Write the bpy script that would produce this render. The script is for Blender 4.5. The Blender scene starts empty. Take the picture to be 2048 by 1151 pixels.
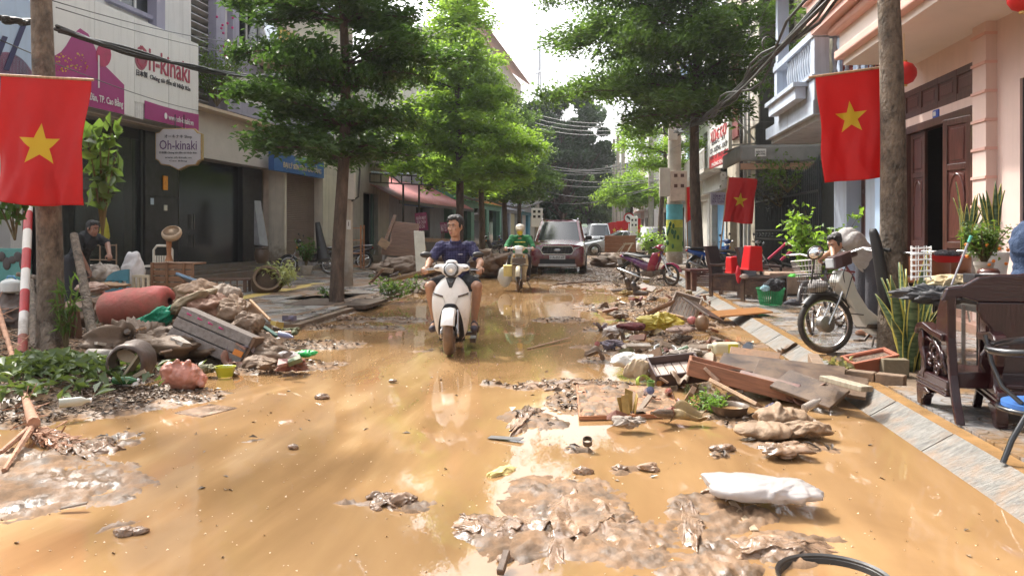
import bpy, math, random
import numpy as np
from math import sin, cos, pi, radians as R, atan2, sqrt, hypot
from mathutils import Vector as V, Matrix, Euler, Quaternion
rnd=random.Random(7)
SC=bpy.context.scene
COL=SC.collection
# ---------------------------------------------------------------- camera, world, sun, exposure
H=1.40; FPX=1593.0; VPX=1205.0; HORY=462.0
YAW=math.atan((VPX-1024)/FPX)
cam=bpy.data.cameras.new('camera'); cam.lens=FPX/2048*36; cam.sensor_width=36
cam.shift_y=-(575.5-HORY)/2048; cam.clip_start=.05; cam.clip_end=2500
co=bpy.data.objects.new('camera', cam); COL.objects.link(co)
co.location=(0,0, H); co.rotation_euler=(pi/2,0, YAW); SC.camera=co
SUN_EL, SUN_AZ=50,-46
ts=V((sin(R(SUN_AZ))*cos(R(SUN_EL)), cos(R(SUN_AZ))*cos(R(SUN_EL)), sin(R(SUN_EL))))
w=bpy.data.worlds.new('World'); SC.world=w; w.use_nodes=True
nt=w.node_tree; nt.nodes.clear()
sky=nt.nodes.new('ShaderNodeTexSky'); sky.sky_type='NISHITA'; sky.sun_disc=False
sky.sun_elevation=R(SUN_EL); sky.sun_rotation=R(SUN_AZ); sky.dust_density=6.0; sky.air_density=1.0; sky.ozone_density=1
hs=nt.nodes.new('ShaderNodeHueSaturation'); hs.inputs['Saturation'].default_value=.22; hs.inputs['Value'].default_value=1.35
bg=nt.nodes.new('ShaderNodeBackground'); bg.inputs[1].default_value=.15
wo=nt.nodes.new('ShaderNodeOutputWorld')
nt.links.new(sky.outputs[0], hs.inputs['Color']); nt.links.new(hs.outputs[0], bg.inputs[0]); nt.links.new(bg.outputs[0], wo.inputs[0])
sl=bpy.data.lights.new('sun', 'SUN'); sl.energy=2.4; sl.angle=R(2); sl.color=(1,.93,.82)
so=bpy.data.objects.new('sun', sl); COL.objects.link(so); so.rotation_euler=ts.to_track_quat('Z', 'Y').to_euler()
vs=SC.view_settings; SC.display_settings.display_device='sRGB'
vs.view_transform='Standard'; vs.look='None'; vs.exposure=1.12; vs.gamma=1; vs.use_curve_mapping=False
SC.cycles.use_denoising=True
SC.cycles.max_bounces=7; SC.cycles.diffuse_bounces=3; SC.cycles.glossy_bounces=3; SC.cycles.transmission_bounces=5
SC.cycles.transparent_max_bounces=8; SC.cycles.sample_clamp_indirect=6; SC.cycles.caustics_reflective=False; SC.cycles.caustics_refractive=False
# ---------------------------------------------------------------- where a thing seen in the photograph stands
_F=V((-sin(YAW), cos(YAW),0)); _R=V((cos(YAW), sin(YAW),0))
def ray(px, py): return _F*FPX+_R*(px-1024)+V((0,0, HORY-py))
def G(px, py, z=0.):
 d=ray(px, py); return V((0,0, H))+d*((z-H)/d.z)
def AY(px, py, Y):
 d=ray(px, py); return V((0,0, H))+d*(Y/d.y)
def AX(px, py, X):
 d=ray(px, py); return V((0,0, H))+d*(X/d.x)
 # ---------------------------------------------------------------- objects
WM={}
def tag(o, label=None, cat=None, group=None, kind=None):
 if label: o['label']=label
 if cat: o['category']=cat
 if group: o['group']=group
 if kind: o['kind']=kind
 return o
def thing(name, label, cat, loc=(0,0,0), rz=0, group=None, rot=None, scale=1):
 o=bpy.data.objects.new(name, None); COL.objects.link(o); o.empty_display_size=.1
 o.location=loc; o.rotation_euler=rot if rot is not None else (0,0, rz)
 if scale != 1: o.scale=(scale,)*3
 WM[o.name]=Matrix.LocRotScale(V(loc), Euler(o.rotation_euler), V((scale,)*3))
 return tag(o, label, cat, group)
def struct(o): o['kind']='structure'; return o
def stuff(o): o['kind']='stuff'; return o
def copy_tree(o, parent=None, loc=None, rz=None, label=None, rot=None, scale=None):
 c=o.copy(); COL.objects.link(c); c.parent=parent
 if loc is not None: c.location=loc
 if rz is not None: c.rotation_euler=(0,0, rz)
 if rot is not None: c.rotation_euler=rot
 if scale is not None: c.scale=(scale,)*3
 if label: c['label']=label
 for ch in KIDS.get(o.name,[]): copy_tree(ch, c)
 return c
KIDS={}
def link(o, parent=None):
 COL.objects.link(o)
 if parent:
  o.parent=parent; KIDS.setdefault(parent.name,[]).append(o); WM[o.name]=WM.get(parent.name, Matrix())
 else: WM[o.name]=Matrix()
 return o
def mesh_obj(name, me, mat, parent=None, smooth=None):
 if mat and not me.materials: me.materials.append(mat)
 if smooth is not None:
  me.polygons.foreach_set('use_smooth',[True]*len(me.polygons))
  if smooth<170: me.set_sharp_from_angle(angle=R(smooth))
 return link(bpy.data.objects.new(name, me), parent)
def frame(pts):
 """parallel-transport frames along a path"""
 pts=[V(p) for p in pts]; n=len(pts); T=[]
 for i in range(n):
  a=pts[max(0, i-1)]; b=pts[min(n-1, i+1)]; t=(b-a)
  T.append(t.normalized() if t.length>1e-9 else V((0,0,1)))
 up=V((0,0,1)) if abs(T[0].z)<.9 else V((1,0,0))
 u=T[0].cross(up).normalized(); out=[]
 for i in range(n):
  if i: u=(u-T[i]*u.dot(T[i])); u=u.normalized() if u.length>1e-6 else T[i].orthogonal().normalized()
  out.append((pts[i], u, T[i].cross(u)))
 return out
def rotm(rot):
 if rot is None: return Matrix.Identity(3)
 if isinstance(rot,(int, float)): return Matrix.Rotation(rot,3, 'Z')
 if isinstance(rot, Matrix): return rot.to_3x3()
 return Euler(rot).to_matrix()
class MB:
 def __init__(s): s.v=[]; s.f=[]
 def add(s, vs, fs):
  o=len(s.v); s.v += [tuple(v) for v in vs]; s.f += [tuple(i+o for i in f) for f in fs]; return s
 def box(s, x, y, z, sx, sy, sz, rot=None, tx=1, ty=1):
  m=rotm(rot); c=V((x, y, z)); vs=[]
  for k,(a, b) in ((-1,(1,1)),(1,(tx, ty))):
   for i, j in ((-1,-1),(1,-1),(1,1),(-1,1)): vs.append(c+m@V((i*sx/2*a, j*sy/2*b, k*sz/2)))
  return s.add(vs,[(3,2,1,0),(4,5,6,7),(0,1,5,4),(1,2,6,5),(2,3,7,6),(3,0,4,7)])
 def bb(s, x0, x1, y0, y1, z0, z1): return s.box((x0+x1)/2,(y0+y1)/2,(z0+z1)/2, abs(x1-x0), abs(y1-y0), abs(z1-z0))
 def tube(s, pts, r, n=8, caps=True, flat=1):
  fr=frame(pts); k=len(fr); rs=r if isinstance(r,(list, tuple)) else [r]*k; vs=[]; fs=[]
  for (p, u, w), q in zip(fr, rs):
   for i in range(n): a=2*pi*i/n; vs.append(p+u*(q*cos(a))+w*(q*flat*sin(a)))
  for j in range(k-1):
   for i in range(n): i2=(i+1)%n; fs.append((j*n+i, j*n+i2,(j+1)*n+i2,(j+1)*n+i))
  if caps: fs += [tuple(range(n))[::-1], tuple(range((k-1)*n, k*n))]
  return s.add(vs, fs)
 def bar(s, a, b, w, h=None):
  a, b=V(a), V(b); d=b-a; q=d.to_track_quat('Z', 'Y').to_matrix(); c=(a+b)/2
  return s.box(c.x, c.y, c.z, w, h or w, d.length, q)
 def lathe(s, prof, n=24, M=None, caps=True):
  vs=[]; fs=[]; k=len(prof)
  for r, z in prof:
   for i in range(n): a=2*pi*i/n; vs.append(V((r*cos(a), r*sin(a), z)))
  for j in range(k-1):
   for i in range(n): i2=(i+1)%n; fs.append((j*n+i, j*n+i2,(j+1)*n+i2,(j+1)*n+i))
  if caps:
   if prof[0][0]>1e-4: fs.append(tuple(range(n))[::-1])
   if prof[-1][0]>1e-4: fs.append(tuple(range((k-1)*n, k*n)))
  if M is not None: vs=[M@v for v in vs]
  return s.add(vs, fs)
 def prism(s, poly, t, M=None):
  n=len(poly); vs=[V((x, y,0)) for x, y in poly]+[V((x, y, t)) for x, y in poly]
  if M is not None: vs=[M@v for v in vs]
  return s.add(vs,[tuple(range(n))[::-1], tuple(range(n,2*n))]+[(i,(i+1)%n, n+(i+1)%n, n+i) for i in range(n)])
 def ell(s, c, r, rot=None, n=14, m=9):
  if isinstance(r,(int, float)): r=(r, r, r)
  q=rotm(rot); c=V(c); vs=[c+q@V((0,0,-r[2]))]; fs=[]
  for j in range(1, m):
   t=-pi/2+pi*j/m
   for i in range(n): a=2*pi*i/n; vs.append(c+q@V((r[0]*cos(t)*cos(a), r[1]*cos(t)*sin(a), r[2]*sin(t))))
  vs.append(c+q@V((0,0, r[2]))); L=len(vs)-1
  for i in range(n): i2=(i+1)%n; fs += [(0,1+i2,1+i),(L, L-n+i, L-n+i2)]
  for j in range(m-2):
   for i in range(n): i2=(i+1)%n; a=1+j*n; fs.append((a+i, a+i2, a+n+i2, a+n+i))
  return s.add(vs, fs)
 def cap(s, a, b, ra, rb, n=12):
  a, b=V(a), V(b); d=(b-a); L=max(d.length,1e-6); d=d/L; pts=[]; rs=[]
  for t in (-.98,-.8,-.5,0): pts.append(a+d*ra*t); rs.append(ra*sqrt(1-t*t)+1e-4)
  for t in (0,.5,.8,.98): pts.append(b+d*rb*t); rs.append(rb*sqrt(1-t*t)+1e-4)
  return s.tube(pts, rs, n)
 def chain(s, pts, rs, n=12):
  for i in range(len(pts)-1): s.cap(pts[i], pts[i+1], rs[i], rs[i+1], n)
  return s
 def grid(s, fn, nu, nv, closed_u=False):
  vs=[fn(i/nu, j/nv) for j in range(nv+1) for i in range(nu+1)]
  return s.add(vs,[(j*(nu+1)+i, j*(nu+1)+i+1,(j+1)*(nu+1)+i+1,(j+1)*(nu+1)+i) for j in range(nv) for i in range(nu)])
 def loft(s, rings, caps=True):
  n=len(rings[0]); vs=[p for r in rings for p in r]; fs=[]
  for j in range(len(rings)-1):
   for i in range(n): i2=(i+1)%n; fs.append((j*n+i, j*n+i2,(j+1)*n+i2,(j+1)*n+i))
  if caps: fs += [tuple(range(n))[::-1], tuple(range((len(rings)-1)*n, len(rings)*n))]
  return s.add(vs, fs)
 def xf(s, M, k=0):
  s.v=s.v[:k]+[tuple(M@V(v)) for v in s.v[k:]]; return s
 def jit(s, a, seed=1):
  q=random.Random(seed); s.v=[(x+q.uniform(-a, a), y+q.uniform(-a, a), z+q.uniform(-a, a)) for x, y, z in s.v]; return s
 def mesh(s, name='m'):
  me=bpy.data.meshes.new(name); me.from_pydata(s.v,[], s.f); return me
 def build(s, name, mat, parent=None, smooth=None, bevel=0, seg=2, solid=0, sub=0, world=False, voxel=0, vs=0, wrinkle=0, wscale=.15, fix=False):
  if world and parent is not None:
   mi=WM[parent.name].inverted(); s.v=[tuple(mi@V(v)) for v in s.v]
  me=s.mesh(name)
  o=mesh_obj(name, me, mat, parent, smooth)
  if solid: m=o.modifiers.new('s', 'SOLIDIFY'); m.thickness=solid; m.offset=0
  if voxel:
   m=o.modifiers.new('r', 'REMESH'); m.mode='VOXEL'; m.voxel_size=voxel; m.use_smooth_shade=True
   if vs: m=o.modifiers.new('sm', 'SMOOTH'); m.iterations=vs; m.factor=.5
  if bevel:
   m=o.modifiers.new('b', 'BEVEL'); m.width=bevel; m.segments=seg; m.limit_method='ANGLE'; m.angle_limit=R(35)
  if sub: m=o.modifiers.new('u', 'SUBSURF'); m.levels=sub; m.render_levels=sub
  if wrinkle:
   t=bpy.data.textures.new('wr', 'CLOUDS'); t.noise_scale=wscale; t.noise_depth=3; t.noise_type='HARD_NOISE'
   m=o.modifiers.new('d', 'DISPLACE'); m.texture=t; m.strength=wrinkle; m.mid_level=.4; m.texture_coords='GLOBAL' if parent is None else 'LOCAL'
  return o
def bake(o):
 """apply the modifiers so that copies stay cheap"""
 dg=bpy.context.evaluated_depsgraph_get(); me=bpy.data.meshes.new_from_object(o.evaluated_get(dg), depsgraph=dg)
 o.modifiers.clear(); o.data=me; return o
def MX(loc=(0,0,0), rot=(0,0,0), s=(1,1,1)): return Matrix.LocRotScale(V(loc), Euler(rot), V(s))
def rrect(w, h, r=.02, n=3):
 out=[]
 for cx, cy, a0 in ((w/2-r, h/2-r,0),(-w/2+r, h/2-r,90),(-w/2+r,-h/2+r,180),(w/2-r,-h/2+r,270)):
  for i in range(n+1): a=R(a0+90*i/n); out.append((cx+r*cos(a), cy+r*sin(a)))
 return out
def txt(name, body, mat, parent, M, width=None, height=None, shear=0, ext=.002, bold=0, res=2, fit=None):
 """flat print: lettering as thin geometry; M places its centre, x along the line, z out of the sign"""
 c=bpy.data.curves.new('t', 'FONT'); c.body=body; c.size=1; c.resolution_u=res; c.shear=shear; c.extrude=.5; c.offset=bold
 c.align_x='CENTER'; c.align_y='CENTER'; c.space_line=.9
 o=bpy.data.objects.new('t', c); me=bpy.data.meshes.new_from_object(o); bpy.data.objects.remove(o)
 a=np.empty(len(me.vertices)*3); me.vertices.foreach_get('co', a); a=a.reshape(-1,3)
 mn, mx=a.min(0), a.max(0); a -= (mn+mx)/2; w0, h0=(mx-mn)[:2]
 sx=sy=1
 if width: sx=sy=width/w0
 if height:
  sy=height/h0
  if not width: sx=sy
 a[:,0] *= sx; a[:,1] *= sy; a[:,2] *= ext/max(1e-6,(mx-mn)[2])
 Mn=np.array(M); a=a@Mn[:3,:3].T+Mn[:3,3]
 me.vertices.foreach_set('co', a.ravel()); me.materials.clear()
 return mesh_obj(name, me, mat, parent)
 # ---------------------------------------------------------------- procedural materials
MUD=(.185,.12,.072)
_mc={}
def mat(rgb, rough=.55, var=.18, sc=6., bump=.15, bsc=40., dirt=0., metal=0., coat=0., trans=0., stretch=None, obj=True, streak=0., spec=.5, mudc=MUD, dirtn=.35, alpha=1., emit=0., weave=0):
 key=(tuple(rgb), rough, var, sc, bump, bsc, dirt, metal, coat, trans, stretch, obj, streak, spec, mudc, dirtn, alpha, emit, weave)
 if key in _mc: return _mc[key]
 m=bpy.data.materials.new('material'); m.use_nodes=True; t=m.node_tree; N=t.nodes; L=t.links
 b=N['Principled BSDF']; b.inputs['Roughness'].default_value=rough; b.inputs['Metallic'].default_value=metal
 b.inputs['Coat Weight'].default_value=coat; b.inputs['Coat Roughness'].default_value=.06; b.inputs['Specular IOR Level'].default_value=spec
 tc=N.new('ShaderNodeTexCoord'); mp=N.new('ShaderNodeMapping'); L.new(tc.outputs['Object'], mp.inputs[0])
 if stretch: mp.inputs['Scale'].default_value=stretch
 n1=N.new('ShaderNodeTexNoise'); n1.inputs['Scale'].default_value=sc; n1.inputs['Detail'].default_value=5; n1.inputs['Roughness'].default_value=.65
 L.new(mp.outputs[0], n1.inputs['Vector'])
 mr=N.new('ShaderNodeMapRange'); mr.inputs[1].default_value=.3; mr.inputs[2].default_value=.7; mr.inputs[3].default_value=1-var; mr.inputs[4].default_value=1+var*.7
 L.new(n1.outputs[0], mr.inputs[0])
 mx=N.new('ShaderNodeVectorMath'); mx.operation='SCALE'; mx.inputs[0].default_value=tuple(rgb[:3]); L.new(mr.outputs[0], mx.inputs['Scale'])
 colr=mx.outputs[0]
 geo=N.new('ShaderNodeNewGeometry'); rsock=None
 if streak:
  m2=N.new('ShaderNodeMapping'); m2.inputs['Scale'].default_value=(3.2,3.2,.22); L.new(geo.outputs['Position'], m2.inputs[0])
  n2=N.new('ShaderNodeTexNoise'); n2.inputs['Scale'].default_value=1.6; n2.inputs['Detail'].default_value=7; n2.inputs['Roughness'].default_value=.7; L.new(m2.outputs[0], n2.inputs['Vector'])
  r2=N.new('ShaderNodeMapRange'); r2.inputs[1].default_value=.5; r2.inputs[2].default_value=.75; r2.inputs[3].default_value=0; r2.inputs[4].default_value=streak; L.new(n2.outputs[0], r2.inputs[0])
  mm=N.new('ShaderNodeMix'); mm.data_type='RGBA'; L.new(r2.outputs[0], mm.inputs[0]); L.new(colr, mm.inputs[6]); mm.inputs[7].default_value=(.07,.065,.055,1)
  colr=mm.outputs[2]
 if dirt:
  sp=N.new('ShaderNodeSeparateXYZ'); L.new(geo.outputs['Position'], sp.inputs[0])
  n3=N.new('ShaderNodeTexNoise'); n3.inputs['Scale'].default_value=5.5; n3.inputs['Detail'].default_value=8; n3.inputs['Roughness'].default_value=.7; L.new(geo.outputs['Position'], n3.inputs['Vector'])
  a1=N.new('ShaderNodeMath'); a1.operation='MULTIPLY_ADD'; a1.inputs[1].default_value=1.8; L.new(n3.outputs[0], a1.inputs[0]); a1.inputs[2].default_value=-.9
  a2=N.new('ShaderNodeMath'); a2.operation='SUBTRACT'; L.new(a1.outputs[0], a2.inputs[0]); L.new(sp.outputs[2], a2.inputs[1])
  r3=N.new('ShaderNodeMapRange'); r3.inputs[1].default_value=-dirt; r3.inputs[2].default_value=-dirt+.45; r3.inputs[3].default_value=dirtn*.12; r3.inputs[4].default_value=min(1, dirtn*2); L.new(a2.outputs[0], r3.inputs[0])
  mm=N.new('ShaderNodeMix'); mm.data_type='RGBA'; L.new(r3.outputs[0], mm.inputs[0]); L.new(colr, mm.inputs[6]); mm.inputs[7].default_value=(*mudc,1)
  colr=mm.outputs[2]
  rr=N.new('ShaderNodeMapRange'); rr.inputs[3].default_value=rough; rr.inputs[4].default_value=.6; L.new(r3.outputs[0], rr.inputs[0]); L.new(rr.outputs[0], b.inputs['Roughness'])
 L.new(colr, b.inputs['Base Color'])
 if bump:
  n4=N.new('ShaderNodeTexNoise'); n4.inputs['Scale'].default_value=bsc; n4.inputs['Detail'].default_value=4; L.new(mp.outputs[0], n4.inputs['Vector'])
  hsrc=n4.outputs[0]
  if weave:
   wv=N.new('ShaderNodeTexWave'); wv.inputs['Scale'].default_value=weave; wv.inputs['Distortion'].default_value=1.5; L.new(mp.outputs[0], wv.inputs['Vector'])
   ad=N.new('ShaderNodeMath'); ad.operation='ADD'; L.new(n4.outputs[0], ad.inputs[0]); L.new(wv.outputs['Fac'], ad.inputs[1]); hsrc=ad.outputs[0]
  bp=N.new('ShaderNodeBump'); bp.inputs['Strength'].default_value=min(1, bump*2); bp.inputs['Distance'].default_value=.05 if bump>.7 else .01; L.new(hsrc, bp.inputs['Height']); L.new(bp.outputs[0], b.inputs['Normal'])
 if alpha<1: b.inputs['Alpha'].default_value=alpha
 if emit: b.inputs['Emission Color'].default_value=(*rgb[:3],1); b.inputs['Emission Strength'].default_value=emit
 if trans:
  tr=N.new('ShaderNodeBsdfTranslucent'); L.new(colr, tr.inputs[0]); ms=N.new('ShaderNodeMixShader'); ms.inputs[0].default_value=trans
  L.new(b.outputs[0], ms.inputs[1]); L.new(tr.outputs[0], ms.inputs[2]); L.new(ms.outputs[0], N['Material Output'].inputs[0])
 _mc[key]=m
 return m
def wood(rgb, rough=.45, axis='x', dirt=.6, coat=.0, var=.35, dirtn=.35):
 st={'x': (1,9,9), 'y': (9,1,9), 'z': (9,9,1)}[axis]
 return mat(rgb, rough, var,3.5,.12,12, dirt, stretch=st, coat=coat, dirtn=dirtn)
def glass_mat(tint=(.02,.025,.025), rough=.04):
 return mat(tint, rough,.05,3,0,1,0, spec=.9)
def leaf_mat(c1, c2, tr=.45, rough=.45, tcol=None):
 m=bpy.data.materials.new('foliage'); m.use_nodes=True; t=m.node_tree; N=t.nodes; L=t.links
 b=N['Principled BSDF']; b.inputs['Roughness'].default_value=rough
 g=N.new('ShaderNodeNewGeometry'); n=N.new('ShaderNodeTexNoise'); n.inputs['Scale'].default_value=1.3; L.new(g.outputs['Position'], n.inputs['Vector'])
 ad=N.new('ShaderNodeMath'); ad.operation='MULTIPLY_ADD'; ad.inputs[1].default_value=.75; L.new(g.outputs['Random Per Island'], ad.inputs[0]); L.new(n.outputs[0], ad.inputs[2])
 r=N.new('ShaderNodeMapRange'); r.inputs[1].default_value=.35; r.inputs[2].default_value=1.15; L.new(ad.outputs[0], r.inputs[0])
 mx=N.new('ShaderNodeMix'); mx.data_type='RGBA'; L.new(r.outputs[0], mx.inputs[0]); mx.inputs[6].default_value=(*c1,1); mx.inputs[7].default_value=(*c2,1)
 L.new(mx.outputs[2], b.inputs['Base Color'])
 tc=tcol or tuple(min(1, x*k) for x, k in zip(c2,(2.4,2.3,1.2)))
 tr_=N.new('ShaderNodeBsdfTranslucent'); mt=N.new('ShaderNodeMix'); mt.data_type='RGBA'; mt.inputs[0].default_value=.65; L.new(mx.outputs[2], mt.inputs[6]); mt.inputs[7].default_value=(*tc,1)
 L.new(mt.outputs[2], tr_.inputs[0]); ms=N.new('ShaderNodeMixShader'); ms.inputs[0].default_value=tr
 L.new(b.outputs[0], ms.inputs[1]); L.new(tr_.outputs[0], ms.inputs[2]); L.new(ms.outputs[0], N['Material Output'].inputs[0])
 return m
 # ---------------------------------------------------------------- noise on arrays
def vnoise(x, y, seed=0):
 xi=np.floor(x).astype(np.int64); yi=np.floor(y).astype(np.int64); xf=x-xi; yf=y-yi
 def h(a, b):
  n=(a*374761393+b*668265263+seed*1442695041) & 0x7fffffff
  n=((n ^ (n >> 13))*1274126177) & 0x7fffffff
  return ((n ^ (n >> 16)) & 0xffff)/65535.
 u=xf*xf*(3-2*xf); v_=yf*yf*(3-2*yf)
 return (h(xi, yi)*(1-u)+h(xi+1, yi)*u)*(1-v_)+(h(xi, yi+1)*(1-u)+h(xi+1, yi+1)*u)*v_
def fbm(x, y, oct=5, seed=0, gain=.5, lac=2.03, ridged=False):
 s=0; a=1; t=0
 for o in range(oct):
  n=vnoise(x, y, seed+o*17)
  if ridged: n=1-abs(2*n-1)
  s=s+a*n; t += a; a *= gain; x=x*lac+13.1; y=y*lac+7.7
 return s/t
def np_mesh(name, verts, faces):
 """faces: (n,k) array"""
 me=bpy.data.meshes.new(name); nv=len(verts); nf, k=faces.shape
 me.vertices.add(nv); me.vertices.foreach_set('co', np.asarray(verts, dtype=np.float32).ravel())
 me.loops.add(nf*k); me.loops.foreach_set('vertex_index', faces.astype(np.int32).ravel())
 me.polygons.add(nf); me.polygons.foreach_set('loop_start', np.arange(0, nf*k, k, dtype=np.int32))
 me.update(calc_edges=True); return me
def leaves(centers, size, flat=.5, seed=0, aspect=.5, droop=0., dirs=None, fold=.25):
 """one small bent leaf (two quads folded at the midrib) at each centre"""
 g=np.random.default_rng(seed); n=len(centers)
 yaw=g.uniform(0,2*pi, n); pit=g.normal(0, flat, n)-droop; rol=g.normal(0, flat*1.2, n)
 s=size*g.uniform(.6,1.35, n)
 d=np.stack([np.cos(yaw)*np.cos(pit), np.sin(yaw)*np.cos(pit), np.sin(pit)],1)
 if dirs is not None:
  d=dirs+g.normal(0,.25,(n,3)); d /= np.linalg.norm(d, axis=1)[:, None]
 up=np.tile([0,0,1.],(n,1)); sd=np.cross(d, up); sd /= (np.linalg.norm(sd, axis=1)[:, None]+1e-9); nn=np.cross(sd, d)
 c, q=np.cos(rol)[:, None], np.sin(rol)[:, None]; sd, nn=sd*c+nn*q, nn*c-sd*q
 L=s[:, None]; W=L*aspect; P=np.asarray(centers)
 a=P-d*L*.5; b=P+d*L*.5-nn*L*.12; l=P+sd*W*.5+nn*W*fold; r=P-sd*W*.5+nn*W*fold
 vv=np.stack([a, l, b, r],1).reshape(-1,3); i=np.arange(n)*4
 f=np.concatenate([np.stack([i, i+2, i+1],1), np.stack([i, i+3, i+2],1)])
 return vv, f
 # ================================================================= GROUND
def XL(Y): return-10.0+.0437*(Y-19.7)
def flat(name, x0, x1, y0, y1, z, m):
 o=MB().add([(x0, y0, z),(x1, y0, z),(x1, y1, z),(x0, y1, z)],[(0,1,2,3)]).build(name, m); return struct(o)
flat('ground',-900,900,-60,1500,-.16, mat((.2,.14,.09),.8,.3,.05))
# muddy flood water
def water_mat():
 m=bpy.data.materials.new('muddy_water'); m.use_nodes=True; t=m.node_tree; N=t.nodes; L=t.links; b=N['Principled BSDF']
 g=N.new('ShaderNodeNewGeometry'); mp=N.new('ShaderNodeMapping'); mp.inputs['Rotation'].default_value=(0,0,-.35); mp.inputs['Scale'].default_value=(1,.35,1); L.new(g.outputs['Position'], mp.inputs[0])
 n=N.new('ShaderNodeTexNoise'); n.inputs['Scale'].default_value=.9; n.inputs['Detail'].default_value=8; n.inputs['Distortion'].default_value=1.6; L.new(mp.outputs[0], n.inputs['Vector'])
 r=N.new('ShaderNodeValToRGB'); mp2=N.new('ShaderNodeMapping'); mp2.inputs['Rotation'].default_value=(0,0,.16); mp2.inputs['Scale'].default_value=(2.2,.3,1); L.new(g.outputs['Position'], mp2.inputs[0])
 ns=N.new('ShaderNodeTexNoise'); ns.inputs['Scale'].default_value=1.5; ns.inputs['Detail'].default_value=6; ns.inputs['Distortion'].default_value=.5; L.new(mp2.outputs[0], ns.inputs['Vector'])
 av=N.new('ShaderNodeMix'); av.inputs[0].default_value=.3; L.new(n.outputs[0], av.inputs[2]); L.new(ns.outputs[0], av.inputs[3])
 rg=N.new('ShaderNodeMapRange'); rg.inputs[1].default_value=.5; rg.inputs[2].default_value=.68; rg.inputs[3].default_value=.02; rg.inputs[4].default_value=.11; L.new(av.outputs[0], rg.inputs[0]); L.new(rg.outputs[0], b.inputs['Roughness'])
 L.new(av.outputs[0], r.inputs[0]); e=r.color_ramp.elements
 e[0].position=.38; e[0].color=(.24,.138,.062,1); e[1].position=.55; e[1].color=(.34,.205,.095,1)
 x=e.new(.66); x.color=(.45,.30,.155,1); L.new(r.outputs[0], b.inputs['Base Color'])
 b.inputs['Roughness'].default_value=.035; b.inputs['IOR'].default_value=1.4; b.inputs['Specular IOR Level'].default_value=.6
 n2=N.new('ShaderNodeTexNoise'); n2.inputs['Scale'].default_value=5; n2.inputs['Detail'].default_value=5; L.new(mp.outputs[0], n2.inputs['Vector'])
 bp=N.new('ShaderNodeBump'); bp.inputs['Strength'].default_value=.10; bp.inputs['Distance'].default_value=.02; L.new(n2.outputs[0], bp.inputs['Height'])
 n3=N.new('ShaderNodeTexVoronoi'); n3.inputs['Scale'].default_value=26; L.new(g.outputs['Position'], n3.inputs['Vector'])
 r3=N.new('ShaderNodeMapRange'); r3.inputs[1].default_value=0; r3.inputs[2].default_value=.09; r3.inputs[3].default_value=1; r3.inputs[4].default_value=0; L.new(n3.outputs['Distance'], r3.inputs[0])
 n5=N.new('ShaderNodeTexNoise'); n5.inputs['Scale'].default_value=1.1; n5.inputs['Detail'].default_value=3; L.new(mp.outputs[0], n5.inputs['Vector'])
 r5=N.new('ShaderNodeMapRange'); r5.inputs[1].default_value=.48; r5.inputs[2].default_value=.62; L.new(n5.outputs[0], r5.inputs[0])
 mu=N.new('ShaderNodeMath'); mu.operation='MULTIPLY'; L.new(r3.outputs[0], mu.inputs[0]); L.new(r5.outputs[0], mu.inputs[1])
 bp2=N.new('ShaderNodeBump'); bp2.inputs['Strength'].default_value=.5; bp2.inputs['Distance'].default_value=.006; L.new(mu.outputs[0], bp2.inputs['Height']); L.new(bp.outputs[0], bp2.inputs['Normal'])
 L.new(bp2.outputs[0], b.inputs['Normal'])
 return m
WATER=water_mat()
flat('muddy_water',-6.4,2.02,1.0,75,0, WATER)
def mud_mat(c1=(.24,.145,.080), c2=(.095,.06,.034), rough=.6):
 m=bpy.data.materials.new('wet_mud'); m.use_nodes=True; t=m.node_tree; N=t.nodes; L=t.links; b=N['Principled BSDF']
 g=N.new('ShaderNodeNewGeometry')
 n=N.new('ShaderNodeTexNoise'); n.inputs['Scale'].default_value=6; n.inputs['Detail'].default_value=9; n.inputs['Roughness'].default_value=.7; L.new(g.outputs['Position'], n.inputs['Vector'])
 r=N.new('ShaderNodeValToRGB'); L.new(n.outputs[0], r.inputs[0]); e=r.color_ramp.elements; e[0].position=.38; e[0].color=(*c2,1); e[1].position=.6; e[1].color=(*c1,1)
 L.new(r.outputs[0], b.inputs['Base Color'])
 n2=N.new('ShaderNodeTexNoise'); n2.inputs['Scale'].default_value=3; n2.inputs['Detail'].default_value=5; L.new(g.outputs['Position'], n2.inputs['Vector'])
 rr=N.new('ShaderNodeMapRange'); rr.inputs[1].default_value=.4; rr.inputs[2].default_value=.65; rr.inputs[3].default_value=rough*.55; rr.inputs[4].default_value=rough*2; L.new(n2.outputs[0], rr.inputs[0]); L.new(rr.outputs[0], b.inputs['Roughness'])
 n3=N.new('ShaderNodeTexNoise'); n3.inputs['Scale'].default_value=45; n3.inputs['Detail'].default_value=5; L.new(g.outputs['Position'], n3.inputs['Vector'])
 bp=N.new('ShaderNodeBump'); bp.inputs['Strength'].default_value=.4; bp.inputs['Distance'].default_value=.008; L.new(n3.outputs[0], bp.inputs['Height']); L.new(bp.outputs[0], b.inputs['Normal'])
 return m
MUDM=mud_mat()
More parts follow.
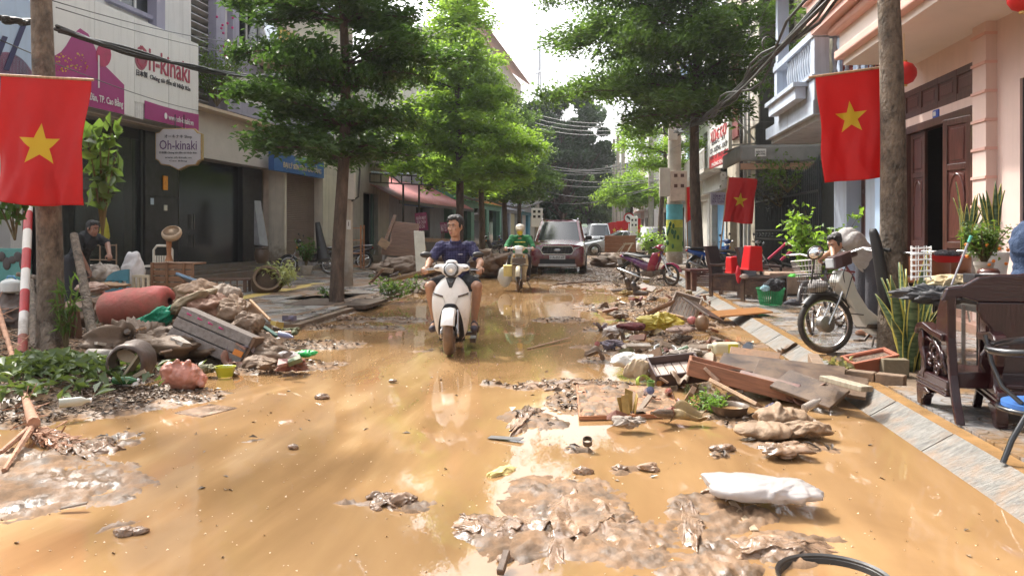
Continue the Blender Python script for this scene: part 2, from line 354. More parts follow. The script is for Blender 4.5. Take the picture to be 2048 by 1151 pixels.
# mud that rises through the water: (px, py, half width across, half length along, turn, height)
MB_SPOTS=[(1120,1010,.42,.55,.2,1.15),(1180,1060,.45,.35,.1,1.1),(1040,1075,.40,.22,1.2,.9),(1240,1100,.35,.25,0,.9),
(1440,1050,.22,.50,-.45,1.1),(1560,1100,.30,.22,0,1.05),(1400,1120,.35,.18,.2,1.0),(1620,1095,.30,.10,.4,.9),(1350,1040,.14,.40,-.6,.85),
(60,985,.75,.55,.2,1.3),(0,930,.6,.5,0,1.2),(120,955,.35,.2,0,1.0),(150,890,.55,.14,1.1,.95),(240,890,.30,.10,1.2,.7),
(1060,770,.55,.16,.1,1.2),(1180,775,.5,.3,0,1.0),(1060,835,.30,.22,-.6,1.2),(1160,800,.35,.6,.1,.9),(1250,800,.5,.4,0,.8),
(1420,830,.55,.25,0,.9),(1580,890,.32,.20,0,1.2),(1560,850,.45,.2,0,1.0),(1430,900,.14,.08,0,.9),(1170,905,.16,.09,0,.9),(1300,940,.3,.08,.4,.75),
(760,995,.28,.1,.2,.8),(830,1010,.2,.12,.3,.8),(1100,970,.2,.2,.3,.8),(1570,975,.25,.1,0,.7),(1400,1000,.14,.3,-.5,.8),
(1430,690,.7,.5,0,1.2),(1300,700,.9,.5,0,1.0),(1350,650,1.0,.6,0,1.1),(1200,660,.6,.5,0,.8),(1240,720,.6,.4,0,.8),
(1280,615,1.3,1.4,0,1.0),(1380,590,1.0,1.5,0,1.2),(1130,640,.7,.35,0,.8),(780,640,.9,.6,.2,.9),(700,655,1.1,.35,0,1.0),(860,700,.9,.16,.1,.5),(640,690,.7,.4,0,1.0),
(520,735,.9,.35,.3,1.2),(340,800,.5,.2,.3,.8),(250,790,.8,.35,.3,1.3),(90,820,.9,.5,.2,1.3),(1180,560,1.2,1.2,0,.8),(470,885,.25,.06,.9,.6),(240,1068,.2,.05,.9,.7)]
def mud_field(x, y):
 m=np.zeros_like(x)
 wx=x+.16*(fbm(x*3.1, y*3.1,4,5)-.5)*2; wy=y+.22*(fbm(x*2.7+9, y*2.7,4,9)-.5)*2
 for px, py, rx, ry, a, hgt in MB_SPOTS:
  p=G(px, py); c, s=cos(a), sin(a); dx, dy=wx-p.x, wy-p.y
  u=(dx*c+dy*s)/rx; v_=(-dx*s+dy*c)/ry
  m=np.maximum(m, hgt*np.exp(-(u*u+v_*v_)**1.3*(1.15 if py>860 else .8)))
 far=np.clip((y-12)/10,0,1); m=np.maximum(m, far*(.62+.3*np.clip((x+1.2)/2,-.6,1)))
 band=np.clip(1-np.abs(x-.95)/1.5,0,1)*np.clip((y-6)/2.5,0,1)*np.clip((16-y)/3,0,1); m=np.maximum(m, band*.78)
 n=fbm(x*2.3, y*1.6,5,21)
 n2=fbm(x*7.5+5, y*5.5,4,61)
 m=m*(.30+.85*n+.62*n2)
 e=np.clip((x-1.45)/.5,0,1)*np.clip((9-y)/2,0,1); m=m*(1-e)
 wq=fbm(x*3, y*3,3,91)*1.6; d1=fbm(x*7+wq*2.5, y*11+wq*3,4,31, ridged=True); d2=fbm(x*30+wq*6, y*21+wq*5,4,41, ridged=True)
 q=np.clip((m-.42)/.25,0,1)
 z=-.028+.040*np.clip(m,0,1.05)+q*((d1-.60)*.036+(d2-.52)*.034)
 # the left bank the rubbish lies on
 bx=-3.95+.35*(fbm(y*.9, y*0+3.,4,3)-.5)*2+.06*np.maximum(0,12-y)*0
 bank=np.clip((bx-x)/.7,0,1)*np.clip((10.8-y)/.8,0,1)*np.clip((y-5.2+.0*x)/.8,0,1)
 z=np.maximum(z,-.05+bank*(.15+.05*d1+.02*d2))
 # mud washed over the left pavement edge
 lp=np.clip((-4.1-x)/.6,0,1)*np.clip((y-10.8)/1.,0,1)
 n3=fbm(x*.8, y*.8,4,77)
 cover=np.clip((n3-.50)/.08,0,1)*np.clip(1-(-4.6-x)/5.5*.8,.12,1)+np.clip(1-np.abs(x+4.55)/.45,0,1)*.9+np.clip((y-24)/8,0,1)
 z=z*(1-lp)+lp*(.075+.055*np.clip(cover,0,1)+.012*d2*np.clip(cover,0,1))
 return z
ny, nx=620,430
yy=2.6*(72/2.6)**(np.linspace(0,1, ny)); uu=np.linspace(0,1, nx)
Yg=np.repeat(yy[:, None], nx,1); x0=np.maximum(-10.2,-0.95*Yg-1.2); Xg=x0+(1.985-x0)*(uu[None,:]**.9)
Zg=mud_field(Xg, Yg)
vv=np.stack([Xg, Yg, Zg],2).reshape(-1,3); ii=(np.arange(ny-1)[:, None]*nx+np.arange(nx-1)[None,:]).ravel()
me=np_mesh('mud', vv, np.stack([ii, ii+1, ii+nx+1, ii+nx],1))
struct(mesh_obj('mud', me, MUDM, None,180))
# litter pressed into the mud: leaves, scraps, splinters, one uncountable sheet of it
def litter(name, n, area, size, m, seed, aspect=.5, onlymud=True, zoff=.01, pred=None):
 g=np.random.default_rng(seed); x=g.uniform(area[0], area[1], n); y=area[2]+(area[3]-area[2])*g.uniform(0,1, n)**1.5
 z=mud_field(x, y); k=(z>.006) if onlymud else (z <= .006)
 if pred is not None: k &= pred(x, y)
 x, y, z=x[k], y[k], np.maximum(z[k],0)
 vv, f=leaves(np.stack([x, y, z+zoff],1), size,.22, seed, aspect)
 return stuff(mesh_obj(name, np_mesh(name, vv, f), m))
litter('leaf_litter',30000,(-4.6,1.9,6.2,34),.046, mat((.2,.13,.08),.5,.6,12,.1,30),3)
litter('dark_litter',9000,(-4.6,1.9,5,30),.07, mat((.07,.048,.033),.6,.5,12,.1,30),4,.3)
litter('pale_litter',3600,(-4.6,1.9,6,34),.06, mat((.5,.42,.33),.6,.4,12,.1,30),5,.7)
litter('floating_specks',2600,(-4.5,1.9,2.8,20),.012, mat((.6,.42,.25),.4,.5,12,.1,30),6,.8, False,.002)
litter('floating_leaves',190,(-4.5,1.9,3,20),.05, mat((.16,.1,.05),.4,.6,12,.1,30),8,.4, False,.004)
g_=lambda x, y: (x<-3.6) & (y<11)
litter('bank_litter',9000,(-7.5,-3.4,5,11),.05, mat((.11,.075,.05),.95,.6,12,.1,30),9,.45, True,.015, g_)
# ---- pavements
def tile_mat(c, pattern=True, wet=.3):
 m=bpy.data.materials.new('paving_tile'); m.use_nodes=True; t=m.node_tree; N=t.nodes; L=t.links; b=N['Principled BSDF']
 g=N.new('ShaderNodeNewGeometry'); tc=N.new('ShaderNodeTexCoord')
 n=N.new('ShaderNodeTexNoise'); n.inputs['Scale'].default_value=1.7; n.inputs['Detail'].default_value=9; n.inputs['Roughness'].default_value=.7; L.new(g.outputs['Position'], n.inputs['Vector'])
 r=N.new('ShaderNodeValToRGB'); L.new(n.outputs[0], r.inputs[0]); e=r.color_ramp.elements; e[0].position=.40; e[0].color=(.25,.15,.07,1); e[1].position=.52; e[1].color=(*c,1)
 n2=N.new('ShaderNodeTexNoise'); n2.inputs['Scale'].default_value=30; n2.inputs['Detail'].default_value=6; L.new(g.outputs['Position'], n2.inputs['Vector'])
 m2=N.new('ShaderNodeMapRange'); m2.inputs[3].default_value=.55; m2.inputs[4].default_value=1.35; L.new(n2.outputs[0], m2.inputs[0])
 sc=N.new('ShaderNodeVectorMath'); sc.operation='SCALE'; L.new(r.outputs[0], sc.inputs[0]); L.new(m2.outputs[0], sc.inputs['Scale'])
 col=sc.outputs[0]; hgt=n2.outputs[0]
 if pattern:
  ab=N.new('ShaderNodeVectorMath'); ab.operation='MULTIPLY'; ab.inputs[1].default_value=(1,1,0); L.new(tc.outputs['Object'], ab.inputs[0])
  md=N.new('ShaderNodeVectorMath'); md.operation='MODULO'; md.inputs[1].default_value=(.3,.3,1)
  of=N.new('ShaderNodeVectorMath'); of.operation='ADD'; of.inputs[1].default_value=(30,30,0); L.new(ab.outputs[0], of.inputs[0]); L.new(of.outputs[0], md.inputs[0])
  s2=N.new('ShaderNodeVectorMath'); s2.operation='SUBTRACT'; s2.inputs[1].default_value=(.15,.15,0); L.new(md.outputs[0], s2.inputs[0])
  ln=N.new('ShaderNodeVectorMath'); ln.operation='LENGTH'; L.new(s2.outputs[0], ln.inputs[0])
  w=N.new('ShaderNodeMath'); w.operation='PINGPONG'; w.inputs[1].default_value=.052; L.new(ln.outputs['Value'], w.inputs[0])
  rr=N.new('ShaderNodeMapRange'); rr.inputs[1].default_value=.0; rr.inputs[2].default_value=.012; L.new(w.outputs[0], rr.inputs[0])
  mm=N.new('ShaderNodeMix'); mm.data_type='RGBA'; L.new(rr.outputs[0], mm.inputs[0]); mm.inputs[6].default_value=(.12,.085,.05,1); L.new(col, mm.inputs[7]); col=mm.outputs[2]; hgt=rr.outputs[0]
 L.new(col, b.inputs['Base Color'])
 n4=N.new('ShaderNodeTexNoise'); n4.inputs['Scale'].default_value=2.2; n4.inputs['Detail'].default_value=5; L.new(g.outputs['Position'], n4.inputs['Vector'])
 r4=N.new('ShaderNodeMapRange'); r4.inputs[1].default_value=.42; r4.inputs[2].default_value=.6; r4.inputs[3].default_value=wet*.45; r4.inputs[4].default_value=.6; L.new(n4.outputs[0], r4.inputs[0]); L.new(r4.outputs[0], b.inputs['Roughness'])
 bp=N.new('ShaderNodeBump'); bp.inputs['Strength'].default_value=.5; bp.inputs['Distance'].default_value=.006; L.new(hgt, bp.inputs['Height']); L.new(bp.outputs[0], b.inputs['Normal'])
 return m
TILE_R=tile_mat((.25,.24,.235)); TILE_L=tile_mat((.23,.22,.21), False,.5); TILE_Y=mat((.5,.36,.08),.6,.3,8)
def pavement(name, x0, x1, y0, y1, zt, sz, m, cap, skip=lambda x, y: False, yellow=None):
 base=struct(MB().bb(x0-.02, x1+.02, y0, y1,-.13, zt-.03).build(name, mat((.16,.11,.07),.7)))
 tm=MB().box(0,0,0, sz-.012, sz-.012,.045).build('t', m); bpy.data.objects.remove(tm); me=bpy.data.meshes[-1]
 me=MB().box(0,0,0, sz-.012, sz-.012,.045).mesh('paving_tile'); me.materials.append(m)
 me2=me.copy(); me2.materials.clear(); me2.materials.append(TILE_Y)
 r=random.Random(3); n=0; rest=MB(); y=y0+sz/2
 while y<y1:
  x=x0+sz/2
  while x<x1:
   if not skip(x, y):
    vis=abs(x)<1.2*y+1 and y>2.6
    if n<cap and vis:
     o=bpy.data.objects.new('paving_tile', me2 if yellow and yellow(x, y) else me); COL.objects.link(o); o.parent=base
     o.location=(x, y, zt-.0225+r.uniform(-.003,.003)); o.rotation_euler=(r.gauss(0,.006), r.gauss(0,.006),0); n += 1
    elif vis: rest.box(x, y, zt-.0225+r.uniform(-.002,.002), sz-.012, sz-.012,.045,(r.gauss(0,.004), r.gauss(0,.004),0))
   x += sz
  y += sz
 if rest.v: stuff(rest.build('far_tiles', m, base))
 return base
def pit(x, y): return 2.3<x<3.55 and 6.85<y<8.6
PAVR=pavement('pavement',2.34,4.9,3.0,40,.125,.3, TILE_R,300, pit)
def pitl(x, y): return (-6.0<x<-4.45 and 14.7<y<16.3)
PAVL=pavement('pavement',-10.4,-4.3,10.9,34,.105,.4, TILE_L,300, pitl, lambda x, y: abs(x+7.0)<.2)
struct(MB().bb(-10.5,-6.2,2,10.9,-.13,.09).build('sidewalk_mud', MUDM))
struct(MB().bb(2.3,3.55,6.85,8.6,-.1,.09).build('tree_pit_soil', mat((.16,.1,.06),.85,.4,14,.5,60)))
# kerb: wet concrete stones with a sloped face
km=mat((.125,.12,.105),.42,.7,9,.5,26,.13, stretch=(1,3,1), dirtn=.5); r=random.Random(9)
kerb=struct(MB().bb(2.21,2.335,2.4,45,-.1,.112).build('kerb', mat((.33,.19,.08),.25,.3,5)))
ky=2.4; pm=None; kme=None
for i in range(44):
 L_=.98
 if kme is None:
  b=MB().add([(1.93,0,-.05),(1.93, L_-.012,-.05),(2.21, L_-.012,.118),(2.21,0,.118),(2.21,0,-.1),(2.21, L_-.012,-.1),(1.93,0,-.1),(1.93, L_-.012,-.1)],[(3,2,1,0),(3,4,5,2),(0,6,4,3),(1,2,5,7),(0,1,7,6)])
  kme=b.mesh('kerb_stone'); kme.materials.append(km)
 o=bpy.data.objects.new('kerb_stone', kme); COL.objects.link(o); o.parent=kerb; o.location=(r.gauss(0,.004), ky, r.gauss(0,.004)); ky += L_
 # ================================================================= TREES
BARK=mat((.115,.08,.058),.85,.65,9,1.0,30,.0, stretch=(1,1,.3)); BARK2=mat((.165,.128,.095),.85,.8,11,.9,34,.4, stretch=(1,1,.6), streak=.5)
LEAF_D=leaf_mat((.022,.05,.018),(.065,.13,.032),.42); LEAF_L=leaf_mat((.06,.125,.022),(.16,.26,.045),.6)
LEAF_M=leaf_mat((.03,.065,.02),(.085,.15,.035),.48); LEAF_F=leaf_mat((.02,.05,.025),(.05,.095,.04),.3)
def terminalia(name, label, loc, r0, h0, h1, rad, tiers, nleaf, lsize, lm, seed, lean=(0,0), asym=None, bark=BARK, group='street trees with tiered crowns', nb=7, top_r=.35, thick=.07, tierseed=0, stand=None, prof=None):
 q=random.Random(seed); g=np.random.default_rng(seed)
 T=thing(name, label, 'tree', loc,0, group)
 path=[]; rs=[]; K=12; zz=h1*.98
 for i in range(K+1):
  t=i/K; path.append(V((lean[0]*t+.05*sin(t*7+seed), lean[1]*t+.05*cos(t*6+seed*2),-.08+zz*t))); rs.append(r0*(1.18 if i == 0 else 1)*(1-.75*t**1.2)+.012)
 def axis(z):
  t=min(1, max(0, z/zz)); i=min(K-1, int(t*K)); return path[i].lerp(path[i+1], t*K-i)
 MB().tube(path, rs,14).build('trunk', bark, T, smooth=60)
 B=MB(); cen=[]; wts=[]
 for k in range(tiers):
  f=k/max(1, tiers-1); z=h0+(h1-h0)*f+q.uniform(-.12,.12); pf=prof(f) if prof else (1-f)**.55*(.55+.45*min(1, f*4+.45))
  Lr=rad*max(top_r, pf)
  a0=q.uniform(0,6.28)
  for j in range(nb):
   a=a0+2*pi*j/nb+q.uniform(-.35,.35); L=Lr*q.uniform(.55,1.2)
   if asym: L *= asym(a, f)
   p0=axis(z); up=q.uniform(.05,.22)*L; pts=[]
   n=6
   for i in range(n+1):
    s=i/n; pts.append(p0+V((cos(a)*L*s, sin(a)*L*s, up*sin(s*2.0)-.10*L*s*s))+V((q.gauss(0,.02), q.gauss(0,.02), q.gauss(0,.012)))*L*s)
   rb=max(.008, rs[min(K, int(z/zz*K))]*.32); B.tube(pts,[rb*(1-.85*i/n)+.003 for i in range(n+1)],5, False)
   ns=max(6, int(L*5.5))
   for m_ in range(ns):
    s=.18+.82*(m_+q.random())/ns; i=min(n-1, int(s*n)); p=pts[i].lerp(pts[i+1], s*n-i)
    sa=a+q.choice((-1,1))*q.uniform(.35,1.25); sl_=L*q.uniform(.16,.34)*(1.15-s*.55)
    e=p+V((cos(sa)*sl_, sin(sa)*sl_, q.uniform(-.02,.10)*sl_))
    if m_%2 == 0: B.tube([p, e],[rb*.22+.003,.002],3, False)
    cen.append((*p,*e)); wts.append(sl_)
 B.build('branches', bark, T, smooth=80)
 cen=np.array(cen); wts=np.array(wts); idx=g.choice(len(cen), nleaf, p=wts/wts.sum()); t=g.uniform(0,1.08, nleaf)[:, None]
 P=cen[idx,:3]*(1-t)+cen[idx,3:]*t; P += g.normal(0,1,(nleaf,3))*np.array([.085,.085, thick*.8])*(.6+lsize*6); P[:,2] += thick*.5
 vv, f=leaves(P, lsize,.45, seed,.55)
 mesh_obj('crown', np_mesh('crown', vv, f), lm, T)
 return T
def clump_tree(name, label, loc, hgt, trunk_h, rx, rz, nleaf, lsize, lm, seed, group='far trees along the street', r0=.3, clumps=60, bark=BARK):
 q=random.Random(seed); g=np.random.default_rng(seed); T=thing(name, label, 'tree', loc,0, group)
 M_=MB(); M_.tube([(0,0,-.1),(.1,0, trunk_h*.6),(0,.1, hgt*.75)],[r0, r0*.7, r0*.2],9); cs=[]
 for i in range(clumps):
  while True:
   u=V((q.uniform(-1,1), q.uniform(-1,1), q.uniform(-1,1)))
   if .25<u.length<1: break
  c=V((u.x*rx, u.y*rx,(trunk_h+hgt)/2+u.z*rz)); cs.append((*c, q.uniform(.14,.3)*rx))
  if i%2 == 0: M_.tube([(0,0, trunk_h*.8+q.random()*(c.z-trunk_h)*.5), tuple(c)],[r0*.28,.02],5, False)
 M_.build('trunk', bark, T, smooth=60)
 cs=np.array(cs); i=g.integers(0, len(cs), nleaf); d=g.normal(0,1,(nleaf,3)); d /= np.linalg.norm(d, axis=1)[:, None]
 P=cs[i,:3]+d*cs[i,3:4]*(g.uniform(.3,1,(nleaf,1))**.5)*np.array([1,1,.62])
 vv, f=leaves(P, lsize,.6, seed,.6); mesh_obj('crown', np_mesh('crown', vv, f), lm, T); return T
p=G(680,604,.09)
terminalia('street_tree', 'dark leafed street tree standing in a square pit in the left pavement',(p.x, p.y,.09),.115,2.75,8.2,2.1,10,46000,.115, LEAF_D,11,(.05,.1), None, BARK, nb=8, thick=.085, prof=lambda f: .95-.3*f)
TRL=[(917,28.0,3.3,9.6,3.2,34000,.165,.15, LEAF_L,12, 'bright yellow green street tree directly behind the scooter rider'),(962,35,3.4,9.0,3.0,18000,.19,.14, LEAF_L,13, 'slim street tree in front of the green shop sign'),
(1010,42,3.2,8.6,3.1,22000,.17,.14, LEAF_M,14, 'street tree in front of the blue and yellow shutters'),(1040,51,3.4,8.8,3.4,20000,.2,.15, LEAF_M,15, 'street tree beside the tall blue and white sign')]
for px, Y, h0, h1, rad, nl, ls, r0, lm, sd, lb in TRL:
 a=AY(px,500, Y); terminalia('street_tree', lb,(a.x, a.y,.05), r0, h0, h1, rad,9, nl, ls, lm, sd, thick=.12)
 # the big crown on the right
a=AY(1395,500,24.3)
terminalia('street_tree', 'large dark street tree held by wooden props beside the hanging flag on the right',(a.x, a.y,.1),.17,4.9,9.4,3.9,9,52000,.155, LEAF_M,21,(-.1,0), lambda a_, f: 1.28 if cos(a_)<-.2 else .72, BARK, thick=.13, prof=lambda f: .72+.9*f-1.05*f*f, nb=9)
a=AY(1320,500,40)
terminalia('street_tree', 'thin open street tree behind the painted concrete pole',(a.x, a.y,.1),.13,4.4,7.9,2.6,5,9000,.15, LEAF_L,22,(.3,0), None, BARK, thick=.14)
a=AY(1262,500,52)
terminalia('street_tree', 'low flat topped street tree in front of the white parked car',(a.x, a.y,.1),.13,3.1,4.6,3.0,4,12000,.19, LEAF_L,23,(0,0), None, BARK, thick=.16)
# near right tree: only the trunk is in the picture, its crown is above
p=G(1792,715,.09)
terminalia('street_tree', 'thick mottled tree trunk beside the large red flag with snake plants at its foot',(p.x, p.y,.06),.13,5.1,9.5,2.2,5,4500,.12, LEAF_M,31,(-.22,.1), lambda a_, f: .8, BARK2, thick=.12)
p=G(95,705,.08)
terminalia('street_tree', 'tree trunk tied with prop poles behind the large flag on the left',(p.x, p.y,.03),.125,6.0,9.5,2.0,4,2500,.12, LEAF_M,32,(-.05,0), lambda a_, f: .7, BARK2, thick=.12)
# far trees
a=AY(1135,470,78); clump_tree('broadleaf_tree', 'huge dark broadleaf tree rising at the end of the left row',(a.x-.6, a.y,0),15.2,3.0,4.6,6.0,52000,.36, LEAF_F,41, clumps=140)
for px, Y, h_, rx, sd, lb in ((1090,92,10,4.2,42, 'dark tree partly hidden behind the red car'),(1178,100,8.5,3.6,43, 'small light green tree over the far junction'),(1150,118,11,6,44, 'hazy tree closing the street beyond the parked cars'),
(1215,135,13,5,45, 'hazy tree above the row of small flags'),(1120,150,18,9,46, 'tall pale tree at the very end of the street'),(1260,150,13,7,47, 'pale tree behind the right hand far houses')):
 a=AY(px,470, Y); clump_tree('broadleaf_tree', lb,(a.x, a.y,0), h_,2, rx, h_*.38,9000,.5, LEAF_M if sd%2 else LEAF_F, sd, clumps=40)
 # ================================================================= BUILDINGS
FA=math.atan(.0437); FL=Matrix.Translation((XL(0),0,0))@Matrix.Rotation(pi/2-FA,4, 'Z'); FLI=FL.inverted()
def LU(px, py, v=0.):
 d=FLI.to_3x3()@ray(px, py); o=FLI@V((0,0, H)); t=(v-o.y)/d.y; p=o+d*t; return p.x, p.z
def lb(mb, name, m, parent,**k): return mb.xf(FL).build(name, m, parent, world=True,**k)
def lroot(name, label, cat, u0, group=None):
 p=FL@V((u0,0,0)); return thing(name, label, cat, p, pi/2-FA, group)
def loc_m(root, Mw): return WM[root.name].inverted()@Mw
def ltext(root, body, m, a, b, v, height=None, shear=0, bold=.0, width=None, name='lettering'):
 (u0, z0),(u1, z1)=LU(*a, v), LU(*b, v); c=FL@V(((u0+u1)/2, v-.012,(z0+z1)/2))
 Rm=Matrix(((cos(pi/2-FA),0, sin(pi/2-FA)),(sin(pi/2-FA),0,-cos(pi/2-FA)),(0,1,0)))
 Mw=Matrix.Translation(c)@Rm.to_4x4(); return txt(name, body, m, root, loc_m(root, Mw), width or (u1-u0), height, shear,.006, bold)
def rtext(root, body, m, X, Y, z, width, height=None, shear=0, bold=0, name='lettering'):
 Rm=Matrix(((0,0,-1),(-1,0,0),(0,1,0))); return txt(name, body, m, root, loc_m(root, Matrix.Translation((X-.008, Y, z))@Rm.to_4x4()), width, height, shear,.006, bold)
def ftext(root, body, m, X, Y, z, width, height=None, shear=0, bold=0, name='lettering', yaw=0):
 Rm=Matrix.Rotation(yaw,4, 'Z')@Matrix(((1,0,0,0),(0,0,-1,0),(0,1,0,0),(0,0,0,1))); return txt(name, body, m, root, loc_m(root, Matrix.Translation((X, Y, z))@Rm), width, height, shear,.006, bold)
def wall(mb, u0, u1, z0, z1, v, holes=(), dep=.18, back=True):
 us=sorted({u0, u1,*[h[0] for h in holes],*[h[1] for h in holes]}); zs=sorted({z0, z1,*[h[2] for h in holes],*[h[3] for h in holes]})
 us=[u for u in us if u0 <= u <= u1]; zs=[z for z in zs if z0 <= z <= z1]
 for i in range(len(us)-1):
  for j in range(len(zs)-1):
   cu, cz=(us[i]+us[i+1])/2,(zs[j]+zs[j+1])/2
   if any(h[0]<cu<h[1] and h[2]<cz<h[3] for h in holes): continue
   mb.add([(us[i], v, zs[j]),(us[i+1], v, zs[j]),(us[i+1], v, zs[j+1]),(us[i], v, zs[j+1])],[(0,1,2,3)])
 for a, b, c, d in holes:
  w=v+dep
  mb.add([(a, v, c),(a, w, c),(a, w, d),(a, v, d)],[(0,1,2,3)]); mb.add([(b, v, c),(b, w, c),(b, w, d),(b, v, d)],[(3,2,1,0)])
  mb.add([(a, v, c),(b, v, c),(b, w, c),(a, w, c)],[(0,1,2,3)]); mb.add([(a, v, d),(b, v, d),(b, w, d),(a, w, d)],[(3,2,1,0)])
 return mb
WHITE_WALL=mat((.66,.66,.65),.6,.06,2,.05,30,.9, streak=.3); LILAC=mat((.30,.29,.38),.6,.08,3,.05,30,0, streak=.25)
CONC=mat((.33,.32,.30),.8,.3,1.3,.3,14,.8, streak=.6); CREAM=mat((.62,.57,.47),.7,.12,2,.1,20,1, streak=.4)
GLASS=glass_mat((.05,.06,.065)); DARKGLASS=glass_mat((.008,.009,.010),.06); FRAMEW=mat((.75,.75,.74),.4,.05,4,0,1); BLACK=mat((.012,.012,.013),.5,.2,6,.05)
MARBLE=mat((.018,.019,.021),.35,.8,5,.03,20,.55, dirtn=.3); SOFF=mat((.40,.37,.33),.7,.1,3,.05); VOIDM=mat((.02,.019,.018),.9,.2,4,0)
REDP=mat((.50,.02,.03),.5,.1); PURP=mat((.33,.02,.17),.45,.1,4,.03); BLUES=mat((.03,.11,.32),.5,.15,5,.05,30,0, streak=.2); INK=mat((.015,.013,.02),.5); MAROONT=mat((.20,.02,.07),.5)
def window(F, root, u0, u1, z0, z1, v, fm, gm, cols=2, rows=1, fw=.05, bars=None):
 w=MB()
 for k in range(cols+1): x=u0+(u1-u0)*k/cols; w.bb(x-fw/2, x+fw/2, v-.03, v+.04, z0, z1)
 for k in range(rows+1): z=z0+(z1-z0)*k/rows; w.bb(u0, u1, v-.027, v+.037, z-fw/2, z+fw/2)
 f=w.xf(F).build('window', fm, root, world=True)
 for i in range(cols):
  for j in range(rows):
   a=u0+(u1-u0)*i/cols+fw/2; b=u0+(u1-u0)*(i+1)/cols-fw/2; c=z0+(z1-z0)*j/rows+fw/2; d=z0+(z1-z0)*(j+1)/rows-fw/2
   MB().bb(a, b, v, v+.012, c, d).xf(F).build('pane', gm, f, world=True)
 if bars:
  g_=MB(); n=int((u1-u0)/.13)
  for k in range(1, n): g_.bb(u0+(u1-u0)*k/n-.008, u0+(u1-u0)*k/n+.008, v-.08, v-.064, z0, z1)
  for k in range(4): z=z0+(z1-z0)*(k+.5)/4; g_.bb(u0, u1, v-.084, v-.06, z-.01, z+.01)
  g_.xf(F).build('window_grille', bars, f, world=True)
 return f
def shell(F, root, u0, u1, z0, z1, v0, depth, m, name='wall_shell'):
 """side, rear and top walls behind a frontage"""
 b=MB(); b.bb(u0, u0+.15, v0+.01, v0+depth, z0, z1).bb(u1-.15, u1, v0+.01, v0+depth, z0, z1).bb(u0+.15, u1-.15, v0+depth-.15, v0+depth, z0, z1).bb(u0+.15, u1-.15, v0+.02, v0+depth-.15, z1-.15, z1)
 return b.xf(F).build(name, m, root, world=True)
 # ---- left 1: light blue shop at the very edge
uA0, uA1=LU(-140,200)[0], LU(92,200)[0]
b0=lroot('shop_building', 'shop with a pale blue fascia and dark handwriting at the far left', 'building', uA0)
lb(wall(MB(), uA0, uA1,3.55,9,.55,[(uA0+1, uA0+3,6.6,8.2)]), 'wall', WHITE_WALL, b0); shell(FL, b0, uA0, uA1,0,9,.6,7, WHITE_WALL)
lb(wall(MB(), uA0, uA1,.0,3.4,1.1,[(uA0+.6, uA1-.5,.45,3.2)],.4), 'ground_floor_wall', mat((.45,.45,.44),.6,.1,3,.1,20,1), b0)
lb(MB().bb(uA0+.4, uA1-.3,1.5,1.55,.4,3.3), 'shop_window', DARKGLASS, b0)
pn=lb(MB().bb(uA0, uA1,0,.12,3.5,6.2).bb(uA0, uA1,.12,1.1,3.42,3.5), 'fascia', mat((.42,.55,.72),.45,.05,3,.02,10,0, streak=.12), b0)
ltext(b0, 'ul', mat((.02,.02,.09),.5),(-30,88),(34,88),0,.9,.45,.0,1.1)
u, z=LU(22,148); pr=MB(); pr.lathe([(.01,-.012),(.62,-.012),(.62,0)],40, MX((u,0, z-.25),(pi/2,0,0))); pr.xf(FL).build('round_picture', mat((.35,.14,.25),.4,.5,2.5), b0, world=True)
window(FL, b0, uA0+1, uA0+3,6.6,8.2,.65, FRAMEW, GLASS,3,1)
# ---- left 2: the white sign shop with black stone front
uB0, uB1=uA1+.06, LU(397,150)[0]; uB2=LU(446,150,.35)[0]; uB3=LU(640,200,.15)[0]; uE=LU(533,450,.9)[0]
b1=lroot('shop_building', 'white and lilac building with a black stone shop front and a large white sign', 'building', uB0)
zS0, zS1=LU(397,262)[1], LU(397,89)[1]
wz=zS1+.35
w0, w1=LU(215,10,.6)[0], LU(305,10,.6)[0]
lb(wall(MB(), uB0, LU(382,100,.6)[0], zS0,10.2,.6,[(w0, w1, LU(300,32,.6)[1],9.0)]), 'upper_wall', WHITE_WALL, b1)
window(FL, b1, w0, w1, LU(300,32,.6)[1],9.0,.7, FRAMEW, GLASS,3,2,.06)
zsill=LU(300,32,.6)[1]; lb(MB().bb(w0-.1, w1+.15,.46,.6, zsill-.12, zsill-.03), 'window_sill', LILAC, b1)
for a, c in ((308,325),(428,446),(461,474)):
 lb(MB().bb(LU(a,60,.45)[0], LU(c,60,.45)[0],.38,.62, LU(430,215,.4)[1],10.2), 'pilaster', LILAC, b1)
 # louvres
lu0, lu1=LU(383,60,.55)[0], LU(428,60,.55)[0]; lz0=LU(400,205,.55)[1]
lb(MB().bb(lu0, lu1,1.0,1.05, lz0,10.2), 'louvre_backing', mat((.05,.05,.05),.8), b1)
z=lz0+.05
while z<10.1:
 lb(MB().box((lu0+lu1)/2,.68, z, lu1-lu0,.16,.035,(R(-25),0,0)), 'louvre', mat((.42,.42,.43),.5,.1), b1); z += .20
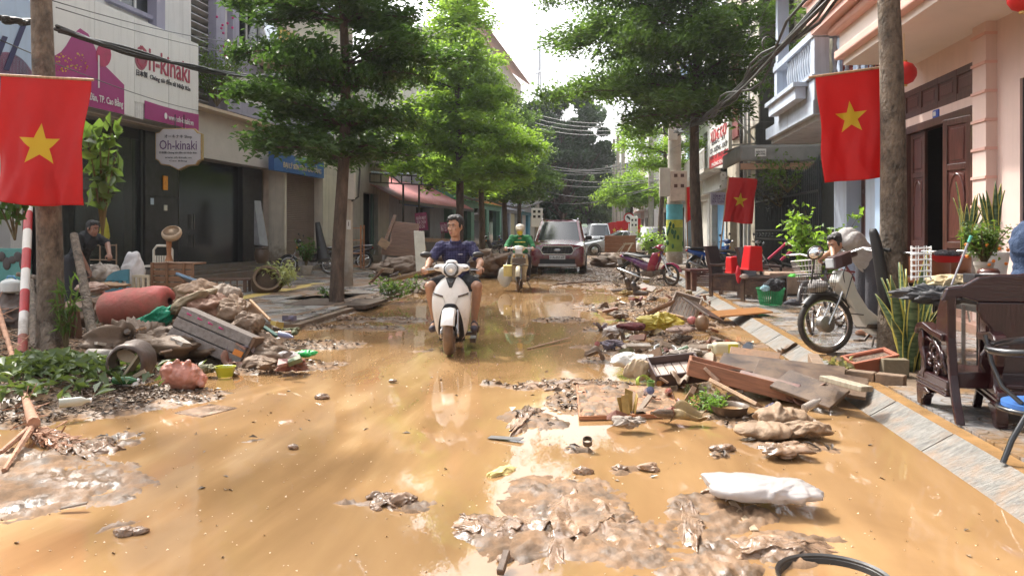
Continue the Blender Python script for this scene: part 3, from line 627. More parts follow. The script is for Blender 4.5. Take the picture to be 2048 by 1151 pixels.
 # right upper storey with open windows
uw0, uw1, uw2=LU(474,60,.5)[0], LU(546,60,.5)[0], LU(600,60,.5)[0]
z_a, z_b=LU(476,118,.5)[1], LU(476,-60,.5)[1]; zl0, zl1=LU(446,218,.15)[1], LU(446,190,.15)[1]; zw1=LU(474,128,.3)[1]
lb(wall(MB(), lu1, uw2+3, zl1, z_b+.6,.55,[(uw0, uw1, z_a, z_b)]), 'upper_wall', WHITE_WALL, b1)
window(FL, b1, uw0, uw1, z_a, z_b,.62, FRAMEW, DARKGLASS,3,1,.07)
sw=MB(); hh=(z_b-z_a); sw.bb(-.55,.55,-.03,.03,-hh*.98,-hh*.98+.07).bb(-.55,.55,-.03,.03,-.07,0).bb(-.55,-.48,-.029,.029,-hh*.98+.07,-.07).bb(.48,.55,-.029,.029,-hh*.98+.07,-.07)
cx=(uw0+uw1)/2+.15; Ms=Matrix.Translation((cx,.55, z_b))@Matrix.Rotation(R(-17),4, 'X')
sf=sw.xf(FL@Ms).build('open_sash', FRAMEW, b1, world=True); MB().bb(-.48,.48,-.008,.008,-hh*.98+.07,-.07).xf(FL@Ms).build('pane', mat((.5,.55,.6),.04,.05, spec=1, metal=.6), sf, world=True)
sd=MB(); z=z_a-.2
lb(wall(MB(), uw1+.1, uw2+3, z_a-.3, z_b+.4,.49), 'siding', mat((.24,.17,.16),.6,.15,4,.1), b1)
while z<z_b+.4: lb(MB().bb(uw1+.1, uw2+3,.44,.50, z, z+.02), 'siding_joint', mat((.12,.085,.08),.6), b1); z += .28
lb(MB().bb(uw0-.2, uw2+3,.25,.56, z_a-.42, z_a-.1), 'window_sill', LILAC, b1)
lb(MB().bb(lu1, uw2+3,.15,.55, zl0, zl1), 'lilac_band', LILAC, b1)
lb(MB().bb(lu1, uw2+3,.28,.552, zl1, z_a-.42), 'white_band', WHITE_WALL, b1)
lb(MB().bb(uw0-.2, uw2+3,.0,.56, z_b+.1, z_b+.5), 'eave', LILAC, b1)
lb(MB().bb(LU(398,240,.1)[0], uw2+3,.16,2.2, zl0-.10, zl0-.02), 'soffit', mat((.55,.45,.34),.7,.1), b1)
lb(MB().bb(LU(398,240,.1)[0], uw2+.3,.55,2.0, zS0-.55, zl0-.1), 'lintel_panels', mat((.50,.47,.43),.6,.08,3,.03), b1)
# ground floor
gz=.47
lb(MB().bb(uB0, uE,.75,6, gz-.12, gz).bb(uB0+.4, uE-.1,.35,.75,.28, gz-.12).bb(uB0+.4, uE-.1,-.05,.35,.1,.27), 'steps', mat((.14,.13,.12),.35,.4,5,.1,20,.6), b1)
zt=LU(300,262,.9)[1]
lb(MB().bb(uB0, uE,.62,6, zt+.02, zt+.14), 'soffit', SOFF, b1)
lb(MB().bb(uB0, uE,5.9,6,0,4), 'rear_wall', mat((.10,.10,.10),.8), b1)
def marble(px0, px1, v=.95):
 a, c=LU(px0,400, v)[0], LU(px1,400, v)[0]; pl=lb(MB().bb(a, c, v+.02, v+.35, gz, zt), 'stone_pier', mat((.01,.01,.01),.6), b1)
 z=gz
 for h_ in (.95,.85,.8,.75): lb(MB().bb(a+.01, c-.01, v, v+.02, z+.008, min(zt, z+h_)-.008), 'stone_panel', MARBLE, pl, bevel=.004, seg=1); z += h_
 return a, c
g0, g1=LU(150,400,1.0)[0], LU(276,400,1.0)[0]
marble(290,358); marble(486,524); marble(96,118)
fr=lb(MB().bb(g0, g1,1.0,1.012, gz+.1, zt-.25), 'shop_window', mat((.035,.045,.04),.03,.1, spec=1, alpha=.55), b1)
lb(MB().bb(g1, g1+.1,.93,1.08, gz, zt).bb(g0, g1,.97,1.05, gz, gz+.1).bb(g0, g1,.97,1.05, zt-.25, zt), 'window_frame', BLACK, b1)
cu=MB(); cu.grid(lambda s, t: V((g0+.3+(g1-g0-.5)*s,1.75+.05*sin(s*70), gz+.35+(zt-gz-1.0)*t)),90,2); lb(cu, 'curtain', mat((.16,.17,.15),.8,.3,3), b1, smooth=180)
lb(MB().bb(g0+.4, g1-.1,1.5,1.52,2.35,2.62), 'mirrored_sign_strip', mat((.5,.5,.48),.5), b1); lb(MB().bb(g0+.4, g1-.1,1.49,1.5,2.25,2.345), 'red_strip', mat((.25,.02,.02),.5), b1)  # white and red strips stand in for a sign mirrored in the glass
d0, d1=LU(360,400,1.1)[0], LU(484,400,1.1)[0]
lb(MB().bb(d0, d1,1.12,1.13, gz, zt-.15), 'glass_door', mat((.012,.013,.014),.03,.1, spec=.8), b1)
for px in (381,386):
 u_=LU(px,440,1.1)[0]
 for za, zb in ((1.45,1.85),(.95,1.3)): lb(MB().bb(u_, u_+.025,1.06,1.10, za, zb), 'door_handle', mat((.35,.33,.3),.25, metal=1), b1)
u_=LU(325,380,.95)[0]; u2=LU(334,380,.95)[0]
lb(MB().bb(u_, u2,.925,.945, LU(330,380,.95)[1], LU(330,352,.95)[1]), 'orange_sticker', mat((.75,.30,.03),.5,.3,20), b1)
lb(MB().bb(LU(327,420,.95)[0], LU(333,420,.95)[0],.925,.945, LU(330,421,.95)[1], LU(330,410,.95)[1]), 'doorbell_plate', mat((.6,.6,.5),.5), b1)
lb(MB().bb(LU(300,420,.95)[0], LU(306,420,.95)[0],.925,.945, LU(303,409,.95)[1], LU(303,396,.95)[1]), 'pale_sticker', mat((.5,.6,.7),.5), b1)
lb(MB().bb(uE-.02, uE+.16,.55,1.0,.1, LU(530,306,.6)[1]), 'edge_strip', mat((.66,.56,.46),.6,.2,3,.1,20,1.2), b1)
shell(FL, b1, uB0, uw2+3,0,10.6,.66,8, WHITE_WALL)
# the sign
sg=lroot('shop_sign', 'large white sign with a magenta kimono shape across the black shop front', 'sign', uB0)
SW=mat((.72,.72,.70),.4,.04,3,.02,20,0, streak=.25)
for i in range(4):
 a=uB0+(uB1-uB0)*i/4; lb(MB().bb(a+.006, a+(uB1-uB0)/4-.006,0,.05, zS0+.33 if i == 2 else zS0, zS1), 'sign_panel', SW, sg)
lb(MB().bb(uB0, uB1,.05,.6, zS0+.03, zS1-.03), 'sign_frame', mat((.5,.5,.5),.6), sg)
def lpoly(pts, v, t, name, m, root):
 q=[LU(x, y, v) for x, y in pts]; return MB().prism(q, t, Matrix(((1,0,0,0),(0,0,-1, v),(0,1,0,0),(0,0,0,1)))).xf(FL).build(name, m, root, world=True)
lpoly([(104,196),(104,115),(122,104),(132,92),(146,68),(160,57),(176,68),(188,92),(196,112),(210,132),(228,150),(248,170),(248,229)],-.004,.006, 'magenta_shape', PURP, sg)
lpoly([(207+15*cos(t*.3491),110+24*sin(t*.3491)) for t in range(18)],-.012,.006, 'pink_head_shape', mat((.42,.02,.10),.45), sg)
lpoly([(196,110),(199,112),(199,176),(196,176)],-.02,.004, 'white_gap', SW, sg)
q=random.Random(5); fl=MB()
for i in range(46):
 px, py=112+q.random()*62,106+q.random()*32+(0 if i%3 else 6); u_, z_=LU(px, py,-.012); fl.lathe([(.001,0),(.02+.02*q.random(),.0),(.001,.004)],6, MX((u_,-.012, z_),(pi/2,0, q.random()*3),(1,.6,1)))
fl.xf(FL).build('yellow_blossoms', mat((.62,.42,.06),.5), sg, world=True)
lpoly([(289,201),(320,211),(360,222),(397,229),(397,262),(289,237)],-.004,.006, 'magenta_strip', PURP, sg)
wc=MB(); a, c=LU(249,200)[0], LU(288,200)[0]; wc.grid(lambda s, t: V((a+(c-a)*s,.02+.02*sin(s*60), zS0-.02+.55*t*(1-.15*s))),60,2); wc.xf(FL).build('white_curtain_strip', mat((.7,.7,.68),.6), sg, world=True, smooth=180)
ltext(sg, 'Oh-kinaki', mat((.34,.03,.07),.5),(272,116),(379,142),0,.50,.0,.012)
ltext(sg, '日本製  Chúng tôi đến từ Nhật Bản', INK,(272,148),(380,176),0,.17,0,.012)
ltext(sg, 'Đàn, TP. Cao Bằng', FRAMEW,(178,193),(245,208),-.01,.23,0,.01)
ltext(sg, '● www.oh-kinaki.vn', FRAMEW,(328,232),(386,245),-.01,.15,0,.005)
lg=MB(); u_, z_=LU(281,122,0); lg.lathe([(.17,0),(.20,.004),(.20,.008),(.16,.008)],28, MX((u_,0, z_),(pi/2,0,0))); lg.bb(u_-.02, u_+.02,-.012,-.004, z_+.18, z_+.34); lg.xf(FL).build('emblem_ring', mat((.30,.06,.10),.5), sg, world=True)
# small framed hanging sign
hp=AY(357,297,17.6); hs_=thing('hanging_sign', 'small scalloped white sign with a golden rim above the dark doorway', 'sign',(hp.x, hp.y, hp.z-.45), R(12))
def scal(w, h, r):
 o=[]
 for cx, cy, s in ((w/2, h/2,0),(-w/2, h/2,90),(-w/2,-h/2,180),(w/2,-h/2,270)):
  for k in range(5): a=R(s+180+90-90*k/4 if 0 else s+270-90*k/4); o.append((cx+r*cos(a), cy+r*sin(a)))
 o2=[]
 for p_ in o: o2.append(p_)
 return o2
sc_=[(-.42,.36),(-.34,.45),(.34,.45),(.42,.36),(.50,.34),(.50,-.24),(.43,-.28),(.38,-.36),(.2,-.38),(0,-.48),(-.2,-.38),(-.38,-.36),(-.43,-.28),(-.50,-.24),(-.50,.34)]
Mh=MX((0,0,.45),(pi/2,0,0))
MB().prism([(x*1.06, y*1.06) for x, y in sc_],.16, MX((0,.17,.45),(pi/2,0,0))).build('golden_rim', mat((.40,.27,.10),.35,.3, metal=.3), hs_, bevel=.01)
MB().prism(sc_,.02, MX((0,.0,.45),(pi/2,0,0))).build('sign_face', mat((.55,.53,.55),.3,.1,2), hs_)
for bd, yy_, w_, h_, m_ in (('オーキナキ Shop',.27,.62,.10, INK),('Oh-kinaki',.08,.84,.22, mat((.12,.06,.16),.5)),('日本製 Chúng tôi đến từ Nhật Bản',-.1,.84,.07, INK),('www.oh-kinaki.vn',-.21,.6,.05, INK),('Cao Bằng',-.29,.4,.05, INK)):
 txt('lettering', bd, m_, hs_, Matrix.Translation((0,-.024,.45+yy_))@Matrix.Rotation(pi/2,4, 'X'), w_, h_,0,.006,.006)
MB().tube([(-.1,.08,.9),(-.1,.08,1.25)],.012,6).tube([(.1,.08,.9),(.1,.08,1.25)],.012,6).build('hanger', BLACK, hs_)
# ---- left 3: shutter shop with blue sign
ug0, ug1, ug2=uE+.16, LU(650,400,.3)[0], LU(706,400,.3)[0]
b2=lroot('shop_building', 'cream shop with a closed brown roller shutter and blue sign', 'building', ug0)
s0, s1=LU(549,400,.6)[0], LU(630,400,.6)[0]; fz=.5; zst=LU(549,340,.6)[1]
lb(wall(MB(), ug0, ug2,.05, zst+.1,.3,[(s0, s1, fz, zst)],.5), 'wall', CREAM, b2)
lb(wall(MB(), ug0, ug2+.0, zst+.1,9.2,.3,[(s0+.5, s0+2.2,5.6,7.3)]), 'upper_wall', mat((.55,.50,.42),.7,.12,2,.1,20,0, streak=.5), b2)
window(FL, b2, s0+.5, s0+2.2,5.6,7.3,.45, FRAMEW, GLASS,2,1)
shell(FL, b2, ug0, ug2,.05,9.2,.35,8, CREAM)
sh=MB(); n=46
sh.grid(lambda s, t: V((s0+(s1-s0)*s,.62+(.018 if int(t*n*2+.001)%2 else 0), fz+(zst-fz)*t)),1, n*2); lb(sh, 'roller_shutter', mat((.185,.125,.105),.55,.12,3,.05,20,1.2), b2)
lb(MB().bb(s0-.3, s1+.2,-.25,.3,.1,.3).bb(s0-.2, s1+.2,.05,.3,.3,.49), 'steps', CONC, b2)
zb0, zb1=LU(549,340,.1)[1], LU(549,303,.1)[1]
lb(MB().bb(LU(548,320,.1)[0], LU(648,320,.1)[0],.1,.28, zb0, zb1), 'sign_board', BLUES, b2)
ltext(b2, 'ĐẠI LÝ SƠN TỈNH CAO BẰNG', mat((.62,.5,.3),.5),(566,330),(642,340),.09,.30,0,.01)
lt=lroot('leaning_board', 'grey painted metal flap on the white pillar left of the shutter', 'board', ug0); u_=LU(540,440,-.05)[0]
MB().add([(u_-.35,.28,1.0),(u_+.1,.28,.95),(u_+.05,.27,2.3),(u_-.35,.27,2.3),(u_-.35,.1,1.0),(u_+.1,.05,.95)],[(0,1,5,4),(4,5,2,3),(0,4,3),(1,2,5)]).xf(FL).build('metal_flap', mat((.30,.31,.33),.5), lt, world=True)
ba=lroot('balcony', 'balcony with pale yellow balusters among the dark crown', 'balcony', ug1); c0=LU(560,60,-.6)[0]; zb=LU(580,110,-.5)[1]
lb(MB().bb(c0, c0+5,-.6,.3, zb-.35, zb).bb(c0, c0+5,-.62,-.48, zb+.62, zb+.74), 'slab', mat((.55,.45,.38),.7), ba)
bl=[(.05,0),(.055,.05),(.03,.1),(.06,.25),(.065,.35),(.035,.5),(.05,.58),(.05,.62)]
for k in range(20): lb(MB().lathe(bl,8, MX((c0+.15+k*.25,-.55, zb))), 'baluster', mat((.68,.48,.17),.6), ba, smooth=50)
# ---- left 4: narrow house with green door, red sign
uh0, uh1=ug2+.02, LU(778,400,.3)[0]
b3=lroot('house', 'narrow grey house with a dark green door and a red sign', 'house', uh0); e0, e1=LU(722,450,.4)[0], LU(752,450,.4)[0]; ez=LU(730,385,.4)[1]
GW=mat((.42,.40,.37),.75,.15,2,.15,20,1.1, streak=.5)
lb(wall(MB(), uh0, uh1,.05,8,.3,[(e0, e1,.35, ez),(e0, e1,4.9,6.3)],.4), 'wall', GW, b3); shell(FL, b3, uh0, uh1,0,8,.35,8, GW); window(FL, b3, e0, e1,4.9,6.3,.4, FRAMEW, GLASS)
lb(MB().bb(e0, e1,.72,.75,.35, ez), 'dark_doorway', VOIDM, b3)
lb(MB().box((e0+e1)/2+.6,.45,(ez+.35)/2,(e1-e0)*.42,.05, ez-.4,(0,0,.2)), 'door', mat((.02,.09,.07),.5,.2,3,.1,20,.8), b3)
lb(MB().bb(LU(706,300,.05)[0], LU(758,300,.05)[0],.05,.2, LU(757,319,.05)[1], LU(757,291,.05)[1]), 'sign_board', mat((.55,.03,.02),.5), b3)
ltext(b3, 'ĐIỆN LẠNH', mat((.8,.6,.05),.5),(711,305),(754,308),.04,.3,0,.012)
bd=lroot('balcony', 'small balcony cage with painted posts above the striped awning', 'balcony', uh1)
q0, q1=LU(762,310,-.3)[0], LU(806,310,-.3)[0]; za, zb=LU(800,331,-.3)[1], LU(800,304,-.3)[1]
lb(MB().bb(q0, q1,-.35,.3, za-.12, za), 'slab', CONC, bd)
fm_=MB().bb(q0, q1,-.33,-.27, zb-.05, zb)
for k in range(14): fm_.bb(q0+(q1-q0)*k/13-.015, q0+(q1-q0)*k/13+.015,-.32,-.28, za, zb-.05)
lb(fm_, 'railing', mat((.45,.45,.38),.5), bd)
for k in range(6): lb(MB().bb(q0+(q1-q0)*(k+.2)/6, q0+(q1-q0)*(k+.8)/6,-.36,-.34, zb-.25, zb+.05), 'hanging_cloth', mat((.6,.62,.65),.7), bd)
# ---- left 5: low shed with awnings beside the bare grey gable
ui0, ui1=uh1+.02, LU(905,400,.3)[0]
b4=lroot('shed', 'low grey shed with a red tin roof and a blue sign', 'shed', ui0)
hz=LU(860,395,.3)[1]
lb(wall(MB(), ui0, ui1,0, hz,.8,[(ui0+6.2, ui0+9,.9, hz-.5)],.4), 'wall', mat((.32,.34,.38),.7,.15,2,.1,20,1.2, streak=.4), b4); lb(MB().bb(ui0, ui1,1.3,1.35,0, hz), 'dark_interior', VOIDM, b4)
rf=MB(); zr0, zr1=LU(785,398,-1.0)[1], LU(785,352,.8)[1]
ru=LU(790,385,-.8)[0]
rf.grid(lambda s, t: V((ru+(ui1-ru)*s,-1.0+3.4*t, zr0+(zr1-zr0)*t*1.3+.03*sin(s*260))),120,3); lb(rf, 'tin_roof', mat((.36,.11,.10),.6,.25,3,.1,20,0, streak=.4), b4, solid=.01, smooth=180)
lb(MB().bb(ru, ui1,-1.03,-.97, zr0-.14, zr0), 'eave_board', mat((.08,.07,.07),.6), b4)
lb(MB().bb(LU(808,400,.3)[0], LU(866,400,.3)[0],.25,.3, LU(808,410,.3)[1], LU(808,388,.3)[1]), 'sign_board', BLUES, b4)
ltext(b4, 'MÁY-LẠNH-GIA DỤNG', FRAMEW,(816,399),(860,405),.24,.3,0,.01)
aw=lroot('awning', 'corrugated metal awning on a dark steel truss over the pavement', 'awning', ui0)
# runs out over the pavement, towards the road
aY=FL@V((ui0-.6,0,0)); A0=V((-9.9, AY(735,345,31).y,0)); ax0=AY(740,345,30.5); ax1=AY(880,352,34)
zq=ax0.z
g0_=MB(); D_=(ax1-ax0); Nn=V((-.25,1,0)).normalized()*2.6
g0_.grid(lambda s, t: ax0+D_*s+Nn*t+V((0,0,.25*t+.03*sin(s*170))),110,2); g0_.build('corrugated_sheet', mat((.13,.17,.17),.5,.3,3), aw, world=True, smooth=180, solid=.008)
tr=MB(); dz=V((0,0,-.42)); tr.bar(ax0+V((0,0,-.04)), ax1+V((0,0,-.05)),.06); tr.bar(ax0+dz*.9, ax1+dz,.05)
for k in range(8):
 f=k/7; p0=ax0+D_*f; tr.bar(p0+V((0,0,-.05)), p0+dz*(.9+.1*f),.04)
 if k == 3: tr.bar(p0-D_/7*1+V((0,0,-.05)), p0+dz,.04)
for f in (.45,.68): p0=ax0+D_*f+dz; tr.bar(p0, V((p0.x, p0.y,.1)),.07)
tr.build('steel_truss', mat((.03,.025,.022),.6), aw, world=True)
gbl=lroot('house', 'tall bare grey plastered gable wall without windows', 'house', ui1)
zg=9.5; gm=mat((.26,.255,.26),.85,.45,.6,.4,9,0, streak=.7)
lb(MB().add([(ui0+5.5,1.6,0),(ui1-.05,1.6,0),(ui1-.05,1.6,9.2),(ui0+5.5,1.6,6.0),(ui0+5.5,9,0),(ui1-.05,9,0),(ui1-.05,9,9.2),(ui0+5.5,9,6.0)],[(0,1,2,3),(4,7,6,5),(0,3,7,4),(1,5,6,2),(3,2,6,7)]), 'wall', gm, gbl)
# ---- left 6..: green shop, shutters, blue sign, and the plain houses beyond
def lshop(label, px0, px1, wallm, hgt, signm=None, sz=None, text=None, tm=None, doors=(), th=.3, awn=None, v=.2, cat='building'):
 a, c=LU(px0,450, v)[0]+.02, LU(px1,450, v)[0]-.02; r_=lroot('shop_building', label, cat, a); L=c-a; holes=[(a+L*x0, a+L*x1,.3,3.0) for x0, x1, _ in doors]
 wn=[]; nw=max(1, int(L/3))
 for fl_ in range(int((hgt-4)/3.2)):
  for k in range(nw): wn.append((a+L*(k+.25)/nw, a+L*(k+.75)/nw,4.6+fl_*3.2,6.3+fl_*3.2))
 lb(wall(MB(), a, c,0, hgt, v, holes+wn,.3), 'wall', wallm, r_); shell(FL, r_, a, c,0, hgt, v+.05,9, wallm)
 for x0, x1, dm in doors: lb(MB().bb(a+L*x0, a+L*x1, v+.28, v+.34,.3,3.0), 'shutter', dm, r_)
 for h_ in wn: window(FL, r_,*h_, v+.15, FRAMEW, GLASS)
 if signm: lb(MB().bb(a+.05, c-.05, v-.3, v-.01, sz[0], sz[1]), 'sign_board', signm, r_)
 if text:
  u0, u1, z0, z1=a+L*th, c-L*.08, sz[0]+(sz[1]-sz[0])*.45, sz[0]+(sz[1]-sz[0])*.85; cc=FL@V(((u0+u1)/2, v-.32,(z0+z1)/2))
  Rm=Matrix(((cos(pi/2-FA),0, sin(pi/2-FA)),(sin(pi/2-FA),0,-cos(pi/2-FA)),(0,1,0)))
  txt('lettering', text, tm, r_, loc_m(r_, Matrix.Translation(cc)@Rm.to_4x4()), u1-u0, z1-z0,0,.01,.01)
 return r_, a, c
GRN=mat((.02,.30,.10),.45,.1); GRND=mat((.03,.16,.09),.5,.2); YEL=mat((.55,.25,.05),.5,.1)
r6, a6, c6=lshop('shop with a wide green fascia over glass doors',907,1003, mat((.08,.24,.15),.6,.2,3,.1,20,1),7.4, GRN,(3.35,5.6), 'STORAZ', FRAMEW,((.05,.3, DARKGLASS),(.36,.62, DARKGLASS),(.68,.95, DARKGLASS)),.5)
lb(MB().bb(a6+(c6-a6)*.3, c6-.1,-.16,-.11,3.38,3.85), 'yellow_strip', YEL, r6)
lshop('narrow shop with a half open cream and blue shutter',1006,1038, mat((.35,.38,.42),.6,.2,3,.1,20,1),8, mat((.35,.38,.45),.5),(3.2,4.4), None, None,((.08,.38, mat((.02,.06,.22),.5)),(.45,.9, mat((.55,.50,.30),.6))))
r8, a8, c8=lshop('blue framed shop under a white and blue sign',1040,1078, mat((.08,.30,.42),.6,.2,3,.1,20,1),9, mat((.62,.70,.82),.4,.1),(3.3,7.2), 'MEGA\nSOFT', mat((.05,.12,.45),.5),((.1,.4, FRAMEW),(.5,.9, mat((.5,.47,.38),.6))),.4)
for k,(p0, p1, cc, hh_) in enumerate(((1080,1096,(.45,.40,.33),12),(1097,1110,(.5,.5,.5),10),(1111,1122,(.42,.36,.28),13),(1123,1134,(.5,.52,.55),11))):
 lshop(('cream', 'white', 'ochre', 'pale grey')[k]+' far house on the left side behind the dark tree', p0, p1, mat(cc,.7,.2,2,.1,20,1, streak=.4), hh_, mat(((.5,.05,.04),(.05,.2,.5),(.5,.4,.1),(.1,.3,.2))[k],.5),(3.2,4.3), None, None,((.1,.9, VOIDM),), cat='house')
 # tall tiled house roof seen above the light green tree
tl=lroot('tower_house', 'tall far house with a tiled roof slope and a steel rooftop frame', 'house', LU(960,200,2)[0]); t0, t1=LU(948,100,3)[0], LU(1042,100,3)[0]
lb(wall(MB(), t0, t1,0,19,3,[(t0+1+k*3, t0+2.6+k*3,6+j*3.4,8+j*3.4) for k in range(4) for j in range(4)],.3), 'wall', mat((.55,.5,.42),.7,.15,2,.1,20,0, streak=.5), tl); shell(FL, tl, t0, t1,0,19,3.05,9, mat((.5,.47,.42),.7, streak=.5))
for k in range(4):
 for j in range(4): window(FL, tl, t0+1+k*3, t0+2.6+k*3,6+j*3.4,8+j*3.4,3.2, FRAMEW, GLASS)
rfm=MB().add([(t0-.5,2,19),(t1+.5,2,19),(t1+.5,7.5,23),(t0-.5,7.5,23)],[(0,1,2,3)]); lb(rfm, 'tiled_roof', mat((.30,.15,.11),.7,.3,8), tl, solid=.15)
sf_=MB()
for a_, b_ in (((t1,1,17),(t1+2.5,1,25)),((t1+2.5,1,25),(t1-2,1,23)),((t1,1,17),(t1+2.8,1,17.5)),((t1+2.8,1,17.5),(t1+2.5,1,25)),((t1-1,1,20),(t1+2.6,1,21))): sf_.bar(a_, b_,.16)
lb(sf_, 'steel_frame', mat((.55,.6,.65),.5), tl)
# ================================================================= RIGHT SIDE (world coordinates, frontage X = 4.9)
I4=Matrix.Identity(4); FRM=Matrix.Translation((4.9,0,0))@Matrix.Rotation(-pi/2,4, 'Z')
def rroot(name, label, cat, Y, group=None): return thing(name, label, cat,(4.9, Y,0),-pi/2, group)
def rb(mb, name, m, parent,**k): return mb.xf(FRM).build(name, m, parent, world=True,**k)
def RY(px, py, X=4.9): p=AX(px, py, X); return-p.y, p.z
PINK=mat((.68,.52,.47),.65,.06,2,.04,40,.55, streak=.12, dirtn=.25); PINKT=mat((.66,.40,.34),.6,.06,3,.04); PWH=mat((.74,.66,.60),.6,.05,2,.03)
PANW=wood((.085,.032,.024),.32, 'z',.5,.3,.5); PANI=wood((.11,.035,.028),.3, 'z',.5,.3,.5)
pk=rroot('house', 'pink painted house with dark wooden doors and white edged canopy', 'house',13.1)
U0, U1=-13.72,-2.0
du0=RY(1812,400)[0]; du1=RY(1951,400)[0]; dz1=RY(1951,212)[1]; tu0, tz0=RY(1808,241); tu1, tz1=RY(1955,119); fzr=.36
wn0, wn1=RY(2040,400)[0],-2.9
rb(wall(MB(), U0, U1,.1,9.5,0,[(du0, du1, fzr, dz1),(tu0, tu1, tz0, tz1),(wn0, wn1,1.0,3.2)],.16), 'wall', PINK, pk)
shell(FRM, pk, U0, U1,0,9.5,.05,8, PINK)
# dark room behind the doorway
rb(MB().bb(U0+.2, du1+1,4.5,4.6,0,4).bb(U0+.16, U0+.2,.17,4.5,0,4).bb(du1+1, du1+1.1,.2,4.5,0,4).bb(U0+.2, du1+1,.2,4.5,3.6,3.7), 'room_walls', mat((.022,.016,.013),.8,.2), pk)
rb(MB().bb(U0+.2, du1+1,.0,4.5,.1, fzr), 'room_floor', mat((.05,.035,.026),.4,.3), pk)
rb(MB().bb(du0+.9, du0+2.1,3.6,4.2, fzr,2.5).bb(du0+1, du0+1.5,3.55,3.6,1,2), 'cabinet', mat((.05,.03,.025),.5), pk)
def panelled(name, u0, u1, z0, z1, v, parent, cols, rows, fw=.09, M=None, frame_m=PANW, in_m=PANI, arch=False):
 f=MB(); w=(u1-u0); h_=(z1-z0); tw=(w-fw*(cols+1))/cols
 hs=[r_*(h_-fw*(len(rows)+1)) for r_ in rows]
 x=u0
 for k in range(cols+1): f.bb(x, x+fw, v-.025, v+.025, z0, z1); x += fw+tw
 z=z0
 for k in range(len(rows)+1): f.bb(u0+.001, u1-.001, v-.022, v+.022, z, z+fw); z += fw+(hs[k] if k<len(hs) else 0)
 if M: f.xf(M)
 o=rb(f, name, frame_m, parent, bevel=.006)
 z=z0+fw
 for r_ in hs:
  x=u0+fw
  for k in range(cols):
   p_=MB().bb(x, x+tw, v-.006, v+.012, z, z+r_)
   if r_>.15 and tw>.15: p_.bb(x+.05, x+tw-.05, v-.018, v-.006, z+.05, z+r_-.05)
   if arch and r_>.9: p_.tube([V((x+tw/2+(tw/2-.03)*cos(t), v-.02, z+r_*.55+(r_*.4)*sin(t))) for t in [R(a) for a in range(0,181,15)]],.014,5)
   if M: p_.xf(M)
   rb(p_, 'door_panel', in_m, o, bevel=.008, seg=1); x += fw+tw
  z += r_+fw
 return o
panelled('transom', tu0, tu1, tz0, tz1,.02, pk,4,(1.0,),.10)
rb(MB().bb(du0-.02, du0+.09,-.03,.14, fzr, dz1).bb(du1-.09, du1+.02,-.03,.14, fzr, dz1).bb(du0+.09, du1-.09,-.028,.138, dz1-.1, dz1+.02), 'door_frame', PANW, pk, bevel=.006)
lw=(du1-du0-.2)/4
panelled('door_leaf', du0+.1, du0+.1+lw, fzr, dz1-.1,.06, pk,1,(.24,.05,.46,.25),.09, arch=True)
panelled('door_leaf',-lw,0, fzr, dz1-.1,0, pk,1,(.24,.05,.46,.25),.09, Matrix.Translation((du1-.1,.0,0))@Matrix.Rotation(R(14),4, 'Z'), arch=True)
# pilaster with ribs
pu0, pu1=RY(1966,300)[0], RY(1994,300)[0]
rb(MB().bb(pu0, pu1,-.13,0,.1,4.35), 'pilaster', PINK, pk)
z=.62
while z<4.2: rb(MB().bb(pu0-.012, pu1+.012,-.15,.0, z, z+.035), 'rib', PINKT, pk); z += .36
rb(MB().bb(pu0-.08, pu1+.1,-.2,0,4.35,4.5).bb(pu0-.14, pu1+.16,-.26,0,4.5,4.62).bb(pu0-.05, pu1+.06,-.17,0,4.22,4.35), 'capital', PINKT, pk, bevel=.02)
window(FRM, pk, wn0, wn1,1.0,3.2,.06, mat((.02,.02,.04),.4), DARKGLASS,2,2)
nb_=rb(MB().bb(RY(1868,228)[0], RY(1879,228)[0],-.02,0, RY(1873,236)[1], RY(1873,220)[1]), 'number_plate', mat((.03,.08,.40),.4), pk)
rtext(pk, '010', FRAMEW,4.875,-(RY(1868,228)[0]+RY(1879,228)[0])/2, RY(1873,228)[1],.09,.07,0,.02)
# canopy slabs
cz=AX(1690,118,3.68); cY=cz.y+.5
def slab(x0, x1, y0, y1, z0, z1, name, m, bev=.0): return MB().bb(x0, x1, y0, y1, z0, z1).build(name, m, pk, world=True, bevel=bev, seg=3)
slab(3.80,4.9,3.2, cY, cz.z, cz.z+.10, 'canopy_soffit', PWH)
slab(3.68,4.9,3.1, cY+.1, cz.z+.102, cz.z+.24, 'canopy_moulding', PINKT,.03); slab(3.74,4.9,3.2, cY, cz.z+.242, cz.z+.50, 'canopy_fascia', PWH); slab(3.60,4.9,3.1, cY+.15, cz.z+.502, cz.z+.62, 'canopy_moulding', PINKT,.03)
c2=AX(1648,46,3.45)
slab(3.45,4.9,8.9, c2.y+.8, c2.z, c2.z+.08, 'balcony_soffit', PINKT); slab(3.40,4.9,8.8, c2.y+.9, c2.z+.082, c2.z+1.2, 'balcony_parapet', PINKT,.03); slab(3.34,4.95,8.75, c2.y+.95, c2.z+.5, c2.z+.58, 'balcony_moulding', PINKT,.02)
for xs, ys in ((3.9,5.2),(3.9,8.0)): slab(xs,4.9, ys, ys+.25, cz.z-.12, cz.z-.002, 'canopy_beam', PINKT,.02)
rb(MB().bb(U0, U1,-.35,0,.12,.24).bb(U0, U1,-.12,.0,.24,.34), 'door_step', mat((.30,.17,.14),.35,.2,5,.05,20,.5), pk)
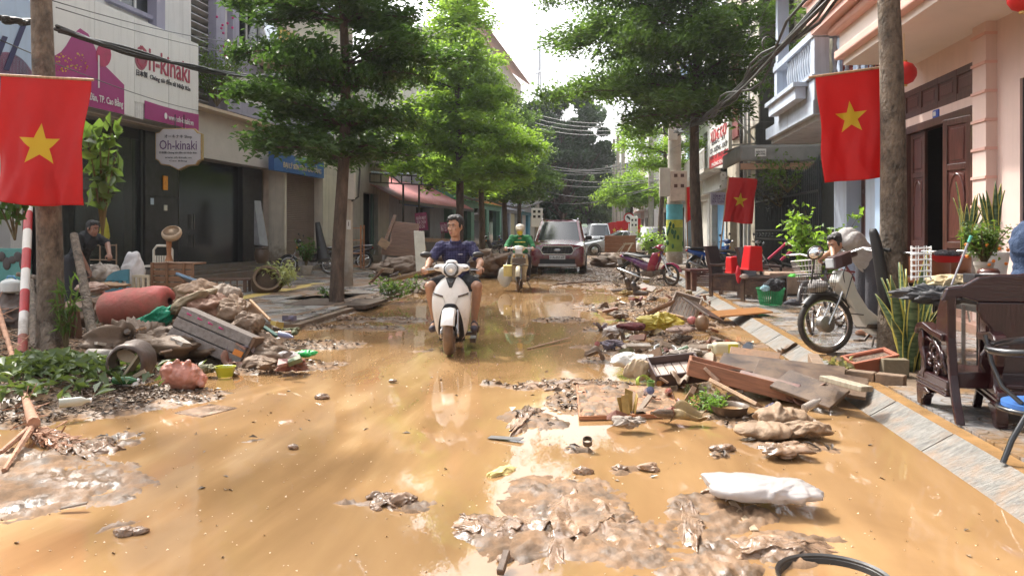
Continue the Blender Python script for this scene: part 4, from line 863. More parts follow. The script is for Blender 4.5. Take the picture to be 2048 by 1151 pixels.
# ---- blue balcony house
bh=rroot('house', 'pale blue house with balustraded balcony and dark wooden door', 'house',18.4); BLW=mat((.50,.58,.70),.65,.08,2,.05,30,.6, streak=.3); BLT=mat((.40,.46,.55),.7,.12,2,.05,30,0, streak=.5); GRS_SHADE=mat((.36,.36,.37),.8,.15,2,.1,20,0, streak=.5)
v0, v1=RY(1668,400)[0],-13.74; d0_, d1_=RY(1693,400)[0], RY(1731,400)[0]
rb(wall(MB(), v0, v1,.1,8.6,0,[(d0_, d1_,.4,3.0),(v0+.4, v0+1.3,4.4,6.2),(v0+2, v0+3.2,4.3,6.3)],.5), 'wall', BLW, bh); shell(FRM, bh, v0, v1,0,8.6,.05,8, BLW)
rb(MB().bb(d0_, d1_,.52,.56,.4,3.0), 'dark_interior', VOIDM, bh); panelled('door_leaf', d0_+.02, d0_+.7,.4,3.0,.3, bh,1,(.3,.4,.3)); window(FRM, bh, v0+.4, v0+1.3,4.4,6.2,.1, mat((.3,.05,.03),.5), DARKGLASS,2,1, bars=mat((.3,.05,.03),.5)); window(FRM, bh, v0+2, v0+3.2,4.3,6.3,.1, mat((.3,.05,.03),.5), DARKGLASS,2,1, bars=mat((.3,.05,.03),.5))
Yn, Yf=14.2,17.4; Xb=3.62; zf=AY(1612,190, Yn).z; zt_=AY(1612,60, Yn).z
def bbx(x0, x1, y0, y1, z0, z1, name, m, par, bev=0): return MB().bb(x0, x1, y0, y1, z0, z1).build(name, m, par, world=True, bevel=bev)
bbx(Xb+.02,4.9, Yn, Yf, zf-.32, zf+.30, 'balcony_wall', GRS_SHADE, bh); bbx(Xb, Xb+.019, Yn+.0, Yf, zf-.32, zf+.28, 'lit_balcony_side', BLT, bh)  # street face bluer as if lit, other faces grey: shade put into the colour
bbx(3.42,3.6, Yn+.5, Yf-.4, zf+.02, zf+.22, 'bay_slab', BLW, bh); bbx(3.36,3.61, Yn+.4, Yf-.3, zf+.222, zf+.30, 'bay_moulding', BLT, bh)
bbx(Xb-.05,4.9, Yn-.03, Yf+.03, zf+.302, zf+.36, 'moulding', BLT, bh,.015)
bbx(Xb-.03,4.9, Yn-.02, Yn+.16, zt_-.12, zt_+.0, 'handrail', GRS_SHADE, bh); bbx(Xb-.03, Xb+.15, Yn+.162, Yf, zt_-.118, zt_, 'handrail', BLT, bh)  # handrails split the same way: shaded grey end, lit blue street side
for x_, y_ in ((Xb, Yn),(Xb, Yf-.25)): bbx(x_, x_+.25, y_, y_+.25, zf+.36, zt_+.08, 'balcony_post', BLW, bh)
bp_=[(.045,0),(.05,.05),(.028,.09),(.05,.22),(.055,.32),(.03,.46),(.045,.52),(.045,.56)]; sc_z=(zt_-.12-zf-.36)/.56
bal=MB().lathe([(r_, z_*sc_z) for r_, z_ in bp_],8).mesh('baluster'); bal.materials.append(BLT); bal.polygons.foreach_set('use_smooth',[True]*len(bal.polygons))
mi=WM[bh.name].inverted()
for k in range(16):
 p_=V((Xb+.06, Yn+.38+k*.17, zf+.36)) if k<11 else V((Xb+.36+(k-11)*.2, Yn+.07, zf+.36)); o=link(bpy.data.objects.new('baluster', bal), bh); o.location=mi@p_
cs=AY(1605,228, Yn); bbx(3.60,4.9, Yn,18.2, cs.z, cs.z+.24, 'lower_canopy', BLT, bh); bbx(3.7,4.9, Yn+.1,18.1, cs.z-.1, cs.z-.002, 'canopy_soffit', GRS_SHADE, bh)
for y_ in (Yn+.02, Yf-.25): bbx(Xb+.02, Xb+.24, y_, y_+.22, zt_+.08,8.4, 'column', BLW, bh)
MB().add([(3.1, Yn-.3,6.55),(4.9, Yn-.3,7.3),(4.9,18.4,7.3),(3.1,18.4,6.55)],[(0,1,2,3)]).build('porch_roof', mat((.07,.06,.06),.7), bh, world=True, solid=.08)
bbx(4.6,4.88,13.8,14.15,.12,3.4, 'corner_column', mat((.42,.55,.74),.6,.08,2,.05,30,.6), bh)
# ---- iron gate and wall
gt=rroot('iron_gate', 'black wrought iron gate of tall spiked bars beside the sapling', 'gate',24.2); gu0, gu1=RY(1512,450)[0], RY(1640,450)[0]; IR=mat((.018,.022,.024),.5,.3,8,.1)
NB=44
for k in range(NB):
 x=gu0+(gu1-gu0)*(k+.5)/NB; f=k/NB; top=2.35+.75*sin(min(1, max(0,(f-.05)/.5))*pi/2) if f<.55 else 3.1-.3*abs(sin((f-.55)*7))
 rb(MB().bb(x-.016, x+.016,-.016,.016,.45, top).add([(x-.02,-.02, top),(x+.02,-.02, top),(x+.02,.02, top),(x-.02,.02, top),(x,0, top+.12)],[(0,1,4),(1,2,4),(2,3,4),(3,0,4)]), 'gate_bar', IR, gt)
fr_=MB()
for z in (.5,1.15,1.4,2.3): fr_.bb(gu0, gu1,-.03,.03, z, z+.05)
for x in (gu0, gu0+(gu1-gu0)*.5, gu1-.05): fr_.bb(x, x+.07,-.035,.035,.4,3.0)
rb(fr_, 'gate_frame', IR, gt)
sc2=MB()
for k in range(16):
 cx_=gu0+(gu1-gu0)*(k+.5)/16
 sc2.tube([V((cx_+.11*cos(t)*(1-t/9),-.02,1.28+.08*sin(t)*(1-t/9))) for t in [j*.5 for j in range(13)]],.008,4)
 if 2<k<12: sc2.tube([V((cx_+.13*cos(t)*(1-t/9),-.02,1.85+.3*sin(t)*(1-t/9))) for t in [j*.5 for j in range(15)]],.009,4)
rb(sc2, 'scrollwork', IR, gt)
rb(MB().bb(gu0, gu1,.5,.55,.1,2.6), 'rear_sheet', mat((.05,.055,.05),.7,.3), gt)
rb(MB().bb(gu0-.1, gu1+.1,-.15,.2,.1,.42), 'plinth', mat((.30,.17,.12),.6,.2,5,.1,20,.5), gt)
# ---- old beige house behind, with canvas awning, pipes and shop sign
oh=rroot('house', 'old stained beige house with drain pipes above a grey canvas awning', 'house',32); o0, o1=RY(1452,300)[0], RY(1640,300,5.6)[0]
OW=mat((.40,.36,.28),.8,.25,1.5,.2,14,1.0, streak=.8); TILEW=mat((.60,.55,.50),.4,.05,4)
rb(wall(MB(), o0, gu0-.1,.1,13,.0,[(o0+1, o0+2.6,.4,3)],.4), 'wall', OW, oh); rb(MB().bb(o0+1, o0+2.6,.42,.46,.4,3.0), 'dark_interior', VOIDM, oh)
rb(wall(MB(), gu0-.1, v0-.02,3.2,10.5,1.2,[(v0-3.2, v0-2.0,4.2,6.2)],.2), 'rear_wall', OW, oh); shell(FRM, oh, o0, v0-.02,0,10.5,1.25,7, OW)
yb=AX(1532,245,6.1); window(FRM, oh, v0-3.2, v0-2.0,4.2,6.2,1.3, mat((.35,.18,.04),.5), DARKGLASS,2,1, bars=mat((.55,.38,.05),.5))
u_=RY(1490,250)[0]; u3=RY(1466,250)[0]; za=RY(1480,272)[1]; zb=RY(1480,190)[1]
rb(MB().bb(u3, RY(1481,250)[0],-.10,-.002, za,9), 'red_column', mat((.16,.03,.03),.6,.1), oh); rb(MB().bb(RY(1481,250)[0]+.01, RY(1520,250)[0],-.04,-.002, za,9), 'white_tiles', TILEW, oh)
for px in (1500,1508,1492):
 x=RY(px,250)[0]; rb(MB().tube([(x,-.16,.2),(x,-.16,8.6)],.06 if px != 1508 else .045,8), 'drain_pipe', mat((.40,.42,.44),.5,.2,4,.05,20,0, streak=.3) if px != 1492 else mat((.04,.04,.04),.6), oh)
aw2=thing('awning', 'grey canvas awning with a small pasted paper notice', 'awning',(4.6,22,3.4),0); p0=AX(1484,305,3.75); Yc=21.6
cvm=mat((.22,.22,.21),.8,.2,3,.1)
za=AY(1500,322, Yc).z; zb=AY(1500,290, Yc).z
xl_, xr_=AY(1482,300, Yc).x, AY(1642,300, Yc).x
MB().grid(lambda s, t: V((xl_+(xr_-xl_)*s, Yc+.02*sin(s*30)*(1-t), za+(zb-za)*t+.03*sin(s*pi)*(t-1))),40,6).build('canvas', cvm, aw2, world=True, smooth=180, solid=.012)
MB().grid(lambda s, t: V((xl_+(xr_-xl_)*s, Yc+3.2*t, zb+.12*t-.05*sin(s*pi))),20,6).build('canvas_top', cvm, aw2, world=True, smooth=180, solid=.012)
MB().grid(lambda s, t: V((xl_, Yc+3.2*s, za+(zb-za)*t)),10,3).build('canvas_side', cvm, aw2, world=True, smooth=180, solid=.012)
px_=AY(1521,305, Yc-.03); nt_=MB().box(px_.x, Yc-.035, px_.z,.29,.006,.20).build('paper_notice', mat((.7,.7,.68),.6), aw2, world=True); ftext(aw2, 'NHẬN PHOTO\nCÔNG CHỨNG', INK, px_.x, Yc-.045, px_.z,.24,.13,0,.01)
wb=AY(1545,335, Yc); MB().bb(xl_, xr_, Yc+.02, Yc+.1, za-.22, za-.06).build('timber_beam', wood((.35,.2,.12),.6, 'x',0), aw2, world=True)
# clinic style sign standing out from the wall
cl=AY(1465,320,27.2); cs_=thing('shop_sign', 'large white sign board with red lettering and red foot strip on the right', 'sign',(cl.x, cl.y,3),0)
zA, zB=AY(1465,322,27.2).z, AY(1465,195,27.2).z; P1=AY(1460,322,27.0); P2=V((AY(1421,350,30.5).x,30.5,0)); dd=(P2-V((P1.x, P1.y,0))); L_=dd.length; ang=atan2(dd.y, dd.x)+pi
Msg=Matrix.Translation((P2.x, P2.y,0))@Matrix.Rotation(ang,4, 'Z')
SWB=mat((.74,.74,.73),.4,.05)
MB().bb(0, L_,-.04,.04, zA+.42, zB-.6).xf(Msg).build('sign_face', SWB, cs_, world=True); MB().bb(0, L_,-.045,.045, zA, zA+.418).xf(Msg).build('red_strip', REDP, cs_, world=True)
MB().bb(L_, L_+.06,-.06,.06, zA, zB+.3).xf(Msg).build('edge_frame', FRAMEW, cs_, world=True)
for bd_, m_, zz_, w_, h_ in (('XƯƠNG KHỚP', REDP,.78,.85,.36),('Bác sĩ', INK,.60,.7,.14),('CƠ - XƯƠNG - KHỚP', INK,.42,.9,.16),('VẬT LÝ TRỊ LIỆU', INK,.24,.9,.16),('PHÒNG KHÁM', FRAMEW,.07,.7,.12)):
 Mw=Msg@Matrix.Translation((L_*.5,-.05, zA+(zB-.6-zA)*zz_))@Matrix.Rotation(pi/2,4, 'X'); txt('lettering', bd_, m_, cs_, loc_m(cs_, Mw), L_*w_, h_*1.5,0,.006,.01)
st_=MB(); st_.bar((P1.x, P1.y, zA+.5),(4.9,26.5, zA+.5),.05); st_.bar((P1.x, P1.y, zA+1.6),(4.9,26.5, zA+.6),.05); st_.build('bracket', mat((.4,.4,.4),.5), cs_, world=True)
sn=AY(1440,397,27); sp2=thing('paper_sign', 'small lilac notice board on the wall left of the hanging flag', 'sign', sn,0)
MB().box(0,0,0,.62,.02,.42).build('board', mat((.55,.52,.66),.5), sp2); txt('lettering', 'TIỆM MAY ĐO\nÁO DÀI - VEST\nSỬA QUẦN ÁO', mat((.10,.03,.2),.5), sp2, Matrix.Translation((0,-.014,0))@Matrix.Rotation(pi/2,4, 'X'),.5,.3,0,.006,.01)
# ---- right side beyond: plain generic frontages
def rshop(label, y0, y1, wallm, hgt, signm=None, X=4.9, fl=None, doorm=VOIDM, trim=FRAMEW, sz=(3.1,3.9)):
 r_=rroot('house', label, 'house', y0); off=X-4.9; a, c=-y1,-y0; L=c-a; holes=[(a+L*.15, a+L*.85,.3,2.9)]; wn=[]
 n=max(1, int(L/2.6))
 for j in range(int((hgt-3.6)/3.3)):
  for k in range(n): wn.append((a+L*(k+.22)/n, a+L*(k+.78)/n,4.3+j*3.3,6.1+j*3.3))
 rb(wall(MB(), a, c,0, hgt, off, holes+wn,.3), 'wall', wallm, r_); shell(FRM, r_, a, c,0, hgt, off+.05,9, wallm)
 rb(MB().bb(a+L*.15, a+L*.85, off+.25, off+.3,.3,2.9), 'shutter', doorm, r_)
 for h_ in wn: window(FRM, r_,*h_, off+.15, trim, GLASS)
 for j in range(int((hgt-3.6)/3.3)):
  z=3.75+j*3.3; rb(MB().bb(a+.1, c-.1, off-.9, off, z, z+.15), 'balcony_slab', wallm, r_)
  rl=MB().bb(a+.1, c-.1, off-.9, off-.86, z+.9, z+.96)
  for k in range(int(L/.22)): rl.bb(a+.1+k*.22, a+.13+k*.22, off-.89, off-.87, z+.15, z+.9)
  rb(rl, 'railing', trim, r_)
 if signm: rb(MB().bb(a+.1, c-.1, off-.25, off-.01,*sz), 'sign_board', signm, r_)
 return r_
rshop('grey house with a blue side door behind the leaning props',32.2,37.5, mat((.42,.40,.36),.7,.2,2,.1,20,1, streak=.6),10.4, mat((.5,.5,.5),.5), doorm=mat((.10,.25,.42),.5))
rshop('white house with a pale panel door beside the concrete pole',37.6,43, mat((.62,.62,.60),.7,.1,2,.1,20,1, streak=.4),10.2, mat((.6,.6,.58),.5), doorm=mat((.55,.53,.48),.5))
rshop('pale cyan narrow tall house',43.1,48, mat((.40,.52,.58),.7,.1,2,.1,20,1, streak=.4),10.4, None)
rshop('grey concrete house behind the low tree',48.1,54, mat((.45,.43,.40),.7,.2,2,.1,20,1, streak=.6),9.6, mat((.3,.3,.3),.5))
rshop('light blue far house on the right',54.1,61, mat((.38,.48,.60),.7,.1,2,.1,20,1, streak=.4),12.5, None)
rshop('cream far house on the right',61.1,69, mat((.58,.52,.42),.7,.1,2,.1,20,1, streak=.5),10, None)
rshop('white far house on the right past the junction',86,95, mat((.6,.6,.6),.7,.1,2,.1,20,1, streak=.5),12.5, None)
rshop('brick red roofed far house on the right',95.1,104, mat((.45,.30,.25),.7,.1,2,.1,20,1, streak=.5),10, None)
rshop('pale far house on the right before the trees',104.1,116, mat((.5,.5,.52),.7,.1,2,.1,20,1, streak=.5),14, None)
hl=np.linspace(-1,1,60); X_, Y_=np.meshgrid(np.linspace(-420,420,60), np.linspace(330,700,30)); Z_=-2+75*np.clip(fbm(X_/120+3, Y_/120,4,3)-.28,0,1)*np.clip((Y_-330)/160,0,1)*2
vv=np.stack([X_, Y_, Z_],2).reshape(-1,3); ii=(np.arange(29)[:, None]*60+np.arange(59)[None,:]).ravel()
struct(mesh_obj('hills', np_mesh('hills', vv, np.stack([ii, ii+1, ii+61, ii+60],1)), mat((.035,.06,.03),.9,.5,.08), None,180))
# ================================================================= VEHICLES AND PEOPLE  (local: +x forward, +y left)
RUB=mat((.025,.022,.02),.7,.3,12,.2,60,.35, dirtn=.4); RUBM=mat((.16,.10,.06),.55,.4,10,.3,50); CHR=mat((.55,.55,.55),.18,.1,8,.02,20,.35, metal=1, dirtn=.3)
STEEL=mat((.30,.29,.28),.4,.3,10,.05,20,.5, metal=.8, dirtn=.3); PLB=mat((.02,.02,.021),.4,.2,8,.05,30,.5, dirtn=.3); SEATM=mat((.018,.018,.019),.5,.2,10,.1,80)
LENS=mat((.55,.58,.6),.06,.1,6,0,1,0, spec=1, coat=1); PAINTW=mat((.80,.79,.76),.22,.03,5,.01,20,.55, coat=.6, dirtn=.28); SKIN=mat((.42,.23,.145),.5,.1,9,.06,60,.25, dirtn=.4); SKIND=mat((.26,.13,.085),.5,.1,9,.06,60)
HAIR=mat((.012,.010,.009),.5,.3,40,.5,90); ENG=mat((.25,.24,.23),.45,.4,14,.3,30,.6, metal=.6)
RX=MX((0,0,0),(pi/2,0,0))
def torus(mb, Rr, r, M, n=30, m=8, fl=1):
 vs=[M@V(((Rr+r*cos(2*pi*j/m))*cos(2*pi*i/n),(Rr+r*cos(2*pi*j/m))*sin(2*pi*i/n), r*fl*sin(2*pi*j/m))) for i in range(n) for j in range(m)]
 return mb.add(vs,[(i*m+j,((i+1)%n)*m+j,((i+1)%n)*m+(j+1)%m, i*m+(j+1)%m) for i in range(n) for j in range(m)])
def wheel(T, x, z, Rr, tw, spokes=20, tyre=RUB, rim=CHR, ry=0, disc=False, y=0):
 M=MX((x, y, z),(pi/2,0, ry)); a=torus(MB(), Rr-tw, tw, M,36,8,1.1); w_=a.build('wheel', tyre, T, smooth=180)
 b=torus(MB(), Rr-tw*2.0, tw*.35, M,36,6,1.8)
 if disc:
  for k in range(5): a_=2*pi*k/5; p=V((cos(a_), sin(a_),0)); b.bar(M@(p*.05), M@(p*(Rr-tw*2)),.035,.022)
  b.lathe([(.09,-.008),(.09,.008)],18, M)
 else:
  for k in range(spokes): a_=2*pi*k/spokes; s=1 if k%2 else-1; p=V((cos(a_), sin(a_),0)); p2=V((cos(a_+.35*s), sin(a_+.35*s),0)); b.tube([M@(p2*.035+V((0,0, s*.02))), M@(p*(Rr-tw*2))],.0022,4, False)
 b.lathe([(.02,-.06),(.055,-.035),(.055,.035),(.02,.06)],14, M); b.build('rim', rim, w_, smooth=40); return w_
def arc(cx, cz, r, a0, a1, n=9, y=0): return [V((cx+r*cos(R(a0+(a1-a0)*i/n)), y, cz+r*sin(R(a0+(a1-a0)*i/n)))) for i in range(n+1)]
def fender(mb, cx, cz, r, a0, a1, w_, n=9):
 pts=arc(cx, cz, r, a0, a1, n)
 rings=[]
 for i, p in enumerate(pts):
  d=(p-V((cx,0, cz))).normalized(); rings.append([p+V((0, w_*s,0))+d*(h_) for s, h_ in ((-1,-.03),(-.8,0),(0,.012),(.8,0),(1,-.03),(.7,-.02),(0,-.004),(-.7,-.02))])
 return mb.loft(rings)
def mirrors(T, x, z, dx=.3, h_=.17, m=PLB, r=.055):
 for s in (-1,1):
  o=MB().tube([(x, s*.17, z),(x-.03, s*.22, z+h_*.6),(x-.03, s*(dx-.03), z+h_)],.006,5).build('mirror_stalk', m, T)
  q=MB().ell((x-.01, s*dx, z+h_+.015),(.02,.062,.038),(0,0,0),14,7).build('mirror', m, T, smooth=180)
def motorbike(name, label, loc, rz, c1, c2=None, lean=0, R_=.285, steer=0, cub=False, group='parked motorbikes', dirtz=.55, seatc=SEATM, mir=True, tilt=0):
 T=thing(name, label, 'motorbike', loc,0, group, rot=(R(lean), R(tilt), rz)); m1=mat(c1,.25,.08,5,.02,20, dirtz, coat=.6, dirtn=.35); m2=mat(c2 or c1,.25,.08,5,.02,20, dirtz, coat=.6, dirtn=.35)
 fx, bx=.62,-.62; z=R_
 wheel(T, bx, z, R_,.036); wheel(T, fx, z, R_,.033, ry=steer)
 s=MB(); hd=V((.30,0,.93)); ax=V((fx,0, z))
 for y in (-.055,.055): s.tube([ax+V((0, y,0)), ax+(hd-ax)*.5+V((0, y,0))],.022,8).tube([ax+(hd-ax)*.5+V((0, y,0)), hd+V((0, y*.6,-.05))],.015,8)
 s.build('front_fork', CHR, T, smooth=40)
 f=MB(); fender(f, fx, z, R_+.03,15,150,.055); f.build('front_fender', m1, T, smooth=50)
 f=MB(); fender(f, bx, z, R_+.04,60,190,.06); f.build('rear_fender', PLB, T, smooth=50)
 # leg shield, both wings, swept back
 for sd in (-1,1):
  g_=MB(); g_.grid(lambda a, b: V((.36-.20*b+.05*sin(a*pi)-.16*a, sd*(.02+.16*a**.8+.05*sin(b*pi)*a),.90-.52*b-.05*a+.05*a*b)),6,7); g_.build('leg_shield', m1, T, smooth=180, solid=.014)
 b=MB(); b.loft([[V((x, w_*cos(t), zc+h_*sin(t))) for t in [2*pi*k/10 for k in range(10)]] for x, w_, zc, h_ in ((.36,.05,.82,.08),(.16,.07,.56,.11),(-.02,.09,.46,.12),(-.22,.11,.50,.13),(-.45,.12,.60,.11),(-.72,.09,.68,.07),(-.95,.035,.74,.03))]); b.build('body_cover', m2, T, smooth=180)
 st=MB(); st.loft([[V((x, w_*cos(t), zc+h_*sin(t)*(1 if sin(t)>0 else .5))) for t in [2*pi*k/12 for k in range(12)]] for x, w_, zc, h_ in ((.02,.05,.70,.03),(-.06,.11,.73,.055),(-.30,.13,.735,.055),(-.5,.12,.77,.055),(-.78,.11,.78,.05),(-.86,.06,.78,.02))]); st.build('seat', seatc, T, smooth=180)
 hb=MB(); hb.tube([(.26,.02*0+.34,1.0),(.30,.2,1.0),(.32,.08,.97),(.32,-.08,.97),(.30,-.2,1.0),(.26,-.34,1.0)],.011,7); hb.build('handlebar', CHR, T, smooth=40)
 for sd in (-1,1): MB().tube([(.265, sd*.24,1.0),(.255, sd*.36,1.0)],.018,8).build('grip', SEATM, T); MB().tube([(.30, sd*.2,1.0),(.34, sd*.34,.985)],.006,5).build('brake_lever', CHR, T)
 c=MB(); c.ell((.33,0,.99),(.085,.15,.075),(0,.4,0),16,9).ell((.28,0,1.0),(.06,.21,.035)); c.build('handlebar_cover', m1, T, smooth=180)
 MB().ell((.40,0,.985),(.035,.10,.05),(0,.5,0),16,8).build('headlight', LENS, T, smooth=180)
 for sd in (-1,1): MB().ell((.345, sd*.115,.80),(.03,.03,.045),(0,.3, sd*.5),10,6).build('indicator', mat((.6,.25,.03),.2, coat=1), T, smooth=180)
 e=MB(); e.lathe([(.075,-.12),(.095,-.10),(.095,.10),(.075,.12)],14, MX((.05,0,.30),(pi/2,0,0))).box(.22,0,.33,.22,.12,.13,(0,-.15,0)).box(-.12,0,.30,.22,.16,.12); e.build('engine', ENG, T, smooth=35)
 ex=MB(); ex.tube([(.25,-.06,.28),(.1,-.10,.18),(-.25,-.14,.2)],.016,7).tube([(-.22,-.15,.2),(-.35,-.155,.24),(-.92,-.17,.40),(-.95,-.17,.41)],[.02,.042,.045,.02],12); ex.build('exhaust', CHR, T, smooth=50)
 sh=MB();
 for sd in (-1,1): sh.tube([(bx, sd*.10, z),(-.50, sd*.11,.60)],.022,8); sh.bar((bx, sd*.07, z),(-.1, sd*.07,.32),.035,.03)
 sh.build('rear_shock', STEEL, T, smooth=40); MB().tube([(-.60,-.12,.80),(-.88,-.11,.82),(-.95,0,.83),(-.88,.11,.82),(-.60,.12,.80)],.011,6).build('grab_rail', CHR, T, smooth=40)
 MB().ell((-.93,0,.74),(.035,.07,.035), None,12,7).build('tail_light', mat((.35,.01,.01),.15, coat=1), T, smooth=180)
 MB().box(-.99,0,.58,.01,.19,.14,(0,-.25,0)).build('number_plate', mat((.65,.65,.62),.5, dirt=.6), T)
 MB().tube([(.02,-.18,.24),(.02,.18,.24)],.011,6).bar((.02,.17,.24),(-.2,.26,.02),.016).box(.02,.2,.25,.05,.1,.02).box(.02,-.2,.25,.05,.1,.02).build('foot_rest', STEEL, T)
 if mir: mirrors(T,.27,1.0)
 return T
 # ---------------- human figures
def hand(mb, w_, d, up, side=1, curl=.9, s=1.0):
 """palm and five bent fingers; d: forearm direction, up: back of the hand, side: +1 puts the thumb on d x up"""
 w_, d, up=V(w_), V(d).normalized(), V(up).normalized(); x=d.cross(up).normalized()*side; up=x.cross(d)*side; up.normalize()
 if up.dot(V((0,0,1)))<-.5 and False: up=-up
 mb.cap(w_, w_+d*.045*s,.024*s,.030*s);
 for k in (-1,-.33,.33,1): mb.cap(w_+d*.02*s+x*k*.018*s, w_+d*.085*s+x*k*.028*s,.016*s,.0135*s,8)
 for k, L in zip((1,.33,-.33,-1),(.068,.078,.073,.058)):
  p=w_+d*.088*s+x*k*.028*s; a=0; q=.0098*s
  for seg in (.45,.32,.25):
   a += curl*.95; e=p+(d*cos(a)-up*sin(a))*L*seg*s*1.05; mb.cap(p, e, q, q*.9,8); p=e; q *= .92
 p=w_+d*.025*s+x*.026*s; a=w_+d*.058*s+x*.058*s-up*.012*s; b=a+(d*.8-x*.15-up*(.3+curl*.5)).normalized()*.034*s
 mb.cap(p, a,.0135*s,.011*s,8).cap(a, b,.011*s,.009*s,8)
def head(mb, c, f, up=V((0,0,1)), s=1.0):
 c, f, up=V(c), V(f).normalized(), V(up).normalized(); r=f.cross(up).normalized(); up=r.cross(f)
 M=Matrix(((*(f),),(*(-r),),(*up,))).transposed()
 q=lambda x, y, z: c+(f*x-r*y+up*z)*s
 mb.ell(q(-.012,0,.025),(.098*s,.076*s,.098*s), M,18,12).ell(q(.022,0,-.045),(.068*s,.058*s,.075*s), M,16,10)
 mb.ell(q(.052,0,-.092),(.030*s,.030*s,.024*s), M).ell(q(.083,0,-.022),(.016*s,.013*s,.026*s), M,10,8).ell(q(.096,0,-.034),(.014*s,.016*s,.010*s), M,10,8)
 mb.ell(q(.074,.030,.030),(.016*s,.028*s,.010*s), M,10,8).ell(q(.074,-.030,.030),(.016*s,.028*s,.010*s), M,10,8)
 for y in (-1,1): mb.ell(q(-.005, y*.079,-.01),(.018*s,.009*s,.03*s), M,10,7).ell(q(.058, y*.040,-.022),(.022*s,.022*s,.020*s), M,10,7)
 mb.ell(q(.080,0,-.062),(.012*s,.022*s,.007*s), M,10,6).ell(q(.078,0,-.073),(.012*s,.018*s,.008*s), M,10,6)
 return q, M
def face(T, q, M, s=1.0, hair='short'):
 d=MB(); e=MB(); l=MB(); h_=MB()
 for y in (-1,1):
  e.ell(q(.0835, y*.031,.010),(.006*s,.0135*s,.0065*s), M,10,6); d.ell(q(.0885, y*.031,.010),(.003*s,.0062*s,.0062*s), M,8,6); d.ell(q(.0885, y*.032,.030),(.006*s,.021*s,.0045*s), M,10,6)
  d.ell(q(.0865, y*.031,.0165),(.005*s,.0145*s,.0025*s), M,10,6)
 l.ell(q(.0915,0,-.062),(.004*s,.021*s,.0045*s), M,10,6).ell(q(.090,0,-.071),(.004*s,.017*s,.0045*s), M,10,6)
 e.build('eyes', mat((.6,.57,.54),.25), T, smooth=180); d.build('eyebrows_and_pupils', HAIR, T, smooth=180); l.build('lips', mat((.30,.10,.08),.45), T, smooth=180)
 if hair:
  g=random.Random(4); h_.ell(q(-.026,0,.047),(.097*s,.083*s,.090*s), M,20,12).ell(q(.030,0,.100),(.055*s,.062*s,.034*s), M,14,8).ell(q(-.055,0,-.005),(.062*s,.074*s,.07*s), M,14,8)
  for k in range(40):
   a, b=g.uniform(-1.4,1.4), g.uniform(.06,.1); p=q(.060*cos(a)+.01,.075*sin(a),.088+g.uniform(-.008,.02)); h_.cap(p, p+M@V((.022*s, g.uniform(-.01,.01)*s, g.uniform(-.026,-.004)*s)),.011*s,.003*s,5)
  for y in (-1,1): h_.ell(q(.012, y*.072,.012),(.022*s,.010*s,.032*s), M,10,6)
  h_.build('hair', HAIR, T, voxel=.006*s, vs=1)
def cloth_m(c,**k): return mat(c,.85,.12,8,.4,70,**k)
# ---------------- the white scooter and its rider
p=G(899,711); sc_rz=-R(84.5)
fw=V((cos(sc_rz), sin(sc_rz),0)); so_=V((p.x, p.y,0))-fw*.62
S=thing('scooter', 'white electric scooter with round headlight ridden through the muddy water', 'scooter', so_, sc_rz)
wheel(S,.62,.25,.25,.052, tyre=RUBM, rim=STEEL, disc=True); wheel(S,-.62,.25,.25,.055, tyre=RUBM, rim=STEEL, disc=True)
lev=[(.12,.10,.40),(.17,.145,.42),(.26,.185,.45),(.38,.205,.475),(.5,.222,.49),(.60,.226,.49),(.68,.216,.485),(.76,.185,.47),(.83,.130,.45),(.875,.070,.425),(.89,.03,.41)]
rings=[]
for z, hw, xf_ in lev:
 rg=[]
 for k in range(25): t=-pi/2+pi*k/24; rg.append(V((xf_-.11+.13*cos(t)**.75 if cos(t)>0 else xf_-.11, hw*sin(t), z)))
 for k in range(25): t=pi/2-pi*k/24; rg.append(V((xf_-.15+.10*max(0, cos(t))**.75,(hw-.02)*sin(t), z)))
 rings.append(rg)
MB().loft(rings).build('front_shield', PAINTW, S, smooth=40)
def on_shield(y, z, off=.006):
 for (z0, h0, x0),(z1, h1, x1) in zip(lev, lev[1:]):
  if z0 <= z <= z1: t=(z-z0)/(z1-z0); hw=h0+(h1-h0)*t; xx=x0+(x1-x0)*t; c=sqrt(max(0,1-(y/hw)**2)) if abs(y)<hw else 0; return V((xx-.11+.13*c**.75+off, y, z))
 return V((.4, y, z))
def patch(name, m, pts_fn, nu, nv, solid=.006, off=.004): return MB().grid(lambda a, b: on_shield(*pts_fn(a, b), off), nu, nv).build(name, m, S, smooth=180, solid=solid)
patch('wheel_well_shade', mat((.006,.006,.007),.7), lambda a, b: ((a-.5)*2*(.150-.05*b**3),.125+.45*b*(1-.18*(2*a-1)**4)),18,14,.004)  # black skin on the shield stands in for the shaded wheel opening
for s_ in (-1,1):
 patch('slit_light', mat((.07,.035,.02),.25, coat=1), lambda a, b: (s_*(.085+.115*a),.655+.032*a+.020*(b-.5)),10,2)
 patch('slit_trim', mat((.5,.48,.42),.3, metal=.8), lambda a, b: (s_*(.055+.032*a),.565+.092*a+.006*(b-.5)),8,1); patch('slit_trim', mat((.5,.48,.42),.3, metal=.8), lambda a, b: (s_*(.085+.118*a),.638+.034*a+.005*(b-.5)),8,1)
patch('emblem_panel', PLB, lambda a, b: ((a-.5)*.125*(1-(1-b))+(a-.5)*.03*(1-b),.755+.115*b),6,6)
for s_ in (-1,1): patch('emblem', CHR, lambda a, b: (s_*(.004+.028*a)+.004*(b-.5),.805+.038*a),5,1,.004,.012)
ft=MB(); fender(ft,.62,.25,.285,25,175,.078,12); ft.build('front_fender', PAINTW, S, smooth=50)
